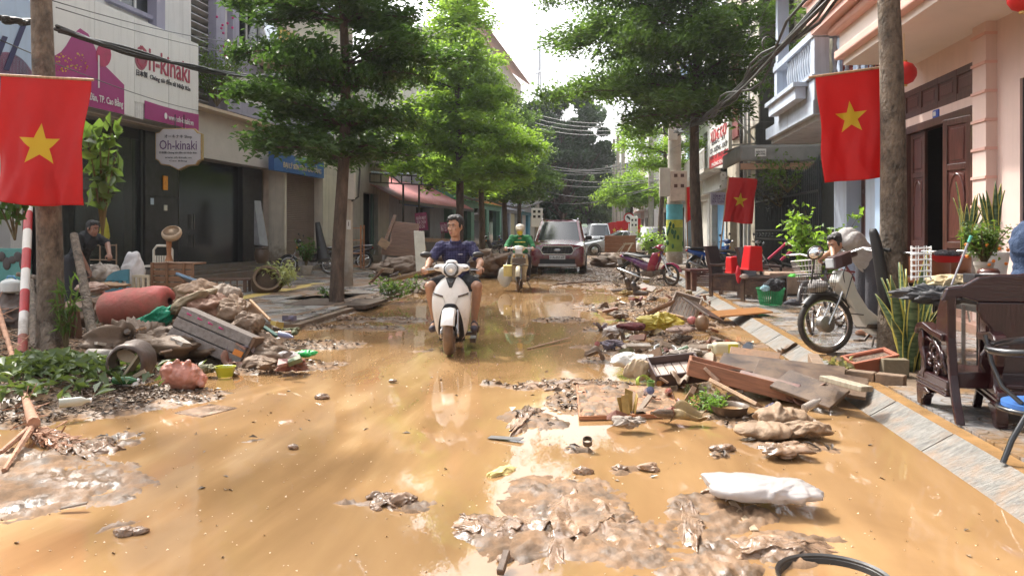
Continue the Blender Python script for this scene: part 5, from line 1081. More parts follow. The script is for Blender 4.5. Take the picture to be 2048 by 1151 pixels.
for y in (-.085,.085): MB().tube([(.60, y,.20),(.47, y*.95,.56)],.020,10).ell((.61, y*1.1,.25),(.035,.018,.05)).build('fork_leg', CHR, S, smooth=50)
hc=MB(); hc.ell((.36,0,.955),(.085,.125,.088),(0,.15,0),24,14).ell((.33,0,.975),(.07,.215,.050), None,24,12).ell((.345,.13,.975),(.055,.085,.045)).ell((.345,-.13,.975),(.055,.085,.045)).ell((.36,0,1.04),(.06,.07,.03)); hc.build('handlebar_cover', PAINTW, S, voxel=.008, vs=3)
n8=[(cos(R(22.5+45*k)), sin(R(22.5+45*k))) for k in range(8)]
Mh=MX((.425,0,.955),(pi/2,0, pi/2))
MB().prism([(x*.094, y*.092) for x, y in n8],.025, MX((.422,0,.955),(0, pi/2-.12,0))@Matrix.Rotation(pi/8*0,4, 'Z')).build('headlight_surround', mat((.08,.075,.07),.3,.1, metal=.6), S, bevel=.01)
MB().ell((.435,0,.955),(.03,.078,.078),(0,.12,0),22,12).build('headlight', LENS, S, smooth=180); torus(MB(),.058,.007, MX((.457,0,.957),(0, pi/2-.12,0)),20,6).build('headlight_ring', CHR, S, smooth=180); MB().ell((.455,0,.955),(.015,.024,.024)).build('headlight_bulb', mat((.9,.88,.8),.1, coat=1), S, smooth=180)
for s_ in (-1,1):
 MB().ell((.395, s_*.165,.978),(.02,.032,.016),(0,0,-s_*.4)).build('indicator', mat((.25,.22,.2),.15, coat=1), S, smooth=180)
 MB().tube([(.31, s_*.20,.955),(.27, s_*.335,.95)],.017,10).build('grip', SEATM, S, smooth=40); MB().tube([(.34, s_*.2,.955),(.35, s_*.32,.945)],.006,6).build('brake_lever', CHR, S)
 MB().tube([(.33, s_*.17,.99),(.30, s_*.19,1.05),(.30, s_*.25,1.10)],.007,6).build('mirror_stalk', PLB, S)
 MB().ell((.315, s_*.305,1.125),(.03,.070,.036),(0,0, s_*.12),18,10).build('mirror', PLB, S, smooth=180)
fb=MB(); fb.box(.10,0,.27,.55,.30,.05); fb.build('floorboard', mat((.10,.10,.10),.5, dirt=.5), S, bevel=.015)
MB().tube([(.33,0,.3),(.37,0,.85)],.07,10).build('steering_column', PLB, S)
rbdy=MB(); rbdy.loft([[V((x, w_*cos(t), zc+h_*sin(t))) for t in [2*pi*k/16 for k in range(16)]] for x, w_, zc, h_ in ((-.13,.09,.45,.18),(-.22,.155,.48,.21),(-.45,.175,.52,.20),(-.70,.165,.58,.16),(-.92,.10,.64,.09),(-1.0,.03,.66,.03))]); rbdy.build('rear_body', PAINTW, S, smooth=180)
sst=MB(); sst.loft([[V((x, w_*cos(t), zc+h_*sin(t))) for t in [2*pi*k/14 for k in range(14)]] for x, w_, zc, h_ in ((-.08,.07,.68,.03),(-.16,.13,.69,.045),(-.45,.15,.70,.05),(-.75,.13,.74,.05),(-.86,.06,.75,.02))]); sst.build('seat', SEATM, S, smooth=180)
MB().tube([(-.35,.16,.2),(-.30,.235,.14),(-.22,.27,.17),(-.17,.285,.24)],.010,6).tube([(-.2,-.17,.12),(-.45,-.2,.1)],.012,6).build('stand', PLB, S)
MB().box(-.03,.20,.17,.12,.13,.035).build('foot_peg', PLB, S)
sp_=MB().box(-.15,.22,.10,.30,.07,.05,(0,.1,0)).build('lower_trim', PLB, S)
P=thing('person', 'young man in a navy checked shirt and black shorts riding the white scooter', 'person', so_, sc_rz)
gazev=V((cos(R(-30)), sin(R(-30)),-.03))
bm_=MB(); pel=V((-.33,0,.77)); ch=V((-.24,0,1.10)); nk=V((-.19,0,1.27))
bm_.ell(pel,(.13,.165,.11)).ell((-.30,0,.93),(.11,.145,.14)).ell(ch,(.115,.165,.15)).cap(ch+V((.02,0,.1)), nk+V((.03,0,.05)),.07,.052)
Hc=V((-.13,0,1.455)); qf, MM=head(bm_, Hc, gazev, s=1.1)
bm_.cap(nk, Hc+V((-.01,0,-.05)),.055,.05)
for s_ in (-1,1):
 shd=V((-.21, s_*.183,1.21)); el=V((-.04, s_*.315,1.02)); wr=V((.215, s_*.30,.985)); hip=V((-.30, s_*.10,.77)); kn=V((.12, s_*.285,.745)); an=V((-.02, s_*.235,.31))
 bm_.cap(ch+V((0, s_*.08,.07)), shd,.062,.05); bm_.chain([shd, el, wr],[.055,.041,.027]); bm_.cap(shd.lerp(el,.3), shd.lerp(el,.7),.052,.046); bm_.cap(el.lerp(wr,.15), el.lerp(wr,.5),.043,.036)
 bm_.chain([hip, kn],[.095,.062]); bm_.chain([kn, kn.lerp(an,.3), an],[.060,.058,.036]); bm_.cap(kn.lerp(an,.25)+V((-.025,0,0)), kn.lerp(an,.5)+V((-.02,0,0)),.05,.042)
 bm_.chain([an+V((-.02,0,-.02)), an+V((.16, s_*.015,-.045))],[.04,.030])
 hand(bm_, wr, V((.3, s_*.05,-.14)), V((.5,0,.85)),-s_,1.05,.98)
bm_.build('body', SKIN, P, voxel=.0065, vs=2); face(P, qf, MM,1.1)
NAVY=cloth_m((.032,.030,.11));
# fine check of the shirt: thin pale lines woven in
def check_mat(c1, c2):
 m=bpy.data.materials.new('checked_cloth'); m.use_nodes=True; t=m.node_tree; N=t.nodes; L=t.links; b=N['Principled BSDF']; b.inputs['Roughness'].default_value=.85
 tc=N.new('ShaderNodeTexCoord'); out=None
 for ax_ in 'YZ':
  wv=N.new('ShaderNodeTexWave'); wv.wave_type='BANDS'; wv.bands_direction=ax_; wv.inputs['Scale'].default_value=10; wv.inputs['Distortion'].default_value=.6; L.new(tc.outputs['Object'], wv.inputs[0])
  r=N.new('ShaderNodeMapRange'); r.inputs[1].default_value=.86; r.inputs[2].default_value=.97; L.new(wv.outputs['Fac'], r.inputs[0])
  if out is None: out=r.outputs[0]
  else: a=N.new('ShaderNodeMath'); a.operation='MAXIMUM'; L.new(out, a.inputs[0]); L.new(r.outputs[0], a.inputs[1]); out=a.outputs[0]
 k=N.new('ShaderNodeMix'); k.data_type='RGBA'; L.new(out, k.inputs[0]); k.inputs[6].default_value=(*c1,1); k.inputs[7].default_value=(*c2,1); L.new(k.outputs[2], b.inputs['Base Color'])
 n=N.new('ShaderNodeTexNoise'); n.inputs['Scale'].default_value=9; n.inputs['Detail'].default_value=3; L.new(tc.outputs['Object'], n.inputs[0]); bp=N.new('ShaderNodeBump'); bp.inputs['Strength'].default_value=.9; bp.inputs['Distance'].default_value=.03; L.new(n.outputs[0], bp.inputs['Height']); L.new(bp.outputs[0], b.inputs['Normal']); return m
sh=MB(); sh.ell((-.305,0,.83),(.145,.178,.10)).ell((-.29,0,.95),(.130,.170,.15)).ell(ch,(.135,.182,.155)).ell((-.20,0,1.20),(.10,.15,.065)); torus(sh,.058,.018, MX((-.17,0,1.275),(0,.35,0)),20,8,1.5)
for s_ in (-1,1):
 shd=V((-.21, s_*.185,1.21)); el=V((-.04, s_*.315,1.02)); sh.cap(ch+V((0, s_*.08,.08)), shd,.092,.074); sh.cap(shd, shd.lerp(el,.68),.073,.066)
sh.build('shirt', check_mat((.014,.013,.055),(.045,.043,.11)), P, voxel=.009, vs=4, wrinkle=.03, wscale=.09)
MB().grid(lambda a, b: V((-.105+.0*a,.035+.055*a,1.125-.012*b)),2,1).build('chest_logo', mat((.35,.35,.4),.7), P, solid=.004)
sr=MB(); sr.ell(pel,(.15,.18,.125))
for s_ in (-1,1): sr.cap((-.30, s_*.10,.77),(.02, s_*.245,.755),.112,.092)
sr.build('shorts', cloth_m((.012,.012,.014)), P, voxel=.01, vs=3, wrinkle=.015)
for s_ in (-1,1): MB().chain([(-.08, s_*.235,.255),(.05, s_*.24,.245),(.16, s_*.25,.245)],[.045,.047,.045]).chain([(.02, s_*.21,.29),(.05, s_*.24,.325),(.06, s_*.275,.29)],[.016,.016,.016]).build('sandal', mat((.03,.035,.07),.6, dirt=.4), P, voxel=.008, vs=1)
# ---------------- the moped courier
p=G(1034,583); mo=V((p.x, p.y,0))+V((0,.62,0)); CRM=(.52,.47,.33)
Mo=motorbike('motorbike', 'old cream step through moped hung with bags ridden by the green shirted courier', mo,-pi/2+R(3), CRM, CRM, group=None, mir=False)
for s_ in (-1,1): MB().grid(lambda a, b: V((.36-.1*b, s_*(.07+.10*a),.82-.62*b)),3,6).build('wide_leg_shield', mat((.58,.52,.38),.4, dirt=.5), Mo, solid=.012, smooth=180)
MB().box(.44,0,.93,.05,.17,.13).build('square_headlight', LENS, Mo, bevel=.02); MB().bb(.3,.5,-.16,.16,.60,.78).build('front_basket_load', mat((.14,.10,.07),.8,.4), Mo, bevel=.04)
bg=thing('plastic_bag', 'translucent white plastic bag hanging at the right side of the cream moped', 'bag', mo+V((-.33,-.25,.30)))
MB().ell((0,0,.02),(.17,.12,.25), None,18,12).cap((0,0,.2),(.05,.1,.42),.05,.01).build('bag', mat((.62,.63,.62),.3,.1,6,.4,20, trans=.4), bg, smooth=180, wrinkle=.06, wscale=.09)
yb_=thing('box', 'pale yellow carton hanging on the cream moped', 'box', mo+V((-.26,-.28,.47))); MB().box(0,0,0,.2,.16,.26,(.1,0,.2)).build('carton', mat((.70,.62,.25),.6), yb_, bevel=.01)
pnl=thing('plastic_sheet', 'two clear plastic folders tied across the moped footboard', 'folder', mo+V((0,-.05,.60)))
for s_ in (-1,1): MB().grid(lambda a, b: V((-.1+.35*b-.05*a, s_*(.18+.42*a),-.02+.06*a+.02*sin(b*7))),5,5).build('clear_folder', mat((.45,.50,.52),.08,.1,5,.3,14, spec=1, alpha=.75), pnl, solid=.006, smooth=180)
C2=thing('person', 'moped courier in a green jacket with yellow face mask and cream helmet', 'person', mo,-pi/2+R(3))
b2_=MB(); ch=V((-.22,0,1.13)); b2_.ell((-.33,0,.82),(.13,.16,.12)).ell(ch,(.11,.15,.17)).cap(ch,(-.16,0,1.36),.07,.05); Hc=V((-.12,0,1.42)); qf, MM=head(b2_, Hc, V((1,0,-.05)))
jk=MB(); jk.ell((-.31,0,.90),(.15,.19,.14)).ell((-.24,0,1.10),(.15,.20,.19)); torus(jk,.06,.025, MX((-.17,0,1.29),(0,.3,0)),16,8)
pt_=MB(); pt_.ell((-.33,0,.80),(.15,.18,.12))
for s_ in (-1,1):
 shd=V((-.20, s_*.19,1.23)); el=V((-.02, s_*.32,1.04)); wr=V((.20, s_*.31,1.02)); b2_.chain([shd, el, wr],[.05,.04,.028]); hand(b2_, wr, V((.3,0,-.08)), V((.3,0,1)),-s_,1.0,1)
 jk.chain([ch+V((0, s_*.08,.08)), shd, el, wr-V((.02,0,0))],[.10,.085,.065,.05]); hip=V((-.30, s_*.10,.78)); kn=V((.10, s_*.20,.76)); an=V((.0, s_*.19,.32)); pt_.chain([hip, kn, an],[.11,.085,.065]); b2_.chain([hip, kn, an],[.09,.06,.04]); b2_.chain([an, an+V((.15,0,-.05))],[.045,.035])
 MB().chain([an+V((-.04,0,-.05)), an+V((.18,0,-.06))],[.055,.05]).build('shoe', PLB, C2, smooth=180)
b2_.build('body', SKIN, C2, voxel=.009, vs=2); jk.build('jacket', cloth_m((.02,.17,.055)), C2, voxel=.012, vs=4, wrinkle=.03); pt_.build('trousers', cloth_m((.03,.03,.04)), C2, voxel=.014, vs=3)
face(C2, qf, MM,1, None)
MB().grid(lambda a, b: V((-.09+.02*sin(a*pi),-.13+.26*a,1.15-.022*b)),8,2).build('yellow_stripe', mat((.6,.6,.1),.7), C2, solid=.02, smooth=180)
MB().ell(qf(.045,0,-.055),(.068,.070,.062), MM,16,10).build('face_mask', cloth_m((.62,.48,.05)), C2, smooth=180)
hm=MB(); hm.ell(qf(-.01,0,.055),(.135,.115,.10), MM,22,12); hm.build('helmet', mat((.62,.56,.46),.35,.05, coat=.3), C2, smooth=180); MB().ell(qf(.10,0,.045),(.07,.09,.012), MM,16,8).build('helmet_peak', mat((.62,.56,.46),.35,.05), C2, smooth=180)
# ---------------- cars
def sect(hw, z0, z1, sh=.06, n=5):
 """closed car body section: flat belly, swelling flank, rounded shoulder"""
 hgt=z1-z0; pts=[(.86*hw, z0),(.97*hw, z0+.06),(hw, z0+.30*hgt),(.985*hw, z0+.70*hgt),(.93*hw, z1-.05),(.80*hw, z1-.005),(.4*hw, z1+.02),(0, z1+.03)]
 r=pts+[(-y, z) for y, z in pts[-2::-1]]; return r
def car(name, label, loc, rz, col, L=4.9, W=1.86, Hh=1.84, kind='suv', group=None, cat='car', front=True, plate='', detail=True):
 T=thing(name, label, cat, loc, rz, group); pm_=mat(col,.22,.04,4,.01,10,.75, coat=1, dirtn=.28); hw=W/2; f=L/2
 belt=Hh*(.60 if kind == 'suv' else .62 if kind == 'sedan' else .55); gc=.25 if kind != 'sedan' else .17
 hood={'suv': Hh*.565, 'sedan': Hh*.52, 'van': Hh*.52}[kind]; cowl=f-{'suv': 1.25, 'sedan': 1.25, 'van': .75}[kind]
 xs=[(f,.78, hood*.70,.36),(f-.04,.90, hood*.82,.28),(f-.14,.96, hood*.93, gc),(f-.5,1, hood*.985, gc),(cowl,1, belt, gc),(0,1, belt+.01, gc),(-f+1.0,1, belt+.01, gc),(-f+.25,.98, belt*(1 if kind != 'sedan' else .98), gc),(-f+.04,.92, belt*.94,.3),(-f,.82, belt*.85,.36)]
 MB().loft([[V((x, y, z)) for y, z in sect(hw*k, z0, z1)] for x, k, z1, z0 in xs]).build('body', pm_, T, smooth=38)
 # glasshouse
 rz_={'suv': (.95,1.95), 'van': (.75,.25), 'sedan': (1.15,1.2)}[kind]
 top0, top1=cowl-rz_[0],{'suv': -f+.65, 'van': -f+.25, 'sedan': -f+1.55}[kind]; b0_, b1_=cowl+.02,{'suv': -f+.18, 'van': -f+.1, 'sedan': -f+.75}[kind]
 def gr(t, k=1.0, e=0): x0=b0_+(top0-b0_)*t; x1=b1_+(top1-b1_)*t; w_=hw*(.91-.17*t)*k; z=belt-.04+(Hh-.06-belt+.04)*t; return x0+e, x1-e, w_, z
 def ring(t, k=1, e=0):
  x0, x1, w_, z=gr(t, k, e); return [V((x0,-w_*.80, z)), V((x0+.06,-w_*.4, z)), V((x0+.08,0, z)), V((x0+.06, w_*.4, z)), V((x0, w_*.80, z)), V((x0-.14, w_*.97, z)), V(((x0+x1)/2, w_, z)), V((x1+.1, w_*.97, z)), V((x1, w_*.8, z)), V((x1,-w_*.8, z)), V((x1+.1,-w_*.97, z)), V(((x0+x1)/2,-w_, z)), V((x0-.14,-w_*.97, z))]
 MB().loft([ring(t) for t in (0,.33,.66,.97)]).build('windows', mat((.03,.035,.04),.03,.05, spec=1), T, smooth=30)
 rf_=MB().loft([ring(.95,1.015,.01), ring(1.0,1.0,-.02),[p*1 for p in [V((q.x*(.94 if True else 1), q.y*.8, q.z+.045)) for q in ring(1.0)]]]); rf_.build('roof', pm_, T, smooth=50)
 pl=MB()
 for s_ in (-1,1):
  r0, r1=ring(0,1.01), ring(.97,1.01); ids=(4,5) if s_>0 else (0,12)
  a, b=(r0[ids[0]]+r0[ids[1]])/2,(r1[ids[0]]+r1[ids[1]])/2; pl.bar(a, b,.075,.06)
  ids=(7,8) if s_>0 else (9,10); a, b=(r0[ids[0]]+r0[ids[1]])/2,(r1[ids[0]]+r1[ids[1]])/2; pl.bar(a, b,.16,.08)
  for fx_ in ((.42,.72) if kind != 'van' else (.3,.55,.78)):
   x0, x1, w_, z=gr(0); X0, X1, W_, Z=gr(.97); pl.bar((x0+(x1-x0)*fx_, s_*(w_+.004), z),(X0+(X1-X0)*fx_, s_*(W_+.004), Z),.07,.02)
 pl.build('pillars', pm_, T)
 wr=.36 if kind == 'suv' else .31
 for x in (f-.88,-f+.95):
  for s_ in (-1,1):
   w_=MB().lathe([(wr*.62,-.12),(wr*.97,-.11),(wr,-.07),(wr,.07),(wr*.97,.11),(wr*.62,.12)],26, MX((x, s_*(hw-.11), wr),(pi/2,0,0))).build('wheel', RUB, T, smooth=40)
   b=MB().lathe([(.03,-.10),(wr*.62,-.09),(wr*.64,-.115),(wr*.60,-.125)] if s_>0 else [(.03,.10),(wr*.62,.09),(wr*.64,.115),(wr*.60,.125)],22, MX((x, s_*(hw-.11), wr),(pi/2,0,0)))
   for k in range(5): a_=2*pi*k/5; b.bar((x+.04*cos(a_), s_*(hw+.005), wr+.04*sin(a_)),(x+wr*.6*cos(a_), s_*(hw+.0), wr+wr*.6*sin(a_)),.05,.02)
   b.build('rim', CHR, w_, smooth=40)
   MB().lathe([(wr+.015,-.02),(wr+.075,-.02),(wr+.075,.02),(wr+.015,.02)],26, MX((x, s_*(hw-.005), wr),(pi/2,0,0)), caps=False).build('wheel_arch', PLB, T, smooth=40)
 if front:
  zg=hood*.80; gw=hw*.58; gh=.13 if kind == 'suv' else .075
  oct_=[(-gw,0),(-gw*.86, gh),(gw*.86, gh),(gw,0),(gw*.86,-gh),(-gw*.86,-gh)]; Mg=Matrix(((0,0,1, f-.05),(1,0,0,0),(0,1,0, zg-.03),(0,0,0,1)))
  gr_=MB().prism(oct_,.06, Mg).build('grille', mat((.015,.015,.015),.5), T); tg=MB(); gm_=MB()
  for k in range(6): p1, p2=oct_[k], oct_[(k+1)%6]; tg.bar((f+.025,*[p1[0]])+(zg-.03+p1[1],),(f+.025, p2[0], zg-.03+p2[1]),.03)
  for k in range(9): gm_.bar((f+.012,-gw*.85+k*gw*.2125, zg-.03-gh+.01),(f+.012,-gw*.85+k*gw*.2125+.06, zg-.03+gh-.01),.012)
  tg.build('grille_trim', CHR, gr_); gm_.build('grille_mesh', mat((.07,.07,.07),.4), gr_)
  for s_ in (-1,1):
   MB().loft([[V((f-.02-.26*t*t, s_*(gw*1.02+(hw*.96-gw)*t), zg+dz)) for dz in (-.09+.02*t,.055+.055*t)]+[V((f-.10-.26*t*t, s_*(gw*1.02+(hw*.95-gw)*t), zg+dz)) for dz in (.055+.055*t,-.09+.02*t)] for t in (0,.35,.7,1)]).build('headlight', LENS, T, smooth=30)
   MB().box(f-.05, s_*hw*.72,.47,.06,.26,.10).build('fog_light_recess', mat((.02,.02,.02),.4), T, bevel=.02)
   MB().bb(cowl-.35, cowl-.2, s_*(hw-.02), s_*(hw+.2), belt+.02, belt+.16).build('door_mirror', mat((.012,.012,.013),.3) if detail else pm_, T, bevel=.03)
  MB().bb(f-.03, f+.012,-hw*.62, hw*.62,.36,.52).build('lower_grille', mat((.015,.015,.015),.5), T); MB().bb(f-.04, f+.03,-hw*.66, hw*.66,.27,.35).build('skid_plate', mat((.45,.44,.43),.4, metal=.5), T, bevel=.01)
  if plate:
   MB().bb(f+.02, f+.035,-.26,.26,.50,.63).build('number_plate', mat((.7,.7,.68),.4), T, bevel=.005)
   txt('lettering', plate, INK, T, Matrix.Translation((f+.037,0,.565))@Matrix(((0,0,1,0),(1,0,0,0),(0,1,0,0),(0,0,0,1))),.46,.085,0,.003,.012)
   MB().lathe([(.001,0),(.115,0),(.115,.02),(.001,.03)],24, Mg@MX((0,0,.06),(0,0,0),(1,.45,1))).build('badge', mat((.40,.42,.45),.25, metal=.7), T, smooth=40); txt('lettering', 'Ford', CHR, T, Matrix.Translation((f+.045,0, zg-.03))@Matrix(((0,0,1,0),(1,0,0,0),(0,1,0,0),(0,0,0,1))),.15,.06,.3,.006)
 if kind != 'sedan' and detail:
  for s_ in (-1,1): MB().tube([(top0-.15, s_*hw*.68, Hh-.02),(top0-.3, s_*hw*.68, Hh+.03),(top1+.4, s_*hw*.68, Hh+.03),(top1+.25, s_*hw*.68, Hh-.02)],.018,6).build('roof_rail', CHR, T, smooth=40)
 return T
a=G(1112,548); car('parked_car', 'maroon sport utility vehicle driving towards the viewer behind the moped',(a.x, a.y+2.45,-.02),-pi/2+R(1),(.16,.012,.03), plate='11A-055.67')
for px, py, Y, rz, col, kind, dims, lb_ in ((1172,0,62,-88,(.70,.70,.68), 'suv',(4.6,1.8,1.75), 'white pickup partly hidden behind the maroon car'),(1197,0,58,-86,(.42,.44,.45), 'van',(4.8,1.75,1.95), 'silver grey van facing the viewer at the junction'),
(1232,0,47,-172,(.40,.42,.45), 'sedan',(4.5,1.78,1.45), 'silver sedan crossing behind the brown cabinet'),(1308,0,45.5,-95,(.72,.72,.70), 'suv',(4.6,1.85,1.68), 'white hatchback parked nose in beside the low tree'),(1262,0,66,-90,(.35,.42,.45), 'sedan',(4.4,1.75,1.5), 'pale car under the row of small flags')):
 q_=AY(px,480, Y); car('parked_car', lb_,(q_.x, q_.y,0), R(rz), col,*dims, kind, cat='car', group='cars at the far junction')
 # ---------------- parked motorbikes
p=G(1303,568,.03); motorbike('motorbike', 'magenta and purple motorbike standing in the mud beside the kerb',(p.x, p.y+.15,.0), R(-38),(.33,.012,.07),(.12,.03,.14), steer=R(-12), lean=3)
p=G(1432,552,.12); motorbike('motorbike', 'blue motorbike parked behind the dark carved chairs',(p.x+.05, p.y,.12), R(18),(.02,.10,.42),(.02,.10,.42), lean=-4, steer=.3)
p=G(618,548,.1); motorbike('motorbike', 'black motorbike parked before the brown roller shutter',(p.x, p.y,.10), R(188),(.02,.02,.022),(.02,.02,.022), lean=5)
p=G(676,540,.1); motorbike('motorbike', 'red motorbike half hidden by the dark tree trunk',(p.x+.05, p.y+.6,.10), R(200),(.33,.015,.05),(.05,.04,.05), lean=5)
for px, py, rz_, c_, lb_ in ((985,512,200,(.03,.03,.03), 'dark motorbike parked beyond the rubbish on the left kerb'),(1010,506,190,(.05,.08,.2), 'dark blue motorbike farther along the left pavement')):
 p=G(px, py,.1); motorbike('motorbike', lb_,(p.x, p.y,.1), R(rz_), c_, c_, lean=5)
p=AY(1418,480,20.5); motorbike('motorbike', 'dark motorbike standing behind the blue one near the iron gate',(p.x+.9, p.y,.12), R(5),(.03,.03,.032),(.03,.03,.032), lean=4)
# ---------------- bicycle, and the white electric moped near the snake plant
def bicycle(label, loc, rz, col, lean=0, steer=0, basket=True):
 T=thing('bicycle', label, 'bicycle', loc,0, None, rot=(R(lean),0, rz)); m1=mat(col,.35,.1,6,.02,20,.5, dirtn=.3); r=.32; z=r
 wheel(T,-.52, z, r,.02,24, tyre=RUB); wheel(T,.54, z, r,.02,24, tyre=RUB, ry=steer)
 f=MB(); hd=V((.36,0,.83)); st=V((-.20,0,.78)); bb_=V((-.05,0,.30)); rw=V((-.52,0, z))
 for a, b, w_ in ((hd, bb_,.018),(hd+V((.02,0,-.1)), st+V((.03,0,-.12)),.014),(st, bb_,.016),(hd, hd+V((-.03,0,.10)),.016)): f.tube([a, b], w_,8)
 for y in (-.05,.05): f.tube([rw+V((0, y,0)), bb_+V((0, y*.4,0))],.009,6).tube([rw+V((0, y,0)), st+V((0.02, y*.4,-.06))],.008,6).tube([V((.54, y, z)), V((.44, y*.9,.66)), hd+V((.03,0,-.08))],.011,6)
 f.build('frame', m1, T, smooth=50)
 MB().tube([(.26,.28,1.0),(.32,.12,1.0),(.33,0,.96),(.32,-.12,1.0),(.26,-.28,1.0)],.011,7).tube([(.33,0,.96),(.34,0,.85)],.012,6).build('handlebar', CHR, T, smooth=50)
 for s_ in (-1,1): MB().tube([(.27, s_*.22,1.0),(.235, s_*.34,1.0)],.016,7).build('grip', SEATM, T)
 MB().ell((-.23,0,.86),(.13,.075,.035), None,14,8).tube([(-.21,0,.84),(-.18,0,.72)],.012,6).build('saddle', SEATM, T, smooth=180)
 for cx_, a0, a1 in ((.54,20,150),(-.52,40,200)): g_=MB(); fender(g_, cx_, z, r+.025, a0, a1,.03); g_.build('mudguard', m1, T, smooth=60)
 c=MB(); torus(c,.085,.006, MX((-.05,-.05,.30),(pi/2,0,0)),20,5); c.bar((-.05,-.07,.3),(.06,-.09,.18),.02,.015).bar((-.05,.07,.3),(-.16,.09,.42),.02,.015).box(.06,-.13,.18,.08,.07,.02).box(-.16,.13,.42,.08,.07,.02); c.build('crank', STEEL, T)
 if basket: wire_basket(T,.46,0,.72,.26,.30,.20, mat((.62,.58,.55),.4, dirt=.3))
 return T
def wire_basket(T, x, y, z, lx, ly, hz, m, name='basket', nw=7):
 b=MB(); k_=.8
 for t in (0,.33,.66,1):
  a, c=lx/2*(k_+(1-k_)*t), ly/2*(k_+(1-k_)*t); zz_=z+hz*t; r_=.006 if t == 1 else .003; P_=[(x-a, y-c, zz_),(x+a, y-c, zz_),(x+a, y+c, zz_),(x-a, y+c, zz_),(x-a, y-c, zz_)]
  for i in range(4): b.tube([P_[i], P_[i+1]], r_,4, False)
 for i in range(nw+1):
  s=-1+2*i/nw
  for sx, sy, ex_, ey in ((s,-1,0,1),(s,1,0,1),(-1, s,1,0),(1, s,1,0)): b.tube([(x+sx*lx/2*k_, y+sy*ly/2*k_, z),(x+sx*lx/2, y+sy*ly/2, z+hz)],.0025,4, False)
  b.tube([(x+s*lx/2*k_, y-ly/2*k_, z),(x+s*lx/2*k_, y+ly/2*k_, z)],.0025,4, False)
 return b.build(name, m, T)
p=G(1592,668,.12); bicycle('dark bicycle with a pale wire basket beside the white moped',(p.x+.50, p.y+.48,.12), R(-124),(.04,.04,.045), lean=6, steer=R(14))
p=G(1745,648,.12); bicycle('old dark red bicycle behind the white moped near the trunk',(p.x, p.y+.4,.12), R(-160),(.14,.015,.02), lean=-5, basket=False)
p=G(1622,706,.12)
def emoped(label, loc, rz):
 T=thing('electric_moped', label, 'moped', loc,0, None, rot=(R(4),0, rz), scale=1.04); W_=mat((.62,.60,.54),.35,.06,5,.03,20,.4, coat=.3, dirtn=.3); BR=mat((.06,.025,.025),.3,.1,5,.02,20,.5, coat=.4)
 r=.295; wheel(T,.58, r, r,.030,26, ry=R(-8)); wheel(T,-.55, r, r,.030,26)
 for s_ in (-1,1): MB().tube([(.58, s_*.06, r),(.40, s_*.06,.62),(.36, s_*.05,.72)],.013,8).build('fork_leg', CHR, T, smooth=50)
 MB().lathe([(.02,-.06),(.085,-.04),(.085,.04),(.02,.06)],20, MX((.58,0, r),(pi/2,0,0))).build('hub_motor', STEEL, T, smooth=40)
 f=MB(); fender(f,.58, r, r+.03,40,150,.05); f.build('front_fender', PLB, T, smooth=60); f=MB(); fender(f,-.55, r, r+.035,30,180,.055); f.build('rear_fender', PLB, T, smooth=60)
 # flat white spine panel sweeping down from the steering head
 side=[(.40,.84),(.47,.72),(.34,.50),(.16,.26),(.02,.17),(-.18,.20),(-.22,.30),(-.02,.34),(.12,.44),(.24,.62),(.30,.80)]
 MB().prism(side,.17, Matrix(((1,0,0,0),(0,0,-1,.085),(0,1,0,0),(0,0,0,1)))).build('spine_cover', W_, T, bevel=.02, seg=3)
 torus(MB(),.055,.02, MX((.17,-.088,.47),(pi/2,0,0)),18,7).build('round_lock', PLB, T, smooth=180)
 MB().lathe([(.03,-.12),(.085,-.10),(.085,.10),(.03,.12)],18, MX((-.10,0,.22),(pi/2,0,0))).build('crank_housing', STEEL, T, smooth=40); MB().bar((-.1,-.13,.22),(0,-.15,.1),.02).box(.02,-.2,.1,.09,.08,.02).bar((-.1,.13,.22),(-.2,.15,.34),.02).box(-.2,.2,.34,.09,.08,.02).build('pedal', PLB, T)
 MB().box(-.02,0,.26,.34,.22,.05).build('footboard', PLB, T, bevel=.015)
 b=MB().loft([[V((x, w_*cos(t), zc+h_*sin(t))) for t in [2*pi*k/12 for k in range(12)]] for x, w_, zc, h_ in ((-.18,.08,.40,.14),(-.32,.11,.48,.14),(-.6,.11,.58,.10),(-.85,.06,.64,.05))]); b.build('rear_cover', W_, T, smooth=180)
 MB().loft([[V((x, w_*cos(t), zc+h_*sin(t))) for t in [2*pi*k/12 for k in range(12)]] for x, w_, zc, h_ in ((-.12,.06,.68,.03),(-.2,.12,.70,.05),(-.5,.13,.72,.05),(-.72,.08,.73,.03))]).build('seat', SEATM, T, smooth=180)
 MB().loft([[V((.36+dx, y*w_, z)) for y, z in ((-1,.86+a_),(1,.86+a_),(.8,.99+a_),(-.8,.99+a_))] for dx, w_, a_ in ((.13,.075,-.02),(.05,.095,.0),(-.08,.08,.04))]).build('headlight_housing', BR, T, bevel=.012); MB().box(.495,0,.905,.02,.125,.10,(0,.1,0)).build('headlight', LENS, T, bevel=.01)
 MB().box(.26,0,.99,.16,.09,.07,(0,.3,0)).build('console', BR, T, bevel=.02)
 MB().tube([(.10,.31,1.03),(.22,.16,1.05),(.28,0,1.0),(.22,-.16,1.05),(.10,-.31,1.03)],.012,8).build('handlebar', CHR, T, smooth=50)
 for s_ in (-1,1): MB().tube([(.12, s_*.25,1.035),(.07, s_*.37,1.02)],.018,8).build('grip', SEATM, T); MB().tube([(.22, s_*.18,1.04),(.17, s_*.34,1.0)],.006,5).build('brake_lever', CHR, T)
 wire_basket(T,.66,0,.60,.26,.30,.20, mat((.05,.05,.05),.4, dirt=.3), nw=9)
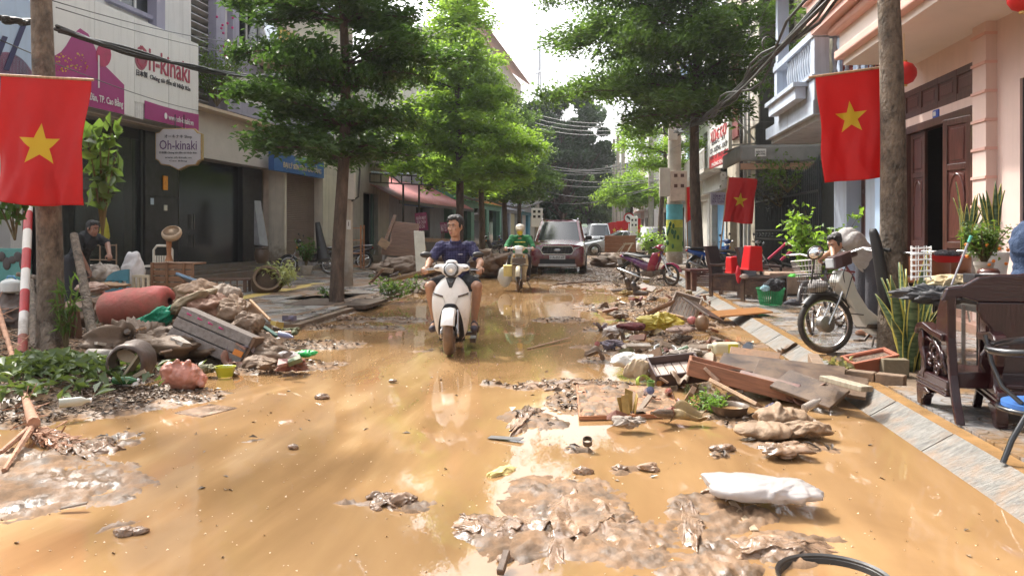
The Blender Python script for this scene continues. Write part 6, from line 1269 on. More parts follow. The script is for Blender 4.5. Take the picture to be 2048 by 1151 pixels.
 MB().ell((.65,.0,.68),(.10,.12,.07)).build('basket_contents', mat((.35,.33,.32),.6,.5,14,.5,30), T, smooth=180, wrinkle=.05, wscale=.05)
 MB().tube([(.3,.1,.8),(.45,.16,.55),(.38,.12,.4),(.2,.1,.38)],.006,5).tube([(.28,.06,1.0),(.42,.1,.8),(.36,.06,.6)],.005,5).build('cable', PLB, T)
 MB().bar((-.1,-.1,.2),(-.16,-.24,.01),.018).build('side_stand', STEEL, T)
 return T
ax_=R(-158)
emoped('white electric moped with wire basket and bent front panel on the wet paving',(p.x+.16-.60*cos(ax_), p.y-.60*sin(ax_),.12), ax_)
mz=thing('mirror', 'round motorbike mirror standing up above the bicycle handlebar', 'mirror', AY(1631,505,7.9)); MB().ell((0,0,0),(.085,.03,.065),(0,-.5,0),18,10).build('shell', PLB, mz, smooth=180); MB().ell((0,-.012,0),(.072,.024,.052),(0,-.5,0),18,10).build('mirror_glass', mat((.8,.82,.84),.03, metal=1), mz, smooth=180); MB().tube([(0,0,0),(-.03,.05,-.30)],.008,6).build('stalk', PLB, mz)
# ================================================================= FLAGS, POSTS, CABLES
REDF=mat((.60,.012,.012),.6,.06,3,.15,90, trans=.35); YELF=mat((.75,.52,.02),.6,.05,3,.1,90, trans=.3)
def flag(label, tl, wv, hv, A=.05, seed=0, star=.27, sc=(.5,.5), pole=None, group='national flags hung along the street', red=REDF):
 tl, wv, hv=V(tl), V(wv), V(hv); T=thing('flag', label, 'flag', tl,0, group); n_=wv.cross(hv).normalized(); q=random.Random(seed); a1, a2, a3=q.uniform(0,6), q.uniform(0,6), q.uniform(0,6)
 def f(u, v_):
  d=A*(v_**.8)*(sin(u*9+a1+v_*1.8)*.55+sin(u*19-v_*2.5+a2)*.25+.35*sin(v_*5+u*4+a3)+.16*abs(sin(u*13-v_*8+a1))+.1*sin(u*33+v_*11)); return wv*(u*(1-.05*v_*sin(v_*3))+.012*sin(v_*9+a1))+hv*(v_+.012*sin(u*6+a2)*v_)+n_*d
 MB().grid(f,56,64).build('cloth', red, T, smooth=180, solid=.004)
 ar=hv.length/wv.length; s=MB(); K=9; tips=[]
 for k in range(10): r_=star*(1 if k%2 == 0 else .40); a=-pi/2+pi*k/5; tips.append((r_*cos(a), r_*sin(a)/ar))
 for side in (1,-1):
  for k in range(10):
   t0, t1=tips[k], tips[(k+1)%10]; o=len(s.v); vs=[]; idx={}
   for i in range(K+1):
    for j in range(K+1-i): idx[i, j]=len(vs); u=sc[0]+(t0[0]*i+t1[0]*j)/K; w_=sc[1]+(t0[1]*i+t1[1]*j)/K; vs.append(f(u, w_)+n_*.005*side)
   s.add(vs,[(idx[i, j], idx[i+1, j], idx[i, j+1]) for i in range(K) for j in range(K-i)]+[(idx[i+1, j], idx[i+1, j+1], idx[i, j+1]) for i in range(K) for j in range(K-i-1)])
 s.build('star', YELF, T, smooth=180)
 if pole: MB().tube([V(pole[0])-tl, V(pole[1])-tl], pole[2],8).build('pole', wood((.45,.28,.16),.6, 'z',0), T)
 return T
def rod(tl, wv, e=.12): tl, wv=V(tl), V(wv); d=wv.normalized(); return (tl-d*e, tl+wv+d*.03,.014)
tl=AY(0,150,7.45); wv=_R*.92+V((0,0,-.05)); flag('large red flag with yellow star hanging across the left tree trunk', tl, wv, V((0,0,-1.29))+_R*-.06,.085,1,.245,(.49,.53), rod(tl, wv,.02))
tl=AY(1632,153,8.9); wv=_R*.86+V((0,0,.12)); flag('large red flag with yellow star beside the mottled trunk on the right', tl, wv, V((0,0,-1.16))+_R*.09,.06,5,.21,(.40,.42), rod(tl, wv,.08))
tl=AY(1457,354,21.5); flag('smaller red flag on a leaning pole in front of the beige house', tl, _R*.76+V((0,0,-.05)), V((0,0,-1.18))+_R*-.12,.06,3,.27,(.5,.5),(tl+V((.0,0,.03)), AY(1440,505,21.6),.02))
tl=AY(1372,375,27); flag('red flag seen edge on hanging beside the concrete pole', tl, V((.34,.5,.1)), V((0,0,-1.15)),.10,4,.27,(.5,.5),(tl, AY(1376,520,27),.02))
for k in range(6):
 a=AY(1192+k*13.5,449-k*2.2,74-3.2*k); flag('red flag number %s from the left in the far row of small flags'%('one', 'two', 'three', 'four', 'five', 'six')[k], a, V((.75,-.3,.05)), V((.05,0,-1.1-.12*k)),.1,10+k,.27)
post=G(44,720,.08); po=thing('striped_post', 'thin red and white striped post standing under the left flag', 'post', post); top=AY(58,390,9.05)-V(post); n=8
for k in range(n): MB().tube([top*(k/n), top*((k+1)/n)],.047,14).build('band', mat((.42,.015,.02),.45,.2,5,.03,20,.6) if k%2 == 0 else mat((.72,.70,.66),.45,.1,5,.03,20,.6), po, smooth=40)
# sign roundels and concrete poles
POLEM=mat((.40,.37,.32),.8,.2,3,.2,30,.7, streak=.3)
def conc_pole(label, p, h_, r0, r1, extra=()):
 T=thing('utility_pole', label, 'pole', p,0, 'concrete utility poles'); MB().tube([(0,0,-.1),(0,0, h_)],[r0, r1],16).build('shaft', POLEM, T, smooth=50); return T
BOXM=mat((.55,.53,.48),.5,.1,4,.05,20,0, streak=.2)
p=G(696,572,.1); cp=conc_pole('square edged concrete pole with meter boxes and black cables next to the dark tree', p,6.4,.12,.10)
for z, w_, h_, x in ((3.55,.24,.95,-.12),(2.35,.22,.62,.12)): MB().box(x,-.18, z, w_,.16, h_).build('meter_box', BOXM, cp, bevel=.01)
MB().tube([(.12,-.16,4.4),(.12,-.16,2.9)],.045,8).build('blue_conduit', mat((.08,.2,.42),.5), cp)
MB().tube([(.2,-.14,4.6),(.24,-.16,3.4),(.34,-.16,2.7),(.3,-.16,2.1),(.14,-.16,2.0)],.022,6).tube([(.17,-.14,4.6),(.18,-.2,3.0),(.06,-.18,2.2),(-.05,-.15,1.9)],.012,6).build('cable', PLB, cp, smooth=180)
MB().box(.06,-.135,1.45,.10,.01,.22).build('number_label', mat((.7,.7,.68),.5), cp); txt('lettering', '1', INK, cp, Matrix.Translation((.06,-.143,1.47))@Matrix.Rotation(pi/2,4, 'X'), None,.1,0,.003)
p=G(1349,528,.1); cp2=conc_pole('concrete pole painted with a blue band and sunflowers carrying meter boxes', p,8.2,.32,.2)
def band(T, z0, z1, c, r_, nm='painted_band'): MB().lathe([(r_, z0),(r_, z1)],22, caps=False).build(nm, mat(c,.7,.25,4,.05), T, smooth=60)
band(cp2,1.75,2.35,(.10,.40,.50),.322, 'blue_band'); band(cp2,1.45,1.75,(.45,.48,.06),.325, 'yellow_band'); band(cp2,.5,1.45,(.20,.30,.04),.326, 'green_band')
fl=MB(); q=random.Random(8)
for k in range(16): a=-pi/2+q.uniform(-1.2,1.2); z=q.uniform(.6,1.6); fl.ell((.325*cos(a),.325*sin(a), z),(.09,.09,.07) if 0 else (.05,.05,.10), None,10,6)
fl.build('painted_leaves', mat((.02,.10,.03),.7), cp2, smooth=180)
for x, z, w_, h_ in ((.12,3.05,.62,1.15),(-.42,3.2,.40,1.1),(-.1,5.2,.34,.7)):
 bx_=MB().box(x,-.42, z, w_,.25, h_).build('meter_box', mat((.55,.46,.40),.6,.15) if x>0 else BOXM, cp2, bevel=.01)
for i in (0,1):
 for j in (0,1): MB().box(.0+.25*i,-.555,3.05+.4*j,.13,.02,.13).build('meter_window', mat((.10,.05,.04),.4), cp2)
cb=MB(); q=random.Random(3)
for k in range(7): a=q.uniform(0,6); cb.tube([V((.25*cos(a)+.1*sin(j+a),-.2+.25*sin(a+j),5.2+j*.35)) for j in range(6)],.018,5)
torus(cb,.35,.03, MX((-.1,-.3,5.3),(pi/2-.3,.2,0)),20,6); torus(cb,.28,.025, MX((.25,-.3,6.1),(pi/2-.2,-.3,0)),20,6); cb.build('cable_coils', PLB, cp2, smooth=180)
fr=MB()
for a_, b_ in (((-.9,0,6.9),(1.0,0,6.9)),((-.9,0,7.9),(1.0,0,7.9)),((-.9,0,6.9),(-.9,0,8.6)),((1.0,0,6.9),(1.0,0,8.2)),((-.3,0,6.4),(-.9,0,6.9))): fr.bar(a_, b_,.08)
fr.build('crossarm_frame', mat((.12,.12,.12),.6), cp2)
for px, Y, h_, lb_ in ((1213,100,11, 'thin far pole above the row of flags'),(1228,84,11, 'far pole right of the hazy trees'),(1236,76,10.5, 'far grey pole by the silver sedan'),(1246,66,11, 'far pole behind the brown cabinet'),(1074,60,8, 'pole beside the blue and white shop sign on the left'),(1302,50,9.5, 'slim pole rising through the thin open tree')):
 a=AY(px,480, Y); conc_pole(lb_,(a.x, a.y,0), h_,.2,.14)
a=AY(1258,436,50); ns=thing('road_sign', 'round no horn sign on a thin post at the far right kerb', 'sign',(a.x, a.y,0)); z=a.z
MB().tube([(0,.03,0),(0,.03, z)],.04,8).build('post', FRAMEW, ns); MB().lathe([(.001,0),(.33,0),(.33,.03),(.001,.03)],28, MX((0,.02, z),(pi/2,0,0))).build('disc', FRAMEW, ns); torus(MB(),.30,.04, MX((0,-.015, z),(pi/2,0,0)),28,6,.3).build('red_ring', mat((.5,.02,.02),.5), ns); MB().box(0,-.02, z,.36,.02,.12,(0,.75,0)).build('horn_symbol', INK, ns)
gb=AY(1268,455,46); ub=thing('meter_cabinet', 'white perforated meter cabinet on the far right kerb by the round sign', 'box',(gb.x, gb.y,0)); MB().box(0,0, gb.z,.42,.25,1.3).build('box', FRAMEW, ub, bevel=.02)
for i in (-1,1):
 for j in (0,1): MB().box(i*.1,-.13, gb.z+.15+.28*j,.1,.02,.12).build('meter_window', INK, ub)
MB().tube([(0,0,0),(0,0, gb.z)],.09,8).build('post', POLEM, ub)
wb_=AY(1074,435,40); cb_=thing('meter_cabinet', 'white four eyed meter box left of the maroon car', 'box',(wb_.x, wb_.y,0)); MB().box(0,0, wb_.z,.55,.3,.95).build('box', FRAMEW, cb_, bevel=.02); MB().tube([(0,.2,0),(0,.2, wb_.z)],.1,8).build('post', POLEM, cb_)
for i in (-1,1):
 for j in (0,1): MB().box(i*.12,-.155, wb_.z+.05+.25*j,.13,.02,.13).build('meter_window', INK, cb_)
def cable(label, a, b, sag, r_, n_str=1, spread=.04, group='overhead cables', seed=1, nseg=24):
 q=random.Random(seed); a, b=V(a), V(b); T=thing('cable', label, 'cable', a,0, group)
 m=MB()
 for s in range(n_str):
  o=[V((q.gauss(0, spread), q.gauss(0, spread), q.gauss(0, spread))) for _ in range(5)]; ph=q.uniform(0,6)
  pts=[(b-a)*(i/nseg)+V((0,0,-4*sag*(i/nseg)*(1-i/nseg)))+(o[0]*sin(i*.9+ph)+o[1]*cos(i*.5+ph))*.9 for i in range(nseg+1)]; m.tube(pts, r_,6)
 m.build('strands', PLB, T, smooth=180); return T
cable('thick black cable bundle sagging across the white sign', AY(112,58,9.3), AY(690,132,20.5),.42,.022,6,.022)
cable('thick black cable bundle leaving the picture at the upper left', AY(-60,24,8.6), AY(74,44,9.3),.03,.024,5,.02, seed=2)
for k,(a, b, s_) in enumerate((((112,15,9.3),(560,118,20),.12),((100,0,9.3),(600,90,20),.2),((0,80,8.8),(400,222,19),.1),((250,165,17),(600,210,26),.1))): cable('thin single wire above the black shop front, strand %s'%('upper', 'top', 'low slanting', 'lowest')[k], AY(*a), AY(*b), s_,.007,1,0, seed=k)
cable('heavy twisted cable bundle passing the blue balcony', AY(1665,-20,9), AY(1350,262,31),.35,.02,9,.05, seed=4)
for k,(a, b, s_) in enumerate((((1700,-60,10),(1340,300,32),.3),((1560,-40,14),(1460,120,25),.2),((1450,235,28),(1560,262,20),.08),((1640,250,15),(1455,232,24),.05),((1120,480,60),(1340,395,34),0))):
 if k<4: cable('thin wire near the balconies, strand %s'%('outer', 'steep upper', 'short lower', 'level')[k], AY(*a), AY(*b), s_,.008,1,0, seed=k)
q=random.Random(12)
for k in range(9): y0=360+q.uniform(-40,32); T=cable('far wires crossing the street before the dark tree', AY(1060, y0+q.uniform(-8,8),62), AY(1330, y0+q.uniform(-30,20),46),.5+q.random()*.5,.022,1,0, 'far wires crossing the street', seed=k)
for k in range(4): cable('far wires crossing the open sky', AY(1060,225+k*9,60), AY(1300,238+k*7,50),.5,.02,1,0, 'far wires crossing the open sky', seed=k)
cable('heavy cable hanging from the light green tree to the green shop', AY(800,285,28), AY(1010,390,45),1.0,.05,3,.04, seed=6); cable('long black cable along the blue sign', AY(905,352,40), AY(1100,392,62),1.2,.06,2,.04, seed=7)
lo=MB(); T=thing('cable_coil', 'loose cable loop hanging under the wires by the blue balcony', 'cable', AY(1540,90,13)); torus(lo,.14,.012, MX((0,0,0),(pi/2-.2,.1,.3)),22,5); lo.build('coil', PLB, T)
T=thing('cable_coil', 'pale loose cable loop near the stained wall', 'cable', AY(1436,205,24)); lo=MB(); torus(lo,.27,.012, MX((0,0,0),(pi/2-.2,.1,.2)),22,5); lo.build('coil', BOXM, T)
for px, py, D_, r_, lb_ in ((1808,147,10.5,.15, 'red paper lantern hanging beside the mottled trunk'),(2046,-4,6.5,.11, 'red paper lantern cut by the upper right corner')):
 T=thing('lantern', lb_, 'lantern', AY(px, py, D_),0, 'red lanterns on the pink house'); lm=MB();
 lm.lathe([(r_*.25,-r_*.95),(r_*.7,-r_*.72),(r_*.96,-r_*.3),(r_,0),(r_*.96, r_*.3),(r_*.7, r_*.72),(r_*.25, r_*.95)],24); lm.build('paper_shade', mat((.50,.015,.015),.5,.1,3, trans=.25), T, smooth=180)
 MB().lathe([(r_*.26,-r_*1.08),(r_*.26,-r_*.93)],12).build('golden_cap', mat((.5,.33,.08),.4), T); MB().lathe([(r_*.26, r_*.93),(r_*.26, r_*1.08)],12).tube([(0,0, r_),(0,0, r_+.35)],.004,4).build('golden_cap', mat((.5,.33,.08),.4), T)
 # ================================================================= SOFT AND BROKEN THINGS
def lump(name, label, cat, px, py, D, size, col, wr=.25, ws=.12, rz=0, rot=None, rough=.85, dirt=1.2, tr=0, group=None, seed=0, z=None, coat=0, m=None):
 """a crumpled soft thing: (px, py) is its middle, D its distance along the street"""
 c=AY(px, py, D); T=thing(name, label, cat, c,0, group, rot=rot or (0,0, rz)); sx, sy, sz=size; q=random.Random(seed or int(px+py)); o=q.uniform(0,50)
 n, k=84,48; b=MB()
 from mathutils import noise as NZ
 b.ell((0,0,0),(1,1,1), None, n, k); vs=[]
 for x, y, z_ in b.v:
  p=V((x*sx, y*sy, z_*sz)); d=p/ws; dd_=d*.5+V((o,0,0)); d=d+V((NZ.noise(dd_), NZ.noise(dd_+V((9,0,0))), NZ.noise(dd_+V((0,9,0)))))*.9; e0, e1, e2=(abs(NZ.noise(d*k_+V((o, k_,0)))) for k_ in (.7,1.5,3.1)); g=NZ.fractal(d*.4+V((0, o, o)),1,2,3)
  s=1+wr*(.85*g-.95*(e0-.2)-.6*(e1-.2)-.28*(e2-.2)); vs.append(p*s)
 b.v=[tuple(v) for v in vs]; b.build({'bag': 'bag_skin'}.get(name, 'fabric'), m or mat(col, rough,.25,6,.35,40, dirt, trans=tr, coat=coat, dirtn=.3), T, smooth=180); return T
def sheet(name, label, cat, pts, col, amp=.05, freq=7., seed=0, rough=.8, nu=50, nv=36, dirt=1., z0=.03, group=None, m=None, tr=0, fine=.3):
 """a crumpled cloth or film lying over the ground quad given by four pixels"""
 from mathutils import noise as NZ
 P=[G(*p, z0) for p in pts]; c=sum(P, V((0,0,0)))/4; T=thing(name, label, cat, c,0, group); P=[p-c for p in P]; o=seed*7.3
 def f(u, v_):
  e, e2=NZ.fractal(V((u*3.5+o, v_*3.5, o)),1,2,3), NZ.fractal(V((u*3.5, v_*3.5+o,4)),1,2,3); uu_, vv_=.5+(u-.5)*1.1+e*.28,.5+(v_-.5)*1.1+e2*.30; p=P[0]*(1-uu_)*(1-vv_)+P[1]*uu_*(1-vv_)+P[2]*uu_*vv_+P[3]*(1-uu_)*vv_
  w=V((p.x*freq+o, p.y*freq*.55, o)); h_=NZ.ridged_multi_fractal(w,1.0,2.2,4,1,2)-.9; h2=NZ.noise(w*.35); ed=min(1,4*min(u,1-u, v_,1-v_)+.05)
  return p+V((0,0,-.035*(1-ed)-.012+amp*.62*(max(-.5, h_)*.6+h2*.5+.22)*ed))
 MB().grid(f, nu, nv).build('cloth' if name != 'bag' else 'bag_skin', m or mat(col, rough,.3,7,.4,45, dirt, trans=tr, dirtn=.3), T, smooth=180, solid=.004); return T
def plank(name, label, cat, a, b, w_, t, m, roll=0, group=None, D=None, bev=.004):
 a, b=V(a), V(b); T=thing(name, label, cat,(a+b)/2,0, group); d=b-a; roll -= pi/2 if roll>.9 else 0; q=d.to_track_quat('Z', 'Y').to_matrix().to_4x4()@Matrix.Rotation(roll,4, 'Z'); MB().box(0,0,0, w_, t, d.length).xf(q).build('board', m, T, bevel=bev, seg=1); return T
WD_RED=wood((.12,.035,.022),.35, 'z',.4,.3,.5); WD_LT=wood((.42,.24,.12),.6, 'z',.5); WD_MID=wood((.25,.125,.06),.55, 'z',.6); WD_DK=wood((.035,.02,.016),.4, 'z',.45,.1,.5); WD_X=wood((.27,.14,.075),.55, 'x',.6)
MUDCLOTH=mud_mat((.34,.22,.14),(.14,.09,.058),.22)
# ---- the heap on the left bank
lump('rubbish', 'brown soaked bedding at the bottom of the left rubbish heap', 'rubbish',350,700,8.3,(.85,.6,.22),(.10,.07,.05),.9,.22)
lump('rubbish', 'dark wet rags behind the drum at the heap foot', 'rubbish',270,690,8.0,(.5,.4,.24),(.05,.035,.03),.9,.16); lump('rubbish', 'grey brown rags spilling to the right end of the heap', 'rubbish',500,715,8.4,(.5,.4,.16),(.11,.08,.06),.5,.2)
T=thing('fabric_roll', 'torn pinkish red fabric roll lying with its black open end to the left', 'roll', AY(275,612,9.3),0, None, rot=(0, R(-8), R(-6)))
from mathutils import noise as NZ
rings=[[V((x, r_*cos(a)*(1+.10*NZ.noise(V((x*4, cos(a)*2, sin(a)*2)))), r_*sin(a)*(1+.14*NZ.noise(V((x*4+9, cos(a)*2, sin(a)*2)))))) for a in [2*pi*k/28 for k in range(28)]] for x, r_ in ((-.42,.21),(-.40,.225),(-.3,.225),(-.1,.225),(.1,.22),(.28,.215),(.40,.20),(.44,.16),(.46,.05))]
MB().loft(rings, False).build('roll_cover', mat((.52,.09,.075),.55,.25,5,.4,24,.9, dirtn=.25), T, smooth=180, solid=.01); MB().loft([[v*.97 for v in r_] for r_ in rings[:2]]).ell((-.41,0,0),(.03,.2,.2)).build('dark_core', mat((.01,.01,.012),.6,.3,8,.5,20), T, smooth=180)
lump('cloth', 'emerald green plastic sheet tucked under the fabric roll', 'cloth',318,634,8.7,(.25,.2,.10),(.02,.30,.17),.6,.12, rot=(0,-.5,0), rough=.3, dirt=0)
for px, py, D_, s_, c_, l_, rt in ((398,596,9.2,(.30,.22,.18),(.30,.18,.10), 'beige brown cushion on top of the left heap',0),(432,622,8.9,(.34,.25,.15),(.20,.055,.03), 'rust red blanket draped over the left heap',.45),(478,628,8.9,(.25,.25,.2),(.30,.20,.13), 'muddy beige quilt at the right of the rust blanket',.5),
(498,655,8.6,(.18,.2,.16),(.16,.11,.08), 'grey brown crumpled shirt below the beige quilt',.6),(382,606,8.9,(.28,.2,.08),(.30,.26,.15), 'patterned olive scarf twisted across the heap',-.5),(330,668,8.2,(.25,.18,.06),(.33,.22,.12), 'stiff tan cloth flap hanging in front of the heap',-.35),
(532,690,8.5,(.22,.2,.12),(.22,.14,.09), 'wet brown sack at the right foot of the heap',.4),(516,728,7.8,(.16,.14,.08),(.20,.13,.09), 'small muddy bundle near the green scrap',0),(452,590,9.3,(.2,.18,.14),(.26,.22,.18), 'grey dusty pillow behind the rust blanket',.2)):
 lump('cloth', l_, 'cloth', px, py, D_, s_, c_,.5,.16, rot=(0, rt,0))
T=thing('drawer_chest', 'overturned patterned silver and black drawer chest sliding down the heap', 'chest', AY(432,672,8.1),0, None, rot=(R(-8), R(24), R(8)))
CH=mat((.30,.30,.31),.35,.5,22,.1,60,1.1, metal=.3, dirtn=.25)
for k in range(3): MB().box(0,-.01*k,.11-.115*k,.80,.42,.105).build('drawer', CH, T, bevel=.006); MB().box(0,-.01*k,.055-.115*k,.79,.40,.008).build('dark_gap', BLACK, T)
MB().box(.42,0,-.01,.03,.44,.36).build('side_panel', wood((.16,.09,.05),.6, 'z',0), T)
for k in range(4): MB().box(-.28+.12*k,-.2,.12,.09,.03,.012,(.3,0,.5)).build('pink_sticker', mat((.5,.06,.2),.5), T)
MB().box(.34,-.235,-.04,.10,.02,.06).build('orange_label', mat((.75,.25,.04),.5), T)
p=G(262,757,.08); T=thing('drum', 'rusty grey metal drum lying on its side with a broken lid inside', 'drum',(p.x, p.y,.235),0, None, rot=(0,0, R(12)))
dm=mat((.085,.06,.05),.5,.4,6,.3,20,.25, metal=.3); Md=MX((0,0,0),(pi/2,0,0)); MB().lathe([(.15,-.13),(.172,-.14),(.176,-.12),(.16,.0),(.165,.12),(.14,.15)],34, Md, False).jit(.004).build('barrel', dm, T, smooth=60, solid=.012)
MB().lathe([(.001,0),(.085,0),(.085,.015),(.001,.015)],22, MX((-.03,-.02,.05),(pi/2-.3,.4,0),(1,.6,1))).build('lid', mat((.40,.30,.20),.6), T); MB().box(.03,0,-.02,.02,.2,.28,(0,.6,0)).box(.10,-.14,-.10,.16,.03,.035,(0,-.5,0)).build('broken_slat', mat((.40,.32,.22),.6), T)
p=G(357,775,.05); T=thing('money_jar', 'broken pink pig shaped jar lying at the edge of the water', 'jar',(p.x, p.y+.1,.13),0, None, rot=(0,.3, R(20)))
b=MB(); b.ell((0,0,0),(.17,.14,.13), None,24,14).ell((-.14,-.03,.02),(.07,.09,.09)).ell((.13,-.02,.02),(.07,.06,.06)).ell((-.09,-.06,.12),(.03,.02,.035)).ell((.0,-.06,.13),(.03,.02,.03)).ell((.16,-.09,-.02),(.035,.03,.03)).ell((-.14,-.10,-.06),(.03,.03,.04)); b.build('shell', mat((.48,.19,.13),.35,.3,6,.1,20,.2, coat=.3), T, voxel=.012, vs=2, wrinkle=.03, wscale=.06)
p=G(205,730,.1); T=thing('pipe', 'short grey plastic pipe with a white ring at its end', 'pipe',(p.x, p.y,.19),0, None, rot=(0,0, R(-10))); MB().lathe([(.06,-.16),(.065,.13)],20, MX((0,0,0),(0, pi/2,0)), False).build('tube', mat((.25,.22,.19),.6,.3), T, smooth=60, solid=.01); torus(MB(),.06,.014, MX((.14,0,0),(0, pi/2,0)),20,6).build('white_ring', mat((.6,.57,.5),.5), T, smooth=180)
def bottle(label, px, py, z, col, L=.22, r_=.035, rz=0, tr=.2):
 p=G(px, py, z); T=thing('bottle', label, 'bottle',(p.x, p.y, z+r_),0, None, rot=(0,0, R(rz))); MB().lathe([(.005,-L*.5),(r_,-L*.48),(r_, L*.18),(r_*.45, L*.34),(r_*.4, L*.46),(.004, L*.47)],16, MX((0,0,0),(0, pi/2,0))).build('glass_body', mat(col,.1,.1,5,0,1,0, coat=1, trans=tr), T, smooth=50); MB().lathe([(r_*.46, L*.44),(r_*.46, L*.5)],12, MX((0,0,0),(0, pi/2,0))).build('cap', FRAMEW, T); return T
bottle('green bottle lying beside the drum',252,768,.08,(.03,.16,.04), rz=12); bottle('clear water bottle among the leaves',150,812,.1,(.5,.5,.42), rz=40); bottle('small amber bottle near the carton',1325,770,.04,(.3,.12,.03),.15,.025,60); bottle('milky bottle by the white tub',1290,752,.04,(.5,.5,.45),.2,.04,30)
T=thing('tub', 'yellow green plastic tub half sunk at the water edge', 'tub', G(450,752,.01)); MB().lathe([(.07,0),(.10,.09),(.105,.095),(.09,.09),(.065,.012)],18, None, False).build('bowl', mat((.50,.52,.04),.3,.1,5,0,1,0, coat=.5, trans=.2), T, smooth=50)
lump('bag', 'bright green torn bag at the right tip of the left heap', 'bag',610,706,8.4,(.12,.06,.045),(.02,.42,.10),.5,.08, rough=.3, dirt=0); lump('bag', 'small white plastic scrap with pink print near the green bag', 'bag',575,712,8.3,(.12,.08,.05),(.55,.5,.48),.5,.08, rough=.4, dirt=0)
T=plank('board', 'long dark blue board leaning down the back of the heap', 'board', AY(368,556,10), AY(468,592,9.5),.30,.035, mat((.03,.11,.20),.4,.3,6,.1,20,.7), R(60)); plank('board', 'thin white stick poking from the right of the heap', 'stick', AY(500,600,8.9), AY(540,640,8.6),.03,.03, WD_LT); plank('board', 'dark green trim strip running down to the right', 'board', AY(515,645,9.0), AY(555,672,8.7),.05,.03, mat((.02,.09,.07),.5)); plank('board', 'thin cream stick lying across the brown rags', 'stick', AY(245,668,8), AY(292,655,8),.025,.025, WD_LT)
plank('board', 'rectangular panel outline showing just above the water left', 'board', G(376,830,.0), G(447,812,.0),.30,.014, MUDCLOTH, R(90))
# leaf pile on the bank
g=np.random.default_rng(5); N_=1000; x=g.normal(0,1, N_); y=g.normal(0,1, N_); c0=G(105,755,.1); P_=np.stack([c0.x-.08+x*.40, c0.y+y*.42,.12+.20*np.exp(-(x*x+y*y)*.45)*g.uniform(.2,1.1, N_)],1)
vv, f=leaves(P_,.13,.5,5,.42); stuff(tag(mesh_obj('leaf_pile', np_mesh('leaf_pile', vv, f), leaf_mat((.03,.06,.02),(.12,.17,.05),.25)), None))
def bush(name, label, cat, p, r_, h_, n, ls, lm, seed, stems=8, pot=None, group=None, asp=.5, fl=.5):
 q=random.Random(seed); g=np.random.default_rng(seed); T=thing(name, label, cat, p,0, group); b=MB(); cs=[]
 for k in range(stems):
  a=q.uniform(0,6.28); rr=r_*q.uniform(.3,1); e=V((cos(a)*rr, sin(a)*rr, h_*q.uniform(.55,1))); mid=e*.5+V((0,0, h_*.1)); pts=[V((0,0,0)), mid, e]; b.tube(pts,[.012,.008,.003],5, False)
  for j in range(8): t=.35+.65*j/7; cs.append((V((0,0,0))*(1-t)**2+mid*2*t*(1-t)+e*t*t))
 b.build('stems', mat((.12,.09,.04),.8), T)
 cs=np.array([tuple(c) for c in cs]); i=g.integers(0, len(cs), n); P=cs[i]+g.normal(0, r_*.13,(n,3)); vv, f=leaves(P, ls, fl, seed, asp); mesh_obj('foliage', np_mesh('foliage', vv, f), lm, T)
 if pot: MB().lathe([(pot*.7,-pot*1.1),(pot,.0),(pot*1.06,.0),(pot*1.06,.03),(pot*.9,.03),(pot*.85,-.02)],20).build('pot', mat((.40,.37,.33),.6,.15,5,.1,20,.5), T, smooth=50)
 return T
p=G(165,700,.1); bush('climbing_plant', 'broad leafed climbing plant on the prop poles behind the left flag', 'plant',(p.x+.0, p.y+.35,1.35),.34,1.3,110,.2, leaf_mat((.025,.05,.02),(.10,.17,.04),.35),51,9, fl=.9)
p=G(20,700,.1); bush('climbing_plant', 'dark hanging leaves left of the striped post', 'plant',(p.x-.1, p.y+.2,1.3),.4,.8,60,.2, LEAF_D,52,5, fl=1.1)
p=G(120,710,.1); bush('weed', 'slender green reeds growing between the prop poles', 'plant',(p.x, p.y+.1,.1),.16,.8,130,.16, LEAF_M,53,8, asp=.14, fl=1.3)
def props(label, items, loc):
 T=thing('tree_prop', label, 'prop poles', loc,0, None)
 for a, b, r_ in items: MB().tube([V(a)-V(loc),(V(a)+V(b))/2-V(loc)+V((.012,0,.01)), V(b)-V(loc)],[r_, r_*.95, r_*.85],9).build('pole', BARK2, T, smooth=60)
 return T
base=G(95,705,.08)
props('rough wooden poles propping the left tree with a cloth hung on one',[(G(192,716,.08), AY(148,470,9.1),.055),(G(98,722,.05), AY(80,400,9.1),.075),(AY(36,548,9.0), AY(96,562,8.75),.028),(AY(106,633,8.9), AY(180,614,8.75),.03),(G(70,700,.1), AY(60,560,9.5),.05)], base)
T=thing('cloth', 'long brown wet cloth hanging from a stub of the prop pole', 'cloth', AY(158,615,8.72)); MB().grid(lambda u, v_: V((-.02+(u-.5)*(.06+.30*v_)-.10*v_,.03*sin(u*14)*(.4+v_)-.02,-.55*v_)),26,20).build('fabric', mat((.17,.09,.055),.8,.3,6,.4,40, trans=.1), T, smooth=180, solid=.006)
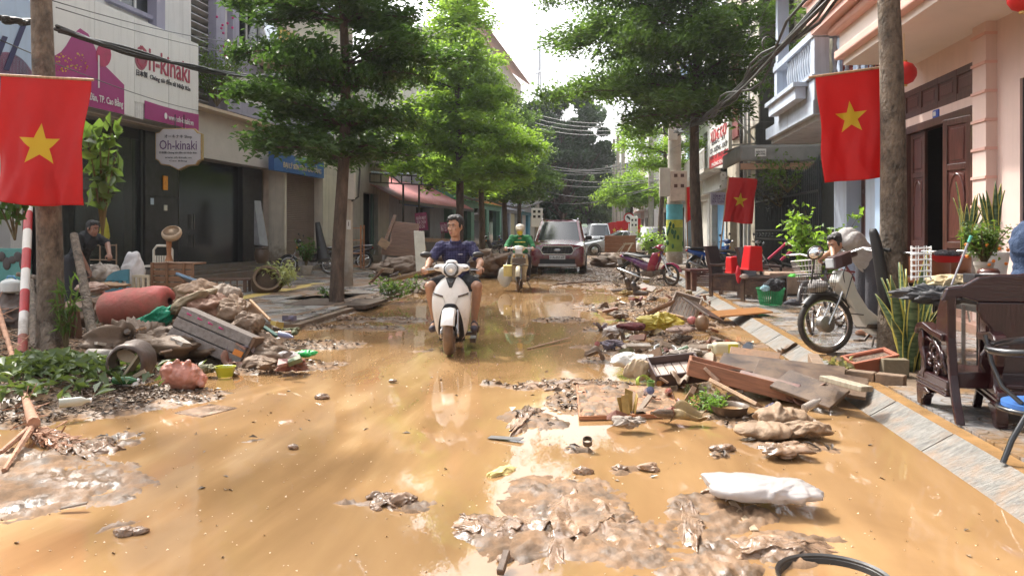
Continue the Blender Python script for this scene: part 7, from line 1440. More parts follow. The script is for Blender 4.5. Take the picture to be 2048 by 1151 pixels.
# frayed stalk with fibres
T=thing('banana_stalk', 'frayed pinkish plant stalk broken over into the muddy water at lower left', 'stalk', G(68,848,.1)); o=V(T.location)
FIB=mat((.38,.20,.12),.8,.4,14,.5,50); b=MB(); main=[AY(-10,600,7.4), AY(18,690,6.9), AY(42,770,6.3), G(68,846,.12)]; b.tube([V(v)-o for v in main],[.03,.022,.02,.04],9)
for e_ in ((0,905),(8,940)): b.tube([V((0,0,0)), V(G(*e_,.03))-o],[.022,.015],6)
b.build('stalk', FIB, T, smooth=50); q=random.Random(6); b=MB()
for k in range(150):
 t=q.random(); i=min(2, int(t*3)); a=V(main[i]).lerp(V(main[i+1]), t*3-i)-o; b.tube([a, a+V((q.gauss(0,.06), q.gauss(0,.06), q.gauss(-.05,.06)))],.004,3)
for k in range(130):
 s=q.random(); a=V((.03+.38*s+q.gauss(0,.03),-.12*s+q.gauss(0,.05)-.05,-.02-.07*s)); b.tube([a, a+V((q.gauss(.06,.05), q.gauss(-.04,.05), q.gauss(-.02,.03)))],.006,3)
stuff(b.build('loose_fibres', FIB, T))
sheet('cloth', 'tangled muddy fibre mat trailing from the broken stalk', 'rubbish',[(60,850),(150,870),(200,905),(95,900)],(.25,.16,.1),.10,9,3, m=MUDCLOTH); sheet('cloth', 'crumpled dark rag in the water right of the broken stalk', 'cloth',[(160,885),(235,872),(245,892),(175,900)],(.1,.07,.05),.10,10,4, m=MUDCLOTH)
lump('cloth', 'small pink flowered rag at the lower left mud bank', 'cloth',60,938,4.55,(.06,.05,.02),(.55,.30,.28),.6,.05, dirt=0); plank('board', 'black plastic strip lying by the lower left mud', 'strip', G(120,1016,.02), G(176,1004,.04),.03,.008, PLB); lump('rubbish', 'dark soaked bundle in the lower left mud', 'rubbish',25,955,4.45,(.22,.14,.05),(.05,.06,.05),.6,.09, m=MUDCLOTH)
for k,(px, py, s_) in enumerate(((585,897,.035),(250,1068,.05),(275,1065,.05),(785,765,.035),(645,797,.05),(470,752,.05),(1165,945,.06),(690,640,.12),(1010,1120,.04),(1445,900,.07),(1300,940,.06),(1450,995,.05),(810,1005,.08),(760,998,.08),(1240,940,.05))):
 p=G(px, py,.0); lump('rubbish', 'small dark muddy scrap floating alone %s'%('in the left middle water', 'at the lower left, first of two', 'at the lower left, second of two', 'left of the scooter wheel', 'far left of the scooter', 'beside the yellow tub', 'in the bright reflection', 'by the left tree pit', 'near the bottom middle', 'right of the bright reflection', 'below the plywood', 'left of the white bag', 'in the lower middle, right piece', 'in the lower middle, left piece', 'right of the bright reflection centre')[k], 'rubbish', px, py-4, p.y,(s_, s_*.7, s_*.45),(.06,.04,.03),.6,.05, m=MUDCLOTH)
 # ---- behind the heap: kitchen goods and furniture on the left pavement
T=thing('crate', 'slatted brown wooden crate standing on end before the black shop', 'crate', AY(346,600,12.6)); z0_=-T.location.z+.1
for k in range(6): MB().box(0,0,.04+.105*k,.72,.02,.085).build('slat', WD_X, T)
for x in (-.36,-.10,.20,.36): MB().box(x,-.022,.30,.045,.022,.66).build('upright', wood((.24,.12,.06),.6, 'z',0), T)
MB().box(0,.2,.02,.75,.4,.03).box(0,.2,.61,.75,.42,.03).build('end_board', WD_X, T)
T=thing('fan', 'muddy beige table fan head tilted on top of the crate', 'fan', AY(338,522,12.6)); MUDP=mat((.45,.33,.22),.6,.3,6,.1,20)
MB().lathe([(.05,-.07),(.13,-.06),(.155,-.01),(.155,.03),(.13,.06)],30, MX((.05,0,.46),(R(38), R(10),0)), False).build('cage', MUDP, T, smooth=50, solid=.012);
b=MB(); Mf=MX((.05,0,.46),(R(38), R(10),0))
for k in range(22): a=2*pi*k/22; b.tube([Mf@V((.03*cos(a),.03*sin(a),.065)), Mf@V((.14*cos(a),.14*sin(a),.045))],.003,4)
b.lathe([(.001,.07),(.045,.06)],16, Mf).build('grille', MUDP, T); MB().lathe([(.07,0),(.05,.05),(.035,.12),(.045,.30),(.05,.40)],16).build('stand', mat((.35,.15,.06),.6,.3), T, smooth=50)
T=thing('plastic_chair', 'white plastic chair with slatted back behind the fan', 'chair', AY(326,575,13.1)); z_=.0
b=MB(); b.tube([(-.17,0,.42),(-.17,0,.66),(-.11,0,.73),(.11,0,.73),(.17,0,.66),(.17,0,.42)],.022,8); b.build('back_frame', MUDP if 0 else mat((.6,.56,.48),.5,.15), T, smooth=60)
for k in range(7): MB().bb(-.15+.045*k,-.125+.045*k,-.01,.01,.40,.56).build('back_slat', mat((.6,.56,.48),.5,.15), T)
MB().bb(-.2,.2,-.35,.02,.37,.40).build('seat', mat((.6,.56,.48),.5,.15), T)
for x in (-.17,.17):
 for y in (-.32,0): MB().bb(x-.02, x+.02, y-.02, y+.02,-.25,.37).build('leg', mat((.6,.56,.48),.5,.15), T)
lump('sack', 'tall white rice sack with red edge standing behind the teal chair back', 'sack',267,540,12.2,(.20,.16,.30),(.62,.60,.60),.25,.25, rough=.6, dirt=.0)
T=thing('chair', 'teal painted wooden chair back with slots in the rubbish row', 'chair', AY(236,590,11.4)); TEAL=mat((.05,.20,.26),.5,.2,5,.05,20,.5)
b=MB(); b.prism([(-.19,.02),(.19,.02),(.19,.40),(.1,.39),(-.05,.34),(-.15,.25),(-.19,.15)][:2]+[(.19,.1),(-.19,.1)],.03, RX); b.build('lower_rail', TEAL, T); MB().prism([(-.19,.22),(.19,.22),(.19,.40),(.08,.39),(-.06,.355),(-.15,.29)],.03, RX).build('top_rail', TEAL, T)
for x in (-.175,-.06,.05,.17): MB().bb(x-.02, x+.02,-.03,0,.1,.23).build('slat', TEAL, T)
T=thing('cot_side', 'cream painted slatted frame right of the teal chair back', 'frame', AY(282,590,11.5)); CRW=mat((.55,.46,.33),.6,.1)
MB().bb(-.14,.14,-.02,.02,.27,.31).build('top_rail', CRW, T)
for x in (-.12,-.04,.04,.12): MB().bb(x-.018, x+.018,-.015,.015,.0,.27).build('slat', CRW, T)
T=thing('headboard', 'teal bed headboard painted with dark shapes at the far left', 'headboard', AY(20,575,11.2)); hb_=MB().bb(-.6,.32,0,.05,0,.6).build('panel', mat((.08,.28,.26),.5,.25,3,.05,20,.5), T, bevel=.01); lf=MB()
for k in range(9): lf.ell((-.5+.09*k,-.005,.42+.06*sin(k*2.1)),(.07,.012,.06+.02*(k%3)), None,10,6)
lf.build('painted_shapes', mat((.06,.05,.05),.6), T, smooth=180)
T=thing('rice_cooker', 'white rice cooker with blue lid beside the striped post', 'cooker', AY(22,585,9.6)); MB().lathe([(.09,0),(.12,.02),(.125,.12),(.115,.15),(.06,.18),(.01,.19)],24).build('cooker_body', mat((.60,.62,.60),.3,.1,5,.02,20), T, smooth=50); MB().tube([(-.07,0,.165),(-.04,0,.215),(.04,0,.215),(.07,0,.165)],.012,7).build('lid_handle', mat((.08,.25,.45),.4), T, smooth=180)
lump('rubbish', 'grey blue household jumble under the rice cooker', 'rubbish',20,630,9.8,(.5,.4,.28),(.12,.13,.16),.5,.2); lump('rubbish', 'brown jumble of paper and rags between poles and roll', 'rubbish',215,620,9.9,(.5,.4,.20),(.20,.13,.09),.6,.15); lump('cardboard', 'brown torn cardboard lying over the goods by the man', 'cardboard',225,570,10.4,(.26,.16,.04),(.30,.19,.11),.5,.15, dirt=0); lump('bag', 'pile of pale plastic bags beside the bending man', 'bag',205,545,12.0,(.3,.22,.16),(.50,.44,.38),.5,.12, dirt=0)
lump('bag', 'stack of pinkish folded cloth by the prop poles', 'bag',185,575,10.2,(.22,.15,.07),(.40,.28,.22),.5,.1, dirt=0); T=thing('rack', 'thin metal rack behind the bending man', 'rack', AY(200,560,12.8)); b=MB()
for x in (-.3,0,.3): b.tube([(x,0,0),(x,0,.62)],.012,6)
for z in (.05,.35,.6): b.tube([(-.3,0, z),(.3,0, z)],.010,6)
b.build('rack_frame', mat((.30,.20,.13),.5, metal=.4), T); lump('bag', 'yellow green plastic bag hanging in front of the shop window', 'bag',208,462,13.4,(.10,.08,.24),(.42,.40,.04),.35,.15, rough=.3, tr=.3, dirt=0)
MB()
def bench(label, px, py, D_, L_, m, rz=0):
 T=thing('bench', label, 'bench', AY(px, py, D_), R(rz));
 for k in range(6): MB().box(0,-.25+.1*k,.36, L_,.05,.025).build('seat_slat', m, T)
 for x in (-L_/2+.08, L_/2-.08):
  for y in (-.25,.25): MB().bb(x-.03, x+.03, y-.03, y+.03,0,.35).build('leg', m, T)
 for k in range(8): MB().box(-L_/2+.1+(L_-.2)*k/7,-.28,.25,.03,.02,.2).build('apron_bar', m, T)
 return T
bench('low maroon slatted wooden bench in front of the black shop steps',447,592,16.2,1.15, wood((.09,.03,.025),.4, 'x',.7),14)
T=thing('barrel_planter', 'big tilted round planter spilling earth and branches', 'planter', AY(530,575,16.4),0, None, rot=(R(60),0, R(30))); MB().lathe([(.18,-.1),(.29,.08),(.31,.28),(.27,.44),(.29,.47),(.24,.46),(.22,.1)],26, None, False).build('planter_shell', mat((.22,.15,.10),.7,.3,5,.2,20,.9), T, smooth=60); MB().ell((0,0,.35),(.23,.23,.06)).build('earth', mat((.08,.05,.03),.9), T)
T=thing('pot', 'brown glazed jar standing on the step by the white pillar', 'jar', AY(524,526,18.3)); MB().lathe([(.12,0),(.18,.1),(.19,.24),(.15,.34),(.17,.36)],22).build('jar_body', mat((.09,.06,.04),.4,.3), T, smooth=60)
p=AY(560,572,16.4); bush('shrub', 'flowering shrub with pale pointed leaves lying beside the tilted planter', 'shrub',(p.x, p.y,.15),.52,.55,800,.12, leaf_mat((.06,.10,.03),(.42,.46,.22),.3),61,14, asp=.3); p=AY(612,545,19.5); bush('shrub', 'thin potted shrub growing behind the black motorbike', 'shrub',(p.x, p.y,.5),.3,.75,300,.09, LEAF_D,62,9,.17)
T=thing('umbrella', 'folded black umbrella leaning against the shutter pillar', 'umbrella', AY(648,520,21.5)); MB().tube([(0,0,0),(-.12,.1,.45),(-.26,.2,1.05)],[.19,.13,.07],10).build('folded_cover', PLB, T, smooth=50)
T=thing('shelf', 'empty orange brown open shelf rack behind the concrete pole', 'shelf', AY(706,536,22.5));
for z in (.05,.42,.8,1.15): MB().bb(-.28,.28,-.16,.16, z, z+.025).build('shelf_board', wood((.36,.16,.07),.5, 'x',0), T)
for x in (-.28,.28):
 for y in (-.15,.15): MB().bb(x-.02, x+.02, y-.02, y+.02,0,1.25).build('upright', wood((.36,.16,.07),.5, 'z',0), T)
 # upturned desk and cabinets
T=thing('desk', 'upturned louvred wooden desk thrown on a heap by the grey house', 'desk', AY(800,530,24),0, None, rot=(R(0), R(6), R(8))); DW=wood((.25,.15,.10),.55, 'x',0)
MB().box(0,0,.42,1.15,.6,.28).build('desk_body', DW, T, bevel=.01); fr=MB().box(.05,-.1,.92,.82,.05,.85,(R(-20),0,0)).build('door_leaf', wood((.33,.20,.14),.55, 'x',0), T)
for k in range(16): MB().box(.05,-.14+.0+(.5-k/15)*-.28+.0,.57+.72*k/15,.72,.02,.022,(R(-20),0,0)).build('louvre', wood((.28,.17,.12),.55, 'x',0), T)
MB().box(-.42,-.15,1.0,.10,.10,1.1,(R(-18), R(12),0)).build('side_post', DW, T)
for x in (-.52,.60): MB().box(x,-.35,.62,.32,.03,.26,(0,.5 if x<0 else-.35,0)).build('drawer_front', wood((.45,.30,.18),.5, 'x',0), T)
for x in (-.5,.5):
 for y in (-.25,.25): MB().bb(x-.04, x+.04, y-.04, y+.04,-.3,.28).build('leg', mat((.32,.30,.27),.6), T)
MB().box(0,-.27,-.05,1.1,.04,.05).build('rail', mat((.32,.30,.27),.6), T)
plank('board', 'tall narrow white board standing behind the scooter rider', 'board', AY(843,545,19), AY(838,462,19.2),.28,.02, mat((.62,.65,.60),.5,.15), R(10)); plank('board', 'long curved brown board on the mud left of the rider', 'board', AY(775,562,15.5), AY(872,538,16),.35,.05, wood((.25,.17,.10),.6, 'z',0), R(75))
plank('board', 'dark brown table leaf leaning near the maroon signs', 'board', AY(880,520,27), AY(886,462,27),.55,.04, wood((.10,.05,.035),.5, 'z',0), R(20)); plank('board', 'horizontal long timber beam across the heap', 'beam', AY(818,478,25), AY(915,482,26),.15,.12, wood((.30,.19,.11),.6, 'z',0))
for px, py, lb_, bd_ in ((843,443, 'maroon lettered sign on a stand before the shed', 'NHẬN MAY\nSỬA CHỮA\nÁO DÀI'),(888,455, 'second smaller maroon sign nearer the green shop', 'MAY ĐO')):
 T=thing('standing_sign', lb_, 'sign', AY(px, py,27)); s_=1 if px<860 else .6; MB().box(0,0,0,.42*s_,.03,.62*s_,(0,-.1,0)).build('sign_face', MAROONT, T); txt('lettering', bd_, mat((.65,.5,.5),.5), T, Matrix.Translation((0,-.02,0))@Matrix.Rotation(-.1,4, 'Y')@Matrix.Rotation(pi/2,4, 'X'),.34*s_,.45*s_,0,.006,.01); MB().tube([(0,.03,-.3*s_),(0,.03,-1.1)],.02,6).build('post', BLACK, T)
 # mixed wreckage along the left kerb and far right
q=random.Random(44); k=0
WRC=[(.30,.18,.11),(.16,.10,.07),(.42,.34,.26),(.22,.07,.05),(.10,.10,.11),(.5,.46,.4)]
def wreck(region, n, dscale, px0, px1, py0, py1, zmax, s0, s1, seed):
 q=random.Random(seed)
 for k in range(n):
  px, py=q.uniform(px0, px1), q.uniform(py0, py1); wh=', %s %s'%('far' if py<(py0+py1)/2 else 'near',('left', 'middle', 'right')[int(2.99*(px-px0)/(px1-px0))]); p=G(px, py,.05); c_=WRC[q.randrange(6)]; z=.06+q.random()**2*zmax; s=q.uniform(s0, s1)
  lab='%s %s broken board %s'%('short' if s<s0+(s1-s0)*.33 else 'long' if s>s0+(s1-s0)*.66 else 'middling',('light', 'dark', 'pale', 'reddish', 'grey', 'whitish')[WRC.index(c_)], region+wh)
  a=V((p.x, p.y, z)); d=V((q.uniform(-1,1), q.uniform(-1,1), q.uniform(-.25,.35))).normalized()*s; T=thing('board', lab, 'board', a,0, 'broken boards '+region); Mq=d.to_track_quat('Z', 'Y').to_matrix().to_4x4()@Matrix.Rotation(q.uniform(0,3),4, 'Z'); MB().box(0,0,0, s*q.uniform(.10,.35),.018+q.random()*.02, s).xf(Mq).build('plank', wood(c_,.6, 'z',.5), T)
wreck('left of the scooter rider by the kerb',26,1,740,880,545,585,.35,.25,.8,1); wreck('left of the maroon car',22,1,960,1050,515,550,.45,.25,.9,2); wreck('around the magenta motorbike',16,1,1230,1380,520,600,.15,.15,.5,3); wreck('along the mud on the right half of the road',26,1,1180,1420,590,720,.10,.08,.35,4); wreck('beside the brown cabinet',12,1,1200,1275,505,540,.25,.2,.7,5); wreck('over the left heap',24,1,180,560,640,740,.25,.12,.4,6); wreck('round the dark box frames',14,1,1280,1480,700,830,.06,.06,.25,7)
for k,(px, py, D_, s_, c_, l_) in enumerate(((985,525,24,(.9,.7,.35),(.16,.10,.07), 'earth brown rubbish mound left of the courier'),(820,540,22,(1.0,.6,.30),(.15,.10,.07), 'rubbish mound under the upturned desk'),(1238,522,31,(.8,.5,.30),(.22,.17,.13), 'dusty mound of rags before the brown cabinet'),(1340,540,27,(.9,.5,.15),(.18,.13,.09), 'flat rubbish mound behind the magenta motorbike'),(930,520,24,(.9,.5,.28),(.2,.13,.1), 'rubbish mound behind the rider shoulder'))):
 lump('rubbish', l_, 'rubbish', px, py, D_, s_, c_,.6,.3, rough=.7)
p=AY(780,590,15); bush('fallen_branch', 'leafy broken branch lying on the mud beside the left tree pit', 'branch',(p.x, p.y,.12),.6,.35,450,.08, LEAF_M,71,10); p=AY(655,600,15.4); bush('weed', 'low litter plants around the left tree pit', 'plant',(p.x, p.y,.1),.35,.15,160,.07, LEAF_D,72,6)
T=thing('tree_collar', 'dark soil square with litter at the foot of the dark tree', 'planting bed', G(680,604,.1)); MB().box(-.05,0,-.02,1.5,1.4,.06).build('soil', mat((.09,.06,.04),.9,.5,12,.6,50), T)
p=AY(1310,520,37); bush('shrub', 'light green shrub at the foot of the thin open tree', 'shrub',(p.x, p.y,.1),.95,1.3,900,.16, LEAF_L,73,14); p=AY(1010,0,40)
# brown cabinet on legs
T=thing('cabinet', 'orange brown wooden cabinet panel on thin legs far down the right side', 'cabinet', AY(1240,520,33), R(0)); CB=wood((.30,.13,.06),.5, 'x',.3)
for k in range(4): MB().box(0,0,.42+.17*k,1.25,.45,.165).build('board', CB, T)
for x in (-.5,.35):
 for y in (-.15,.15): MB().bb(x-.03, x+.03, y-.03, y+.03,-.05,.34).build('leg', WD_DK, T)
T=thing('chair', 'broken white wicker chair tipped in front of the brown cabinet', 'chair', AY(1252,512,30)); b=MB(); b.bar((-.3,0,0),(0,0,.5),.08,.04).bar((.0,0,.05),(.25,0,.5),.25,.04).bar((-.1,0,.45),(.3,0,.48),.06).bar((-.35,0,.1),(-.1,0,.4),.1,.04); b.build('chair_frame', mat((.50,.42,.30),.6), T)
# ================================================================= RIGHT PAVEMENT THINGS
CARV=wood((.022,.003,.004),.26, 'z',0,.3,.4); CARVX=wood((.022,.003,.004),.26, 'x',0,.3,.4)
def box_chair(label, px, py, D_, rz, w_=.62, back=True):
 T=thing('chair', label, 'chair', AY(px, py, D_), R(rz), 'dark carved wooden chairs in a row'); T.location.z=.125
 cm=wood((.040,.016,.014),.35, 'x',.5,.3,.4); cz_=wood((.040,.016,.014),.35, 'z',.5,.3,.4)
 MB().box(0,0,.43, w_,.62,.05).build('seat', cm, T, bevel=.01)
 for s_ in (-1,1): MB().box(s_*(w_/2-.03),0,.26,.03,.5,.28).build('side_panel', cz_, T, bevel=.004); MB().box(s_*(w_/2-.01),0,.26,.015,.38,.18).build('raised_field', cz_, T, bevel=.004)
 MB().box(0,-.27,.24, w_-.1,.03,.28).build('front_panel', cm, T); MB().box(0,-.285,.24, w_-.22,.02,.16).build('raised_field', cm, T, bevel=.004)
 for x in (-1,1):
  for y in (-1,1): MB().box(x*(w_/2-.03), y*.28,.21,.07,.07,.42).build('leg', cz_, T, bevel=.006)
 if back:
  pr=[(.24,.44),(.30,.44),(.36,.65),(.40,.90),(.44,.98),(.36,.98),(.33,.88),(.29,.66)]
  MB().prism(pr, w_, Matrix(((0,0,1,-w_/2),(1,0,0,0),(0,1,0,0),(0,0,0,1)))).build('backrest', cz_, T, bevel=.008)
  for s_ in (-1,1): MB().box(s_*(w_/2),.05,.62,.05,.5,.05).build('arm', cm, T, bevel=.01)
 return T
box_chair('dark carved chair farthest left carrying a red tub behind',1460,597,16.0,62); box_chair('dark carved chair with the red bucket on its seat',1528,600,15.0,62,.74)
T=thing('table', 'low dark carved tea table beside the blue motorbike', 'table', AY(1412,570,17.6), R(10)); T.location.z=.12; TW=wood((.09,.025,.022),.3, 'x',.5,.4,.4)
MB().box(0,0,.44,.85,.5,.05).build('table_top', TW, T, bevel=.015);
for k in range(7): MB().box(0,-.22,.12+.045*k,.55,.03,.035).build('carved_rail', TW, T, bevel=.006)
for x in (-.33,.33):
 for y in (-.2,.2): MB().box(x, y,.21,.10,.10,.42, None,1.2,1.2).build('leg', TW, T, bevel=.01)
REDPL=mat((.60,.015,.02),.35,.06,4,.02,20,0, trans=.15)
def bucket(label, px, py, D_, w_, h_, tilt=0, m=REDPL, rz=20):
 T=thing('tub', label, 'tub', AY(px, py, D_),0, None, rot=(0, R(tilt), R(rz))); k=.82
 MB().box(0,0, h_/2, w_, w_, h_, None, k, k).build('tub_shell', m, T, bevel=.02, seg=3); MB().box(0,0,.01, w_*1.06, w_*1.06,.03).build('rim', m, T, bevel=.01); return T
bucket('square red plastic tub upside down on the dark carved chair',1503,540,14.2,.28,.42,4); bucket('red plastic tub between the two dark carved chairs',1468,545,15.1,.24,.30,-4)
lump('cloth', 'red cloth hanging over the front of the carved chair', 'cloth',1477,548,14.7,(.05,.06,.18),(.45,.015,.03),.3,.1, dirt=0); lump('cloth', 'small grey rag on the corner of the carved chair', 'cloth',1488,552,13.9,(.07,.05,.04),(.35,.28,.25),.5,.06, dirt=0)
# green basket
p=G(1545,611,.125); T=thing('laundry_basket', 'bright green perforated laundry basket full of dark clothes', 'basket',(p.x, p.y+.15,.125)); GP=mat((.02,.33,.12),.35,.05,4,.02,20,.1, trans=.2)
b=MB(); nn=34
for z, z2, r0, r1 in [(.03*k*1.0,.03*k+.012,0,0) for k in range(1,9)]: rr=.175+.055*z/.28; b.lathe([(rr, z),(rr+.002, z2)],34, None, False)
for k in range(nn): a=2*pi*k/nn; c, s_=cos(a), sin(a); b.bar((.176*c,.176*s_,.0),(.232*c,.232*s_,.28),.014,.008)
b.lathe([(.0,0),(.176,0)],30, None, False).build('perforated_wall', GP, T, solid=.003); torus(MB(),.236,.012, MX((0,0,.285)),34,8).build('rim', GP, T, smooth=180)
lump('clothes', 'black and grey clothes heaped in the green basket', 'clothes',1548,570,13.75,(.17,.14,.10),(.035,.035,.04),.6,.1, dirt=0); lump('cloth', 'light blue rag at the left edge of the green basket', 'cloth',1530,576,13.6,(.08,.08,.05),(.25,.40,.45),.5,.07, dirt=0)
lump('bag', 'dark bag with red strap lying right of the green basket', 'bag',1585,605,13.0,(.14,.1,.05),(.04,.04,.05),.5,.1, dirt=0)
T=thing('board', 'orange brown board with dark edges tilted on the pavement corner', 'board', G(1478,624,.16),0, None, rot=(R(0), R(-5), R(8))); MB().box(0,0,0,.80,.72,.02).build('panel', wood((.32,.14,.04),.35, 'x',0,.2), T)
T=thing('step_block', 'concrete step block in front of the iron gate', 'step', AY(1585,560,16.5),0); MB().box(0,0,-.05,1.0,.6,.42).build('block', mat((.36,.24,.17),.7,.25,4,.2,20,.5), T, bevel=.02)
T=thing('stool', 'red plastic stool tipped over on the concrete step', 'stool', AY(1580,515,16.4),0); RS=mat((.45,.02,.07),.4,.05)
for a_, b_ in (((-.42,0,-.03),(-.08,0,.28)),((-.18,0,-.05),(.14,0,.24)),((-.05,.05,.27),(.22,.05,.22)),((.18,0,.2),(.35,0,.0))): MB().bar(a_, b_,.07,.04).build('leg', RS, T)
MB().box(.06,0,.27,.30,.28,.04,(0,.1,0)).build('seat', RS, T, bevel=.01)
bucket('neon green dustpan lying behind the basket',1590,553,15,.18,.05,0, mat((.10,.55,.06),.4),10)
# saplings and plants
p=AY(1640,505,13.8); bush('sapling', 'leafy light green sapling growing before the iron gate', 'sapling',(p.x, p.y,.3),.62,1.55,720,.135, leaf_mat((.05,.12,.02),(.16,.27,.04),.5),81,15, asp=.5, fl=.6)
p=AY(1600,345,20.6); bush('climbing_plant', 'sparse creeper above the iron gate in front of the awning', 'plant',(p.x-.3, p.y, p.z-.5),1.0,.9,420,.11, LEAF_M,82,12, fl=.8); p=AY(1560,370,22.5); bush('climbing_plant', 'grey dusty creeper mass on top of the gate wall', 'plant',(p.x, p.y, p.z-.6),1.3,1.0,900,.10, leaf_mat((.06,.07,.05),(.14,.15,.11),.2),83,16)
p=LU(430,70,.2); wp=FL@V((p[0],.15, p[1])); bush('balcony_plant', 'bougainvillea spilling over the louvres of the white and lilac building', 'plant',(wp.x, wp.y, wp.z-1.9),.95,1.7,1900,.085, leaf_mat((.03,.07,.02),(.12,.2,.04),.45),84,26, fl=.8); p=LU(560,70,.0); wp=FL@V((p[0],-.2, p[1]-1.2)); bush('balcony_plant', 'green plant in front of the open windows', 'plant', wp,1.0,1.2,900,.1, LEAF_M,85,14)
pf=MB(); q=random.Random(5); T=thing('flowers', 'few pink blossoms on the bougainvillea beside the louvres', 'flowers', FL@V((LU(437,60,0)[0],-.15, LU(437,60,0)[1])))
for k in range(14): pf.ell((q.uniform(-.2,.25), q.uniform(-.1,.1), q.uniform(-.7,.4)),.035, None,8,5)
pf.build('blossoms', mat((.6,.05,.22),.6, trans=.3), T, smooth=180)
SN=None
def snake_mat(ye):
 m=bpy.data.materials.new('snake_leaf'); m.use_nodes=True; t=m.node_tree; N=t.nodes; L=t.links; b=N['Principled BSDF']; b.inputs['Roughness'].default_value=.4
 tc=N.new('ShaderNodeTexCoord'); mp=N.new('ShaderNodeMapping'); mp.inputs['Scale'].default_value=(3,3,14); L.new(tc.outputs['Object'], mp.inputs[0]); n=N.new('ShaderNodeTexNoise'); n.inputs['Scale'].default_value=2.5; n.inputs['Detail'].default_value=4; L.new(mp.outputs[0], n.inputs[0])
 r=N.new('ShaderNodeValToRGB'); L.new(n.outputs[0], r.inputs[0]); e=r.color_ramp.elements; e[0].position=.4; e[0].color=(.035,.075,.03,1); e[1].position=.6; e[1].color=(.13,.19,.09,1)
 g=N.new('ShaderNodeNewGeometry'); L.new(r.outputs[0], b.inputs['Base Color']); return m
SNG=snake_mat(0); SNY=mat((.52,.46,.10),.4,.15,6)
def snake_plant(label, loc, n, h0, h1, spread, w_, seed, cat='plant', group=None, pot=None):
 T=thing('snake_plant', label, cat, loc,0, group); q=random.Random(seed)
 for k in range(n):
  a=q.uniform(0,6.28); rr=spread*.35*q.random(); p0=V((cos(a)*rr, sin(a)*rr,0)); L_=q.uniform(h0, h1); out=q.uniform(.02,.36)*spread*3*(1.15-L_/h1*.6); tw=q.uniform(-.8,.8)+a+pi/2; bend=q.uniform(-.06,.1)
  def f(s, t, z=0):
   p=p0+V((cos(a)*out*t**1.6, sin(a)*out*t**1.6, L_*(t-bend*t*t))); ww=w_*(.55+.75*sin(min(1, t*1.25)*pi*.62))*(1-t**5)*(1 if t<.999 else 0); th=tw+t*.7
   sd_=V((cos(th), sin(th),0)); nn_=V((-sin(th), cos(th),0)); return p+sd_*ww*(s-.5)*2*.5+nn_*w_*.35*abs(s-.5)
  l_=MB().grid(lambda s, t: f(.12+.76*s, t),4,12).build('leaf', SNG, T, smooth=180, solid=.005)
  for e0 in (0,.88): MB().grid(lambda s, t: f(e0+.12*s, t)+V((0,0,.0)),1,12).build('yellow_margin', SNY, l_, smooth=180, solid=.005)
 if pot: MB().lathe([(pot*.75,-.22),(pot,0),(pot*1.08,.0),(pot*1.08,.03),(pot*.9,.03)],20).build('pot', mat((.6,.58,.55),.5,.1), T, smooth=50)
 return T
p=G(1815,738,.1); snake_plant('large clump of variegated snake plants at the foot of the mottled trunk',(p.x, p.y,.09),24,.5,1.12,.34,.085,5)
p=AY(1935,505,9.2); snake_plant('left hand potted snake plant by the pink wall',(p.x, p.y, p.z-.05),13,.45,.82,.20,.05,8, pot=.13); p=AY(1990,500,8.6); snake_plant('right hand potted snake plant reaching up the pink wall',(p.x, p.y, p.z-.05),12,.45,.82,.18,.05,9, pot=.13)
p=AY(1968,552,7.6); T=bush('citrus_bush', 'round leaved citrus bush with tiny orange fruit in a white pot', 'shrub',(p.x, p.y, p.z+.10),.24,.36,1100,.042, leaf_mat((.03,.07,.02),(.12,.2,.04),.4),86,20,.08); q=random.Random(2)
for k in range(9): MB().ell((q.uniform(-.2,.2), q.uniform(-.2,.0), q.uniform(.0,.25)),.016, None,8,6).build('fruit', mat((.7,.2,.02),.4), T, smooth=180)
T=thing('plant_stand', 'dark low stand carrying the citrus pot and snake plants', 'table',(AY(1960,560,8.6).x,8.5,.12)); MB().bb(-.35,.9,-.7,.5,.52,.57).build('stand_top', mat((.12,.11,.10),.4,.3), T); zz=.52
for x in (-.3,.8):
 for y in (-.6,.4): MB().bb(x-.03, x+.03, y-.03, y+.03,0,.52).build('leg', BLACK, T)
T=thing('pot', 'round reddish glazed bowl pot on the low stand', 'pot', AY(1977,550,7.4)); MB().lathe([(.05,-.05),(.085,-.02),(.09,.03),(.07,.06)],20).build('bowl', mat((.10,.03,.02),.3,.2, coat=.4), T, smooth=60)
# soil bed border, planter
BRK=mat((.22,.15,.10),.8,.35,6,.4,26,.4)
T=thing('bed_border', 'low worn concrete border around the right tree pit', 'border'); a0, a1, a2, a3=G(1812,772,.1), G(1640,752,.1), G(1626,724,.1), G(1760,700,.1); b=MB()
for s_, e_, nm in ((a0, a1,0),(a1, a2,0)):
 n=max(2, int((e_-s_).length/.22));
 for k in range(n): c=s_.lerp(e_,(k+.5)/n); d=(e_-s_); MB().box(c.x, c.y,.13, d.length/n-.01,.10,.12,(0,0, atan2(d.y, d.x))).build('border_stone', BRK, T, bevel=.008)
T=thing('planter_box', 'tilted terracotta planter box full of dry soil beside the snake plants', 'planter', G(1740,745,.1),0, None, rot=(R(8), R(-10), R(12))); TC=mat((.34,.11,.06),.6,.15,5,.1,20,0)
T.location.z=.20
for x0, x1, y0, y1, nm in ((-.20,.20,-.10,-.085, 'long_side'),(-.20,.20,.085,.10, 'long_side'),(-.20,-.185,-.085,.085, 'short_side'),(.185,.20,-.085,.085, 'short_side')): MB().bb(x0, x1, y0, y1,-.07,.06).build(nm, TC, T, bevel=.004)
MB().bb(-.185,.185,-.085,.085,-.07,.035).build('soil', mat((.22,.15,.11),.95,.5,14,.9,60), T)
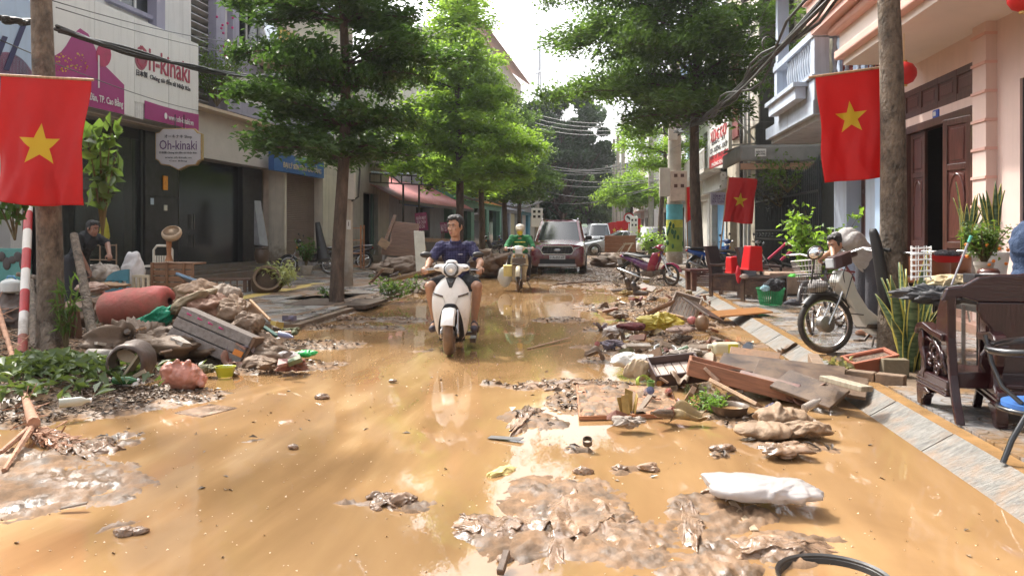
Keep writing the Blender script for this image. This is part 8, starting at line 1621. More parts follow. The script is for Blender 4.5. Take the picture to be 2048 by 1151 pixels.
for x0, x1, y0, y1 in ((-.22,.22,-.12,-.095),(-.22,.22,.095,.12),(-.22,-.195,-.095,.095),(.195,.22,-.095,.095)): MB().bb(x0, x1, y0, y1,.045,.065).build('rim', TC, T)
p=G(1790,752,.1); T=thing('concrete_block', 'squared brown concrete block at the base of the snake plants', 'block',(p.x, p.y+.02,.11)); MB().box(0,0,.07,.22,.12,.15).build('block', mat((.20,.16,.10),.85,.2,6,.3,30), T, bevel=.006)
p=G(1682,745,.1); bush('weed', 'wilted ground leaves left of the terracotta planter', 'plant',(p.x, p.y,.11),.22,.10,130,.07, leaf_mat((.08,.1,.03),(.26,.24,.12),.3),87,8)
# dark seat roll leaning on the trunk
T=thing('seat_pad', 'long black motorbike seat pad standing upright against the trunk', 'seat', AY(1762,610,8.6)); zz=T.location.z;
MB().loft([[V((x+w_*cos(a),.07*sin(a), z)) for a in [2*pi*k/12 for k in range(12)]] for x, w_, z in ((.05,.04,-.1),(.03,.055,.1),(.0,.06,.35),(-.04,.055,.6),(-.07,.045,.74),(-.08,.025,.79))]).build('pad', SEATM, T, smooth=180)
# ---- grey shirted man bending over
def bent_person(label, hipp, d, shirt, trousers, skin, reach, headz=.0, s=1.0, bend=.15, hair=True, legs=True, sleeves=.55):
 """hip position, unit direction the trunk leans towards, list of two hand positions"""
 T=thing('person', label, 'person',(hipp[0], hipp[1],0)); o=V((hipp[0], hipp[1],0)); hip=V(hipp)-o; d=V(d).normalized(); sd=V((-d.y, d.x,0)).normalized(); sh_=hip+d*.47*s; nk_=sh_+d*.06; hc=sh_+d*.19*s+V((0,0, headz))
 b=MB(); b.ell(hip,(.13,.13,.13)); b.cap(hip, hip+d*.25,.13,.125); b.cap(hip+d*.2, sh_-d*.05,.13,.14); b.cap(sh_, hc,.06,.05); f=(d+V((0,0,-.9))).normalized(); qf, MM=head(b, hc, f, d.cross(sd)*(-1) if False else (V((0,0,1))+d*.9))
 c=MB(); c.cap(hip+d*.02, hip+d*.25,.155,.15).cap(hip+d*.2, sh_-d*.03,.15,.155); t=MB(); t.ell(hip,(.155,.155,.15))
 for s_, hd in zip((-1,1), reach):
  s0=sh_+sd*.18*s_; hd=V(hd)-o; mid=(s0+hd)/2+sd*.07*s_+V((0,0,.03)); b.chain([s0, mid, hd],[.06,.045,.03]); hand(b, hd,(hd-mid), V((0,0,1)), s_,.9); c.cap(sh_-d*.06+sd*.08*s_, s0,.11,.085); c.cap(s0, s0.lerp(mid, sleeves*1.4 if sleeves<.7 else 1),.08,.072)
  if legs: h0=hip+sd*.10*s_; kn=h0+V((0,0,-.42))+d*.06; kn.z=hip.z*.52; an=h0+V((0,0,0)); an.z=.17; b.chain([h0, kn, an],[.09,.06,.045]); t.chain([h0, kn, an+V((0,0,.06))],[.12,.09,.07]); b.chain([an, an+V((d.x, d.y,0))*.14],[.045,.035])
 b.build('body', skin, T, voxel=.009, vs=2); c.build('shirt', shirt, T, voxel=.012, vs=4, wrinkle=.035, wscale=.12); t.build('trousers', trousers, T, voxel=.014, vs=3); face(T, qf, MM,1, 'short'); return T
hp_=AY(1742,515,10.0); d_=V((-.62,-.2,.60))
hp_=V((hp_.x, hp_.y,1.02)); bent_person('man in a grey t-shirt bent double behind the bicycle handlebars', hp_, d_, cloth_m((.33,.32,.31)), cloth_m((.05,.05,.06)), SKIN,[hp_+V((-.52,-.30,.10)), hp_+V((-.50,.12,.08))],-.20,.95)
hp_=AY(152,545,11.6); hp_=V((hp_.x, hp_.y,.93)); bent_person('man in a dark vest bending over goods behind the left tree', hp_,(.50,-.15,.72), cloth_m((.02,.022,.025)), cloth_m((.03,.03,.035)), SKIND,[hp_+V((.38,-.25,-.12)), hp_+V((.62,-.1,.12))],.0,.95)
# navy shirted back at the right edge
pm=AY(2046,560,6.6); T=thing('person', 'person in a navy shirt seen from behind at the right edge', 'person',(pm.x+.12, pm.y,0)); c=MB(); c.ell((0,0,1.0),(.22,.18,.25)).ell((.02,0,1.28),(.24,.19,.24)).ell((.1,-.1,1.45),(.18,.15,.14)); c.build('shirt', cloth_m((.025,.05,.11)), T, voxel=.014, vs=4, wrinkle=.04)
b=MB(); b.ell((0,0,.95),(.14,.12,.15)).cap((.02,0,1.1),(.15,-.1,1.4),.13,.12).cap((.15,-.1,1.4),(.36,-.15,1.42),.06,.05); qf, MM=head(b, V((.44,-.18,1.46)), V((.8,-.2,-.6)), V((.3,0,1)))
t=MB(); t.ell((0,0,.88),(.18,.16,.16))
for s_ in (-1,1): b.chain([(s_*.1,0,.88),(s_*.11,.03,.5),(s_*.11,.06,.15)],[.09,.06,.045]); b.chain([(.16+s_*.1,-.1,1.38),(.35,-.2+s_*.1,1.15),(.45,-.3,1.0)],[.06,.045,.03]); hand(b, V((.45,-.3+s_*.08,1.0)), V((.5,-.5,-.5)), V((0,0,1)), s_,.8); t.chain([(s_*.1,0,.85),(s_*.11,.03,.5),(s_*.11,.06,.2)],[.13,.10,.08])
b.build('body', SKIN, T, voxel=.01, vs=2); t.build('trousers', cloth_m((.06,.05,.045)), T, voxel=.014, vs=3); face(T, qf, MM,1, 'short')
# ---- table with clutter
T=thing('table', 'steel topped table crowded with muddy dishes near the pink house', 'table',(3.62,7.5,.125)); MB().bb(-.35,.55,-.35,.35,.60,.64).build('table_top', mat((.18,.17,.16),.35,.3, metal=.4), T, bevel=.005)
for x in (-.3,.5):
 for y in (-.3,.3): MB().tube([(x, y,0),(x, y,.6)],.018,7).build('leg', STEEL, T)
lump('cloth', 'beige yellow cloth thrown over dark dishes on the table', 'cloth',1906,562,7.4,(.19,.14,.06),(.50,.40,.24),.55,.09, dirt=0); lump('rubbish', 'black and white heap of dishes and bags under the beige cloth', 'rubbish',1880,588,7.25,(.34,.22,.07),(.09,.09,.095),.8,.06, dirt=0)
T=thing('cookware_box', 'black flat gas stove box at the back of the table', 'box', AY(1968,562,6.4)); MB().box(0,0,.02,.22,.2,.07).build('box', mat((.03,.03,.035),.4), T, bevel=.005); MB().box(0.02,-.03,.058,.10,.08,.004).build('label', FRAMEW, T)
plank('mop', 'thin grey mop handle rising with a green tip', 'mop', AY(1903,570,6.6), AY(1936,486,6.5),.014,.014, mat((.45,.45,.5),.4)); T=thing('bottle_brush', 'turquoise brush tip at the top of the mop handle', 'brush', AY(1937,484,6.5)); MB().tube([(0,0,0),(.02,0,.05)],.012,7).build('grip', mat((.1,.45,.35),.4), T)
T=thing('wire_rack', 'white coated wire dish rack behind the snake plant leaves', 'rack', AY(1842,560,7.3)); b=MB()
for k in range(6): b.tube([V((.085*cos(a),.05*sin(a),.03+.05*k+.006*sin(3*a))) for a in [j*.45 for j in range(15)]],.005,5)
for k in range(8): a=k*.8; b.tube([(.085*cos(a),.05*sin(a),0),(.085*cos(a),.05*sin(a),.30)],.004,5)
b.build('wires', FRAMEW, T)
def round_chair(label, px, py, D_):
 T=thing('chair', label, 'chair', AY(px, py, D_), R(200), 'round backed orange chairs'); O_=mat((.28,.10,.04),.5,.15)
 MB().tube([V((.24*cos(a),.24*sin(a),.28)) for a in [R(k) for k in range(-20,201,20)]],.016,8).build('back_rail', CHR, T, smooth=60); MB().grid(lambda s, t: V((.225*cos(R(10+160*s)),.225*sin(R(10+160*s)),.06+.19*t)),14,3).build('backrest', O_, T, smooth=180, solid=.02)
 MB().lathe([(.0,-.02),(.22,-.02),(.23,.0),(.22,.02),(0,.02)],22).build('seat', O_, T)
 for a in (45,135,225,315): MB().tube([(.16*cos(R(a)),.16*sin(R(a)),-.02),(.22*cos(R(a)),.22*sin(R(a)),-.45)],.012,6).build('leg', CHR, T)
round_chair('round backed orange chair nearer the mottled trunk',1850,560,8.6); round_chair('round backed orange chair below the red colander',1892,556,8.9)
T=thing('colander', 'red tray with black wire basket and blue checked cloth', 'tray', AY(1895,512,8.2)); MB().lathe([(.10,-.06),(.17,.0),(.175,.005),(.09,-.05)],24, None, False).build('tray', REDPL, T, smooth=60); MB().ell((0,0,.02),(.13,.10,.045), None,20,10).build('wire_heap', mat((.05,.05,.06),.4,.4,20,.8,60), T, smooth=180, wrinkle=.03, wscale=.03)
lump('bag', 'white crumpled bag between the two potted snake plants', 'bag',1962,462,9.2,(.10,.08,.10),(.6,.55,.48),.4,.1, dirt=0)
# ---- big carved armchairs, near right
def carved(label, loc, rz, cat='armchair', full=True):
 T=thing('armchair', label, cat, loc, rz, 'large carved dark red armchairs'); W_=.36
 def prof(pts, t, M, nm, m=CARV, bev=.012, sg=3): return MB().prism(pts, t, M).build(nm, m, T, bevel=bev, seg=sg)
 XZ=lambda y: Matrix(((1,0,0,0),(0,0,-1, y),(0,1,0,0),(0,0,0,1))); YZ=lambda x: Matrix(((0,0,1, x),(1,0,0,0),(0,1,0,0),(0,0,0,1)))
 # rear view: top rail, vase shaped splat, outer stiles
 top=[(-.44,.80),(-.40,.89),(-.30,.905),(-.20,.965),(-.08,.985),(.08,.985),(.20,.965),(.30,.905),(.40,.89),(.44,.80),(.30,.83),(.20,.80),(-.20,.80),(-.30,.83)]
 prof(top,.05, XZ(-.26), 'top_rail', CARVX)
 sp=[]
 for z, w_ in ((.80,.20),(.74,.205),(.68,.175),(.62,.125),(.56,.115),(.50,.145),(.44,.185),(.38,.195),(.33,.17),(.28,.16)): sp.append((w_, z))
 prof(sp+[(-x, z) for x, z in sp[::-1]],.035, XZ(-.265), 'back_splat')
 MB().box(0,-.285,.27,.74,.05,.11).build('rear_rail', CARVX, T, bevel=.008)
 for s_ in (-1,1):
  MB().loft([[V((s_*x+dx*.055, y+dy*.045, z)) for dx, dy in ((-.5,-.5),(.5,-.5),(.5,.5),(-.5,.5))] for x, y, z in ((.37,-.44,.0),(.365,-.36,.14),(.36,-.30,.30),(.365,-.275,.55),(.37,-.285,.84))]).build('rear_stile', CARV, T, bevel=.008)
  wp_=[(-.27,.80),(-.15,.80),(-.10,.74),(-.07,.64),(-.075,.54),(-.12,.50),(-.26,.52)]; prof(wp_,.03, YZ(s_*.375-.015), 'side_wing')
  arm=[(-.24,.57),(-.05,.585),(.12,.615),(.22,.60),(.28,.56),(.29,.52),(.26,.51),(.23,.545),(.14,.565),(-.05,.535),(-.24,.52)]; prof(arm,.085, YZ(s_*.375-.0425), 'arm_rest')
  pst=[(.16,.56),(.22,.54),(.25,.48),(.22,.40),(.17,.34),(.18,.27),(.24,.22),(.14,.20),(.10,.28),(.11,.36),(.15,.43),(.14,.50)]; prof(pst,.06, YZ(s_*.375-.03), 'arm_post')
  sc_=MB()
  for c_, r_, ph in (((-.02,.42),.085,0),((-.12,.38),.065,2),((.07,.36),.05,4),((-.06,.30),.05,1)): sc_.tube([V((s_*.375, c_[0]+r_*(1-t/12)*cos(t+ph), c_[1]+r_*(1-t/12)*sin(t+ph))) for t in [j*.5 for j in range(17)]],.015,6)
  sc_.tube([(s_*.375,-.24,.30),(s_*.375,-.1,.46),(s_*.375,.1,.50),(s_*.375,.16,.50)],.016,6); sc_.build('carved_scroll', CARV, T, smooth=180)
  rail=[(-.30,.16),(.25,.16),(.27,.20),(.26,.24),(.10,.26),(-.30,.26)]; prof(rail,.06, YZ(s_*.37-.03), 'side_rail')
  prof([(-.30,.185),(.28,.185),(.28,.205),(-.30,.205)],.075, YZ(s_*.37-.0375), 'side_moulding'); prof([(-.30,.150),(.27,.150),(.27,.168),(-.30,.168)],.085, YZ(s_*.37-.0425), 'side_moulding')
  ft_=[(.10,.15),(.27,.15),(.265,.08),(.25,.0),(.17,.0),(.15,.05),(.10,.09),(.02,.12)]; prof(ft_,.075, YZ(s_*.37-.0375), 'front_foot')
 MB().bb(-.34,.34,-.28,.24,.255,.29).build('seat', CARVX, T, bevel=.01); MB().bb(-.34,.34,.22,.26,.12,.25).build('front_apron', CARVX, T, bevel=.01)
 return T
ca=G(1908,848,.125); cb_=G(1838,808,.125)
carved('large carved dark red armchair standing on the near right pavement',(ca.x+.42, ca.y+.42,.125), R(-2)); carved('second carved dark red armchair cut by the right picture edge',(G(2010,862,.125).x+.42, G(2010,862,.125).y+.22,.125), R(168))
# black tubular chair at the right edge
p=G(2006,925,.125); T=thing('metal_chair', 'black tubular metal chair with blue seat cut by the right edge', 'chair',(p.x, p.y,.125)); BT=mat((.012,.012,.013),.25,.1,5,0,1,0, coat=.4)
MB().tube([(0,0,0),(.06,.03,.12),(.20,.06,.34),(.30,.08,.46)],.016,8).build('leg', BT, T, smooth=60); MB().tube([(.42,.42,0),(.40,.36,.30),(.38,.30,.46)],.016,8).build('leg', BT, T, smooth=60); MB().tube([(.06,.34,.66),(.08,.30,.50),(.10,.22,.38),(.16,.12,.30)],.014,8).build('arm_support', BT, T, smooth=60)
MB().tube([V((.28+.25*cos(a),.20+.22*sin(a),.62+.03*cos(a))) for a in [R(k) for k in range(60,301,15)]],.022,9).build('arm_rail', BT, T, smooth=60); MB().tube([V((.30+.22*cos(a),.20+.2*sin(a),.26)) for a in [R(k) for k in range(0,361,20)]],.014,8).build('seat_ring', BT, T, smooth=60)
MB().lathe([(0,.27),(.2,.27),(.2,.295),(0,.3)],24, MX((.30,.20,0))).build('seat', mat((.05,.15,.42),.4,.15), T, smooth=50)
plank('board', 'pale beige timber leaning at the right edge behind the armchair', 'board',(3.75,6.1,.13),(3.95,6.2,1.3),.16,.03, WD_LT)
# ================================================================= RUBBISH ON THE RIGHT OF THE ROAD
c0=G(1250,798,.03); T=thing('plywood_sheet', 'flat mud covered plywood sheet with a reddish edge lying in the water', 'board', c0); P4=[G(*p_,.035)-c0 for p_ in ((1158,832),(1360,826),(1340,772),(1152,768))]; b=MB(); b.add([v for v in P4]+[v-V((0,0,.03)) for v in P4],[(0,1,2,3),(7,6,5,4),(0,4,5,1),(1,5,6,2),(2,6,7,3),(3,7,4,0)]); b.build('panel', wood((.40,.17,.08),.45, 'x',0), T)
from mathutils import noise as NZ
b=MB(); b.grid(lambda u, v_: (P4[0]*(1-u)*(1-v_)+P4[1]*u*(1-v_)+P4[2]*u*v_+P4[3]*(1-u)*v_)*.97+V((0,0,.004+.02*max(-.2, NZ.fractal(V((u*9, v_*5,1)),1,2,4)))),70,40); b.build('mud_film', MUDM, T, smooth=180)
T=thing('carton', 'torn yellow brown carton standing on the flat plywood', 'carton', G(1256,824,.04)); b=MB()
for k,(w_, h_, a_) in enumerate(((.09,.12,.2),(.06,.15,1.5),(.09,.10,2.9),(.06,.13,4.4))): b.add([V((cos(a_)*.045+sin(a_)*w_*.5*s_+o_*cos(a_)*.03, sin(a_)*.045-cos(a_)*w_*.5*s_, z_)) for s_, z_, o_ in ((-1,0,0),(1,0,0),(1.1, h_,.6),(-.9, h_*1.15,1))],[(0,1,2,3)])
b.build('carton_wall', mat((.36,.24,.07),.7,.4,10,.3,30), T, solid=.006)
def can(label, px, py, r_, h_, col, rot=(0,0,0), cat='can'):
 T=thing('can', label, cat, G(px, py,.03),0, None, rot=rot); T.location.z=.04+r_*.3; MB().lathe([(r_,0),(r_*1.03, h_*.05),(r_, h_*.1),(r_, h_*.92),(r_*1.04, h_),(r_*.9, h_),(r_*.88, h_*.15)],20, None, False).build('can_wall', mat(col,.4,.2,6,.1,20,.2), T, smooth=50); return T
can('lime green tin with torn paper in front of the dark drawer',1283,770,.055,.07,(.30,.45,.04),(R(70),0, R(20))); can('small green tin beside the lime tin',1302,776,.03,.045,(.10,.25,.03),(R(10),0,0)); can('white round plastic tub lid up behind the dark drawer',1330,712,.12,.05,(.66,.68,.66),(R(16),0,0), 'tub'); can('black wide can lying by the bright reflection',1175,893,.03,.04,(.05,.04,.035),(R(30),0,0))
lump('cardboard', 'torn pale cardboard behind the lime green tin', 'cardboard',1275,738,7.4,(.12,.05,.10),(.45,.34,.22),.4,.1, dirt=0); lump('bag', 'white foam and plastic bits left of the dark drawer', 'bag',1268,720,7.8,(.2,.12,.07),(.62,.60,.55),.5,.08, dirt=0)
def frame_box(name, label, c, rot, L_, W_, Hh, t, m, slats=0, sm=None, cat='drawer', bottom=True):
 T=thing(name, label, cat, c,0, None, rot=rot)
 MB().box(0,-W_/2,0, L_, t, Hh).build('long_side', m, T, bevel=.004, seg=1); MB().box(0, W_/2,0, L_, t, Hh).build('long_side', m, T, bevel=.004, seg=1); MB().box(-L_/2+t/2,0,0, t, W_-t, Hh*.98).build('short_side', m, T, bevel=.004, seg=1); MB().box(L_/2-t/2,0,0, t, W_-t, Hh*.98).build('short_side', m, T, bevel=.004, seg=1)
 for k in range(slats): MB().box(-L_/2+(k+.5)*L_/slats,0,-Hh*.3+.01, L_/slats-.01, W_-t*2,.015).build('bottom_slat', sm or m, T)
 return T
frame_box('drawer', 'dark wooden drawer frame with pale slatted bottom pointing left', AY(1352,738,7.35),(R(14), R(-6), R(8)),.46,.40,.11,.02, wood((.06,.03,.025),.4, 'x',0,.2),6, wood((.42,.33,.28),.6, 'y',0))
frame_box('crate', 'long reddish brown box frame sloping down over the dark boards', AY(1485,757,6.9),(R(-2), R(13), R(-6)),.92,.34,.13,.022, wood((.30,.13,.07),.5, 'x',0,.1),3, wood((.28,.14,.08),.5, 'y',0))
plank('board', 'pale inner face block at the near end of the box frame', 'board', AY(1412,735,6.8), AY(1440,762,6.75),.16,.025, wood((.40,.26,.18),.6, 'z',0), R(80))
for k,(a_, b_, w_, m_, r_, l_) in enumerate((((1440,722,7.3),(1690,752,7.0),.42, WD_DK,100, 'upper'),((1510,738,7.0),(1735,778,6.7),.36, WD_DK,105, 'lower right'),((1560,757,6.75),(1680,800,6.4),.30, WD_DK,110, 'tail'),((1560,715,7.5),(1460,702,7.6),.12, WD_MID,60, 'rear light'),((1480,745,6.9),(1600,775,6.6),.05, WD_RED,30, 'narrow red edged'))):
 plank('board', 'dark lacquered panel in the wooden wreck, %s piece'%l_, 'board', AY(*a_), AY(*b_), w_,.03, m_, R(r_))
plank('board', 'light raw plank sloping down to the bowl', 'board', AY(1425,762,6.6), AY(1520,812,6.1),.09,.03, WD_LT, R(60)); plank('board', 'light raw plank crossing behind the crumpled cardboard', 'board', AY(1500,808,6.25), AY(1560,835,5.9),.12,.02, WD_LT, R(70)); plank('board', 'pale painted board running to the kerb end of the wreck', 'board', AY(1650,755,6.5), AY(1735,778,6.2),.14,.04, wood((.35,.3,.22),.6, 'z',0), R(85))
p=G(1462,835,.02); T=thing('bowl', 'muddy round basin full of brown water beside the planks', 'basin',(p.x, p.y+.08,.02)); MB().lathe([(.09,0),(.125,.03),(.14,.075),(.148,.08),(.13,.075),(.115,.03)],30, None, False).build('basin_wall', mat((.10,.065,.04),.45,.4,8,.2,20), T, smooth=60); MB().lathe([(0,.045),(.122,.045)],26, None, False).build('water', WATER, T)
p=G(1420,820,.03); bush('fallen_branch', 'fresh green leafy twigs lying left of the muddy basin', 'branch',(p.x, p.y,.03),.16,.10,380,.05, leaf_mat((.05,.12,.02),(.14,.26,.04),.4),91,10, asp=.25)
for k,(px, py, D_, s_, l_) in enumerate(((1560,835,5.75,(.17,.12,.09), 'upper fold'),(1610,858,5.55,(.14,.10,.06), 'right fold'),(1530,862,5.5,(.14,.09,.04), 'left fold'))): lump('cardboard', 'stiff brown crumpled wrapping paper near the basin, %s'%l_, 'paper', px, py, D_, s_,(.27,.18,.11),.75,.13, dirt=0, rough=.7)
lump('cloth', 'grey mud soaked towel below the brown wrapping paper', 'cloth',1568,896,5.1,(.17,.11,.04),(.25,.17,.11),.6,.08, m=MUDCLOTH)
T=thing('jug', 'cream plastic oil jug with a yellow label lying behind the wreck', 'jug', AY(1452,696,8.3),0, None, rot=(0,0, R(10))); MB().box(0,0,0,.28,.14,.12).build('jug_body', mat((.62,.57,.40),.4,.1,5,.05,20,0, trans=.2), T, bevel=.035, seg=4); MB().box(.05,-.072,0,.10,.004,.10).build('label', mat((.60,.55,.05),.4,.4,30), T); MB().lathe([(.025,0),(.025,.04)],12, MX((-.15,0,.02),(0,-pi/2,0))).build('cap', mat((.6,.6,.5),.4), T)
bottle('clear bluish plastic bottle to the right of the cream jug',1497,702,.1,(.30,.36,.45),.16,.05,70,.4)
lump('bag', 'crumpled bright yellow plastic bag on the right mud', 'bag',1322,645,10.2,(.26,.18,.10),(.62,.50,.08),.7,.09, rough=.3, tr=.25, dirt=0, coat=.3); lump('bag', 'small pinkish white plastic bag left of the yellow bag', 'bag',1232,658,10.1,(.18,.12,.045),(.62,.56,.52),.5,.09, dirt=0, rough=.4, tr=.2); lump('cloth', 'maroon wet cloth between the white and yellow bags', 'cloth',1265,652,10.0,(.16,.10,.04),(.10,.02,.02),.5,.1, dirt=0); lump('cloth', 'grey pink rag to the right of the yellow bag', 'cloth',1362,658,9.8,(.16,.14,.05),(.35,.25,.2),.6,.08, dirt=0)
T=thing('ball', 'brown leather ball shaped bag beside the grey pink rag', 'bag', AY(1404,646,9.8)); MB().ell((0,0,0),(.085,.085,.10), None,22,14).build('ball_skin', mat((.22,.13,.07),.35,.4,5,.1,20,0, metal=.2), T, smooth=180); T=thing('ball', 'small dusty pink balloon scrap beside the brown ball', 'balloon', AY(1384,640,9.9)); MB().ell((0,0,0),(.06,.05,.05), None,18,12).build('skin', mat((.45,.15,.13),.4), T, smooth=180)
frame_box('drawer', 'pale grey upright drawer frame behind the yellow bag', AY(1370,615,11.6),(R(55), R(14), R(-20)),.40,.36,.14,.02, wood((.40,.32,.26),.6, 'x',0),8, wood((.45,.38,.32),.6, 'y',0)); plank('board', 'long dark plank sloping from the drawer frame to the kerb', 'board', AY(1378,600,11.6), AY(1433,638,10.4),.22,.03, WD_DK, R(70)); plank('board', 'dark brown angled board left of the upright drawer', 'board', AY(1298,625,11), AY(1345,605,11.2),.18,.03, WD_MID, R(60)); plank('board', 'thin tan stick leaning over the yellow bag', 'stick', AY(1320,622,10.6), AY(1368,634,10.3),.03,.02, WD_LT)
for px, py, D_, l_, rz in ((1268,576,16.2, 'rear one',30),(1283,586,15.6, 'front one',-20)): T=thing('shoe', 'black rubber boot lying in the mud, the %s of two'%l_, 'boot', AY(px, py, D_), R(rz)); b=MB(); b.chain([(-.12,0,.0),(.1,0,0)],[.055,.045]); b.cap((-.12,0,.02),(-.16,0,.16),.05,.06); b.build('boot_shell', PLB, T, smooth=180)
plank('board', 'thin pale stick lying on the wet road right of the scooter', 'stick', G(1055,697,.01), G(1140,675,.03),.03,.012, WD_LT); plank('board', 'dark broken board lying across the road before the car', 'board', G(1112,568,.04), G(1200,562,.09),.14,.03, wood((.18,.11,.07),.6, 'z',0), R(80))
plank('board', 'long pale plastic strip half under water at lower right', 'strip', G(1462,1000,.0), G(1510,1060,.004),.04,.006, wood((.4,.3,.2),.5, 'z',0), R(90)); plank('board', 'short dark stick standing out of the bottom water', 'stick', G(1000,1145,.02), G(1014,1103,.06),.03,.03, wood((.14,.09,.06),.6, 'z',0)); plank('board', 'dark slim leaf shaped strip floating left of the plywood', 'strip', G(978,873,.01), G(1045,877,.02),.07,.006, mat((.12,.11,.10),.4), R(90))
sheet('cloth', 'long muddy ribbon of cloth curling left of the plywood', 'cloth',[(1012,850),(1040,858),(1090,812),(1050,806)],(.2,.14,.1),.07,12,6, m=MUDCLOTH); sheet('cloth', 'muddy garment stretched out above the plywood', 'cloth',[(1025,768),(1120,776),(1225,764),(1130,754)],(.2,.14,.1),.09,9,7, m=MUDCLOTH)
sheet('tarpaulin', 'mud coated folded tarpaulin in the water at bottom middle', 'tarpaulin',[(1060,1100),(1260,1078),(1235,980),(1060,975)],(.3,.2,.14),.085,8,8, m=MUDCLOTH, nu=110, nv=80); sheet('cloth', 'wrinkled muddy cloth spread left of the tarpaulin', 'cloth',[(900,1060),(1075,1085),(1060,1030),(930,1020)],(.3,.2,.14),.05,10,9, m=MUDCLOTH, nu=90, nv=50); sheet('cloth', 'wrinkled muddy sheet at the lower right by the tub rim', 'cloth',[(1470,1105),(1660,1110),(1650,1072),(1450,1065)],(.3,.2,.14),.05,10,10, m=MUDCLOTH, nu=90, nv=50)
sheet('cloth', 'twisted muddy cloth strip between tarpaulin and white bag', 'cloth',[(1370,1085),(1420,1095),(1400,1000),(1355,1000)],(.3,.2,.14),.06,11,12, m=MUDCLOTH); sheet('cloth', 'small muddy rag floating at lower middle left', 'cloth',[(735,1005),(790,1010),(800,980),(745,985)],(.3,.2,.14),.05,13,13, m=MUDCLOTH); sheet('cloth', 'muddy rag trailing behind the white bag', 'cloth',[(1400,975),(1480,985),(1490,950),(1410,955)],(.3,.2,.14),.05,12,14, m=MUDCLOTH); sheet('cloth', 'yellow and white snack wrapper floating left of the reflection', 'wrapper',[(968,945),(1010,940),(1040,922),(990,928)],(.62,.50,.20),.03,10,15, dirt=0)
WB=mat((.58,.54,.52),.35,.05,5,.3,30,0, trans=.35, coat=.2)
T=lump('bag', 'white plastic bag with faint pink print floating at lower right', 'bag',1540,978,4.15,(.29,.15,.05),(.8,.76,.74),.42,.17, m=WB, rz=R(-14))
q=random.Random(3)
for k in range(5): p=G(1503+k*14+q.uniform(-3,3),962+k*4,.10)-V(T.location); MB().ell(p,(.014,.010,.012), None,8,5).build('pink_print', mat((.55,.05,.22),.6), T, smooth=180)
lump('cardboard', 'muddy brown lump holding the left end of the white bag', 'rubbish',1462,962,4.3,(.07,.05,.035),(.3,.2,.14),.5,.05, m=MUDCLOTH)
p=G(1668,1168,.0); T=thing('sunken_tub', 'dark round rim of a sunken tub at the bottom edge', 'tub',(p.x, p.y,0)); MB().lathe([(.195,-.08),(.21,.03),(.222,.036),(.222,.028),(.205,.02),(.185,-.08)],44, None, False).build('rim', mat((.03,.028,.026),.35,.3,6,.1,20), T, smooth=50)
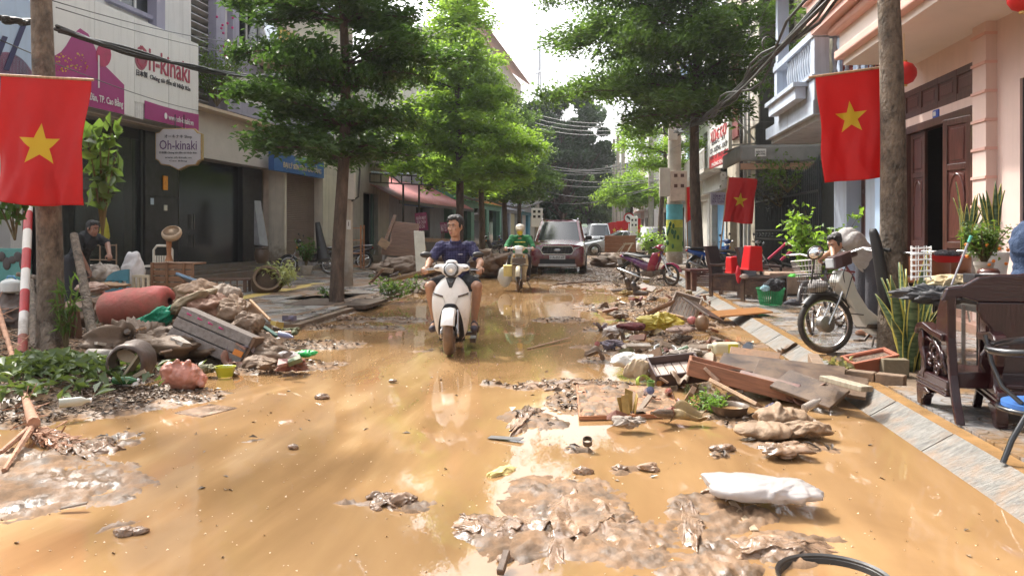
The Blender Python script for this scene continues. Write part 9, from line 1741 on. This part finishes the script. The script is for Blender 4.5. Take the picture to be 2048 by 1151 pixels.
# small torn household rubbish caught in the heaps
def junk(region, n, px0, px1, py0, py1, zmax, seed):
 q=random.Random(seed); nm={}
 CO=(('red',(.40,.02,.03)),('blue',(.04,.12,.35)),('green',(.03,.22,.08)),('white',(.62,.60,.56)),('black',(.02,.02,.02)),('tan',(.34,.24,.15)),('pink',(.5,.16,.2)),('yellow',(.55,.42,.06)),('grey',(.2,.2,.2)))
 for k in range(n):
  px, py=q.uniform(px0, px1), q.uniform(py0, py1); wh=region+', %s %s'%('far' if py<(py0+py1)/2 else 'near',('left', 'middle', 'right')[int(2.99*(px-px0)/(px1-px0))]); p=G(px, py,.06); z=.05+q.random()**2*zmax; cn, c_=CO[q.randrange(9)]; c_=tuple(a_*.5+b_*.5 for a_, b_ in zip(c_,(.17,.115,.075))); t=q.randrange(4); s=q.uniform(.05,.12)
  if t == 0: lump('rag', 'small crumpled %s rag %s'%(cn, wh), 'rag', px, py-q.random()*8, p.y,(s*1.2, s, s*.45), c_,.9,.05, dirt=.5, group='small rubbish '+region)
  elif t == 1: T=thing('box', 'crushed little %s carton %s'%(cn, wh), 'box',(p.x, p.y, z),0, 'small rubbish '+region, rot=(q.uniform(-.4,.4), q.uniform(-.4,.4), q.uniform(0,6))); MB().box(0,0,0, s*1.6, s, s*.6).jit(.012, k).build('carton', mat(c_,.6,.3,20,.1,30,.4), T)
  elif t == 2: T=thing('bottle', '%s plastic bottle lying %s'%(cn, wh), 'bottle',(p.x, p.y, z+.02),0, 'small rubbish '+region, rot=(0, q.uniform(-.4,.4), q.uniform(0,6))); MB().lathe([(.005,-.10),(.032,-.09),(.03,.03),(.012,.07),(.012,.09)],12, MX((0,0,0),(0, pi/2,0))).build('bottle_shell', mat(c_,.2,.2,6,.1,20,.2, coat=.4), T, smooth=50)
  else:
   T=thing('scrap', 'bent %s sheet scrap %s'%(cn, wh), 'scrap',(p.x, p.y, z),0, 'small rubbish '+region, rot=(q.uniform(-.5,.5), q.uniform(-.5,.5), q.uniform(0,6))); w=q.uniform(.06,.14); ph=q.uniform(0,6)
   MB().grid(lambda u, v_: V(((u-.5)*w*2+.02*sin(v_*9+ph),(v_-.5)*w*(1+.3*sin(u*7+ph)),.04*sin(u*6+ph)+.03*sin(v_*8+u*3))),14,10).build('sheet', mat(c_,.5,.35,9,.2,30,.6), T, smooth=180, solid=.004)
junk('on the left heap',60,185,610,640,745,.35,1); junk('at the foot of the left posts',26,0,220,600,700,.3,2); junk('in the mud along the right kerb',46,1190,1440,590,720,.06,3); junk('around the wooden wreck',24,1230,1660,690,850,.05,4); junk('on the left kerb mounds',34,740,1050,515,585,.25,5); junk('near the magenta motorbike',22,1210,1380,515,600,.12,6)
# ================================================================= AIR
hz=MB().bb(-45,60,-3,175,-1.2,27).build('haze', None); hz['kind']='stuff'
m=bpy.data.materials.new('haze'); m.use_nodes=True; t=m.node_tree; t.nodes.clear(); pv=t.nodes.new('ShaderNodeVolumePrincipled'); pv.inputs['Color'].default_value=(.93,.95,1,1); pv.inputs['Density'].default_value=.0005; pv.inputs['Anisotropy'].default_value=.4
ou=t.nodes.new('ShaderNodeOutputMaterial'); t.links.new(pv.outputs[0], ou.inputs['Volume']); hz.data.materials.append(m)
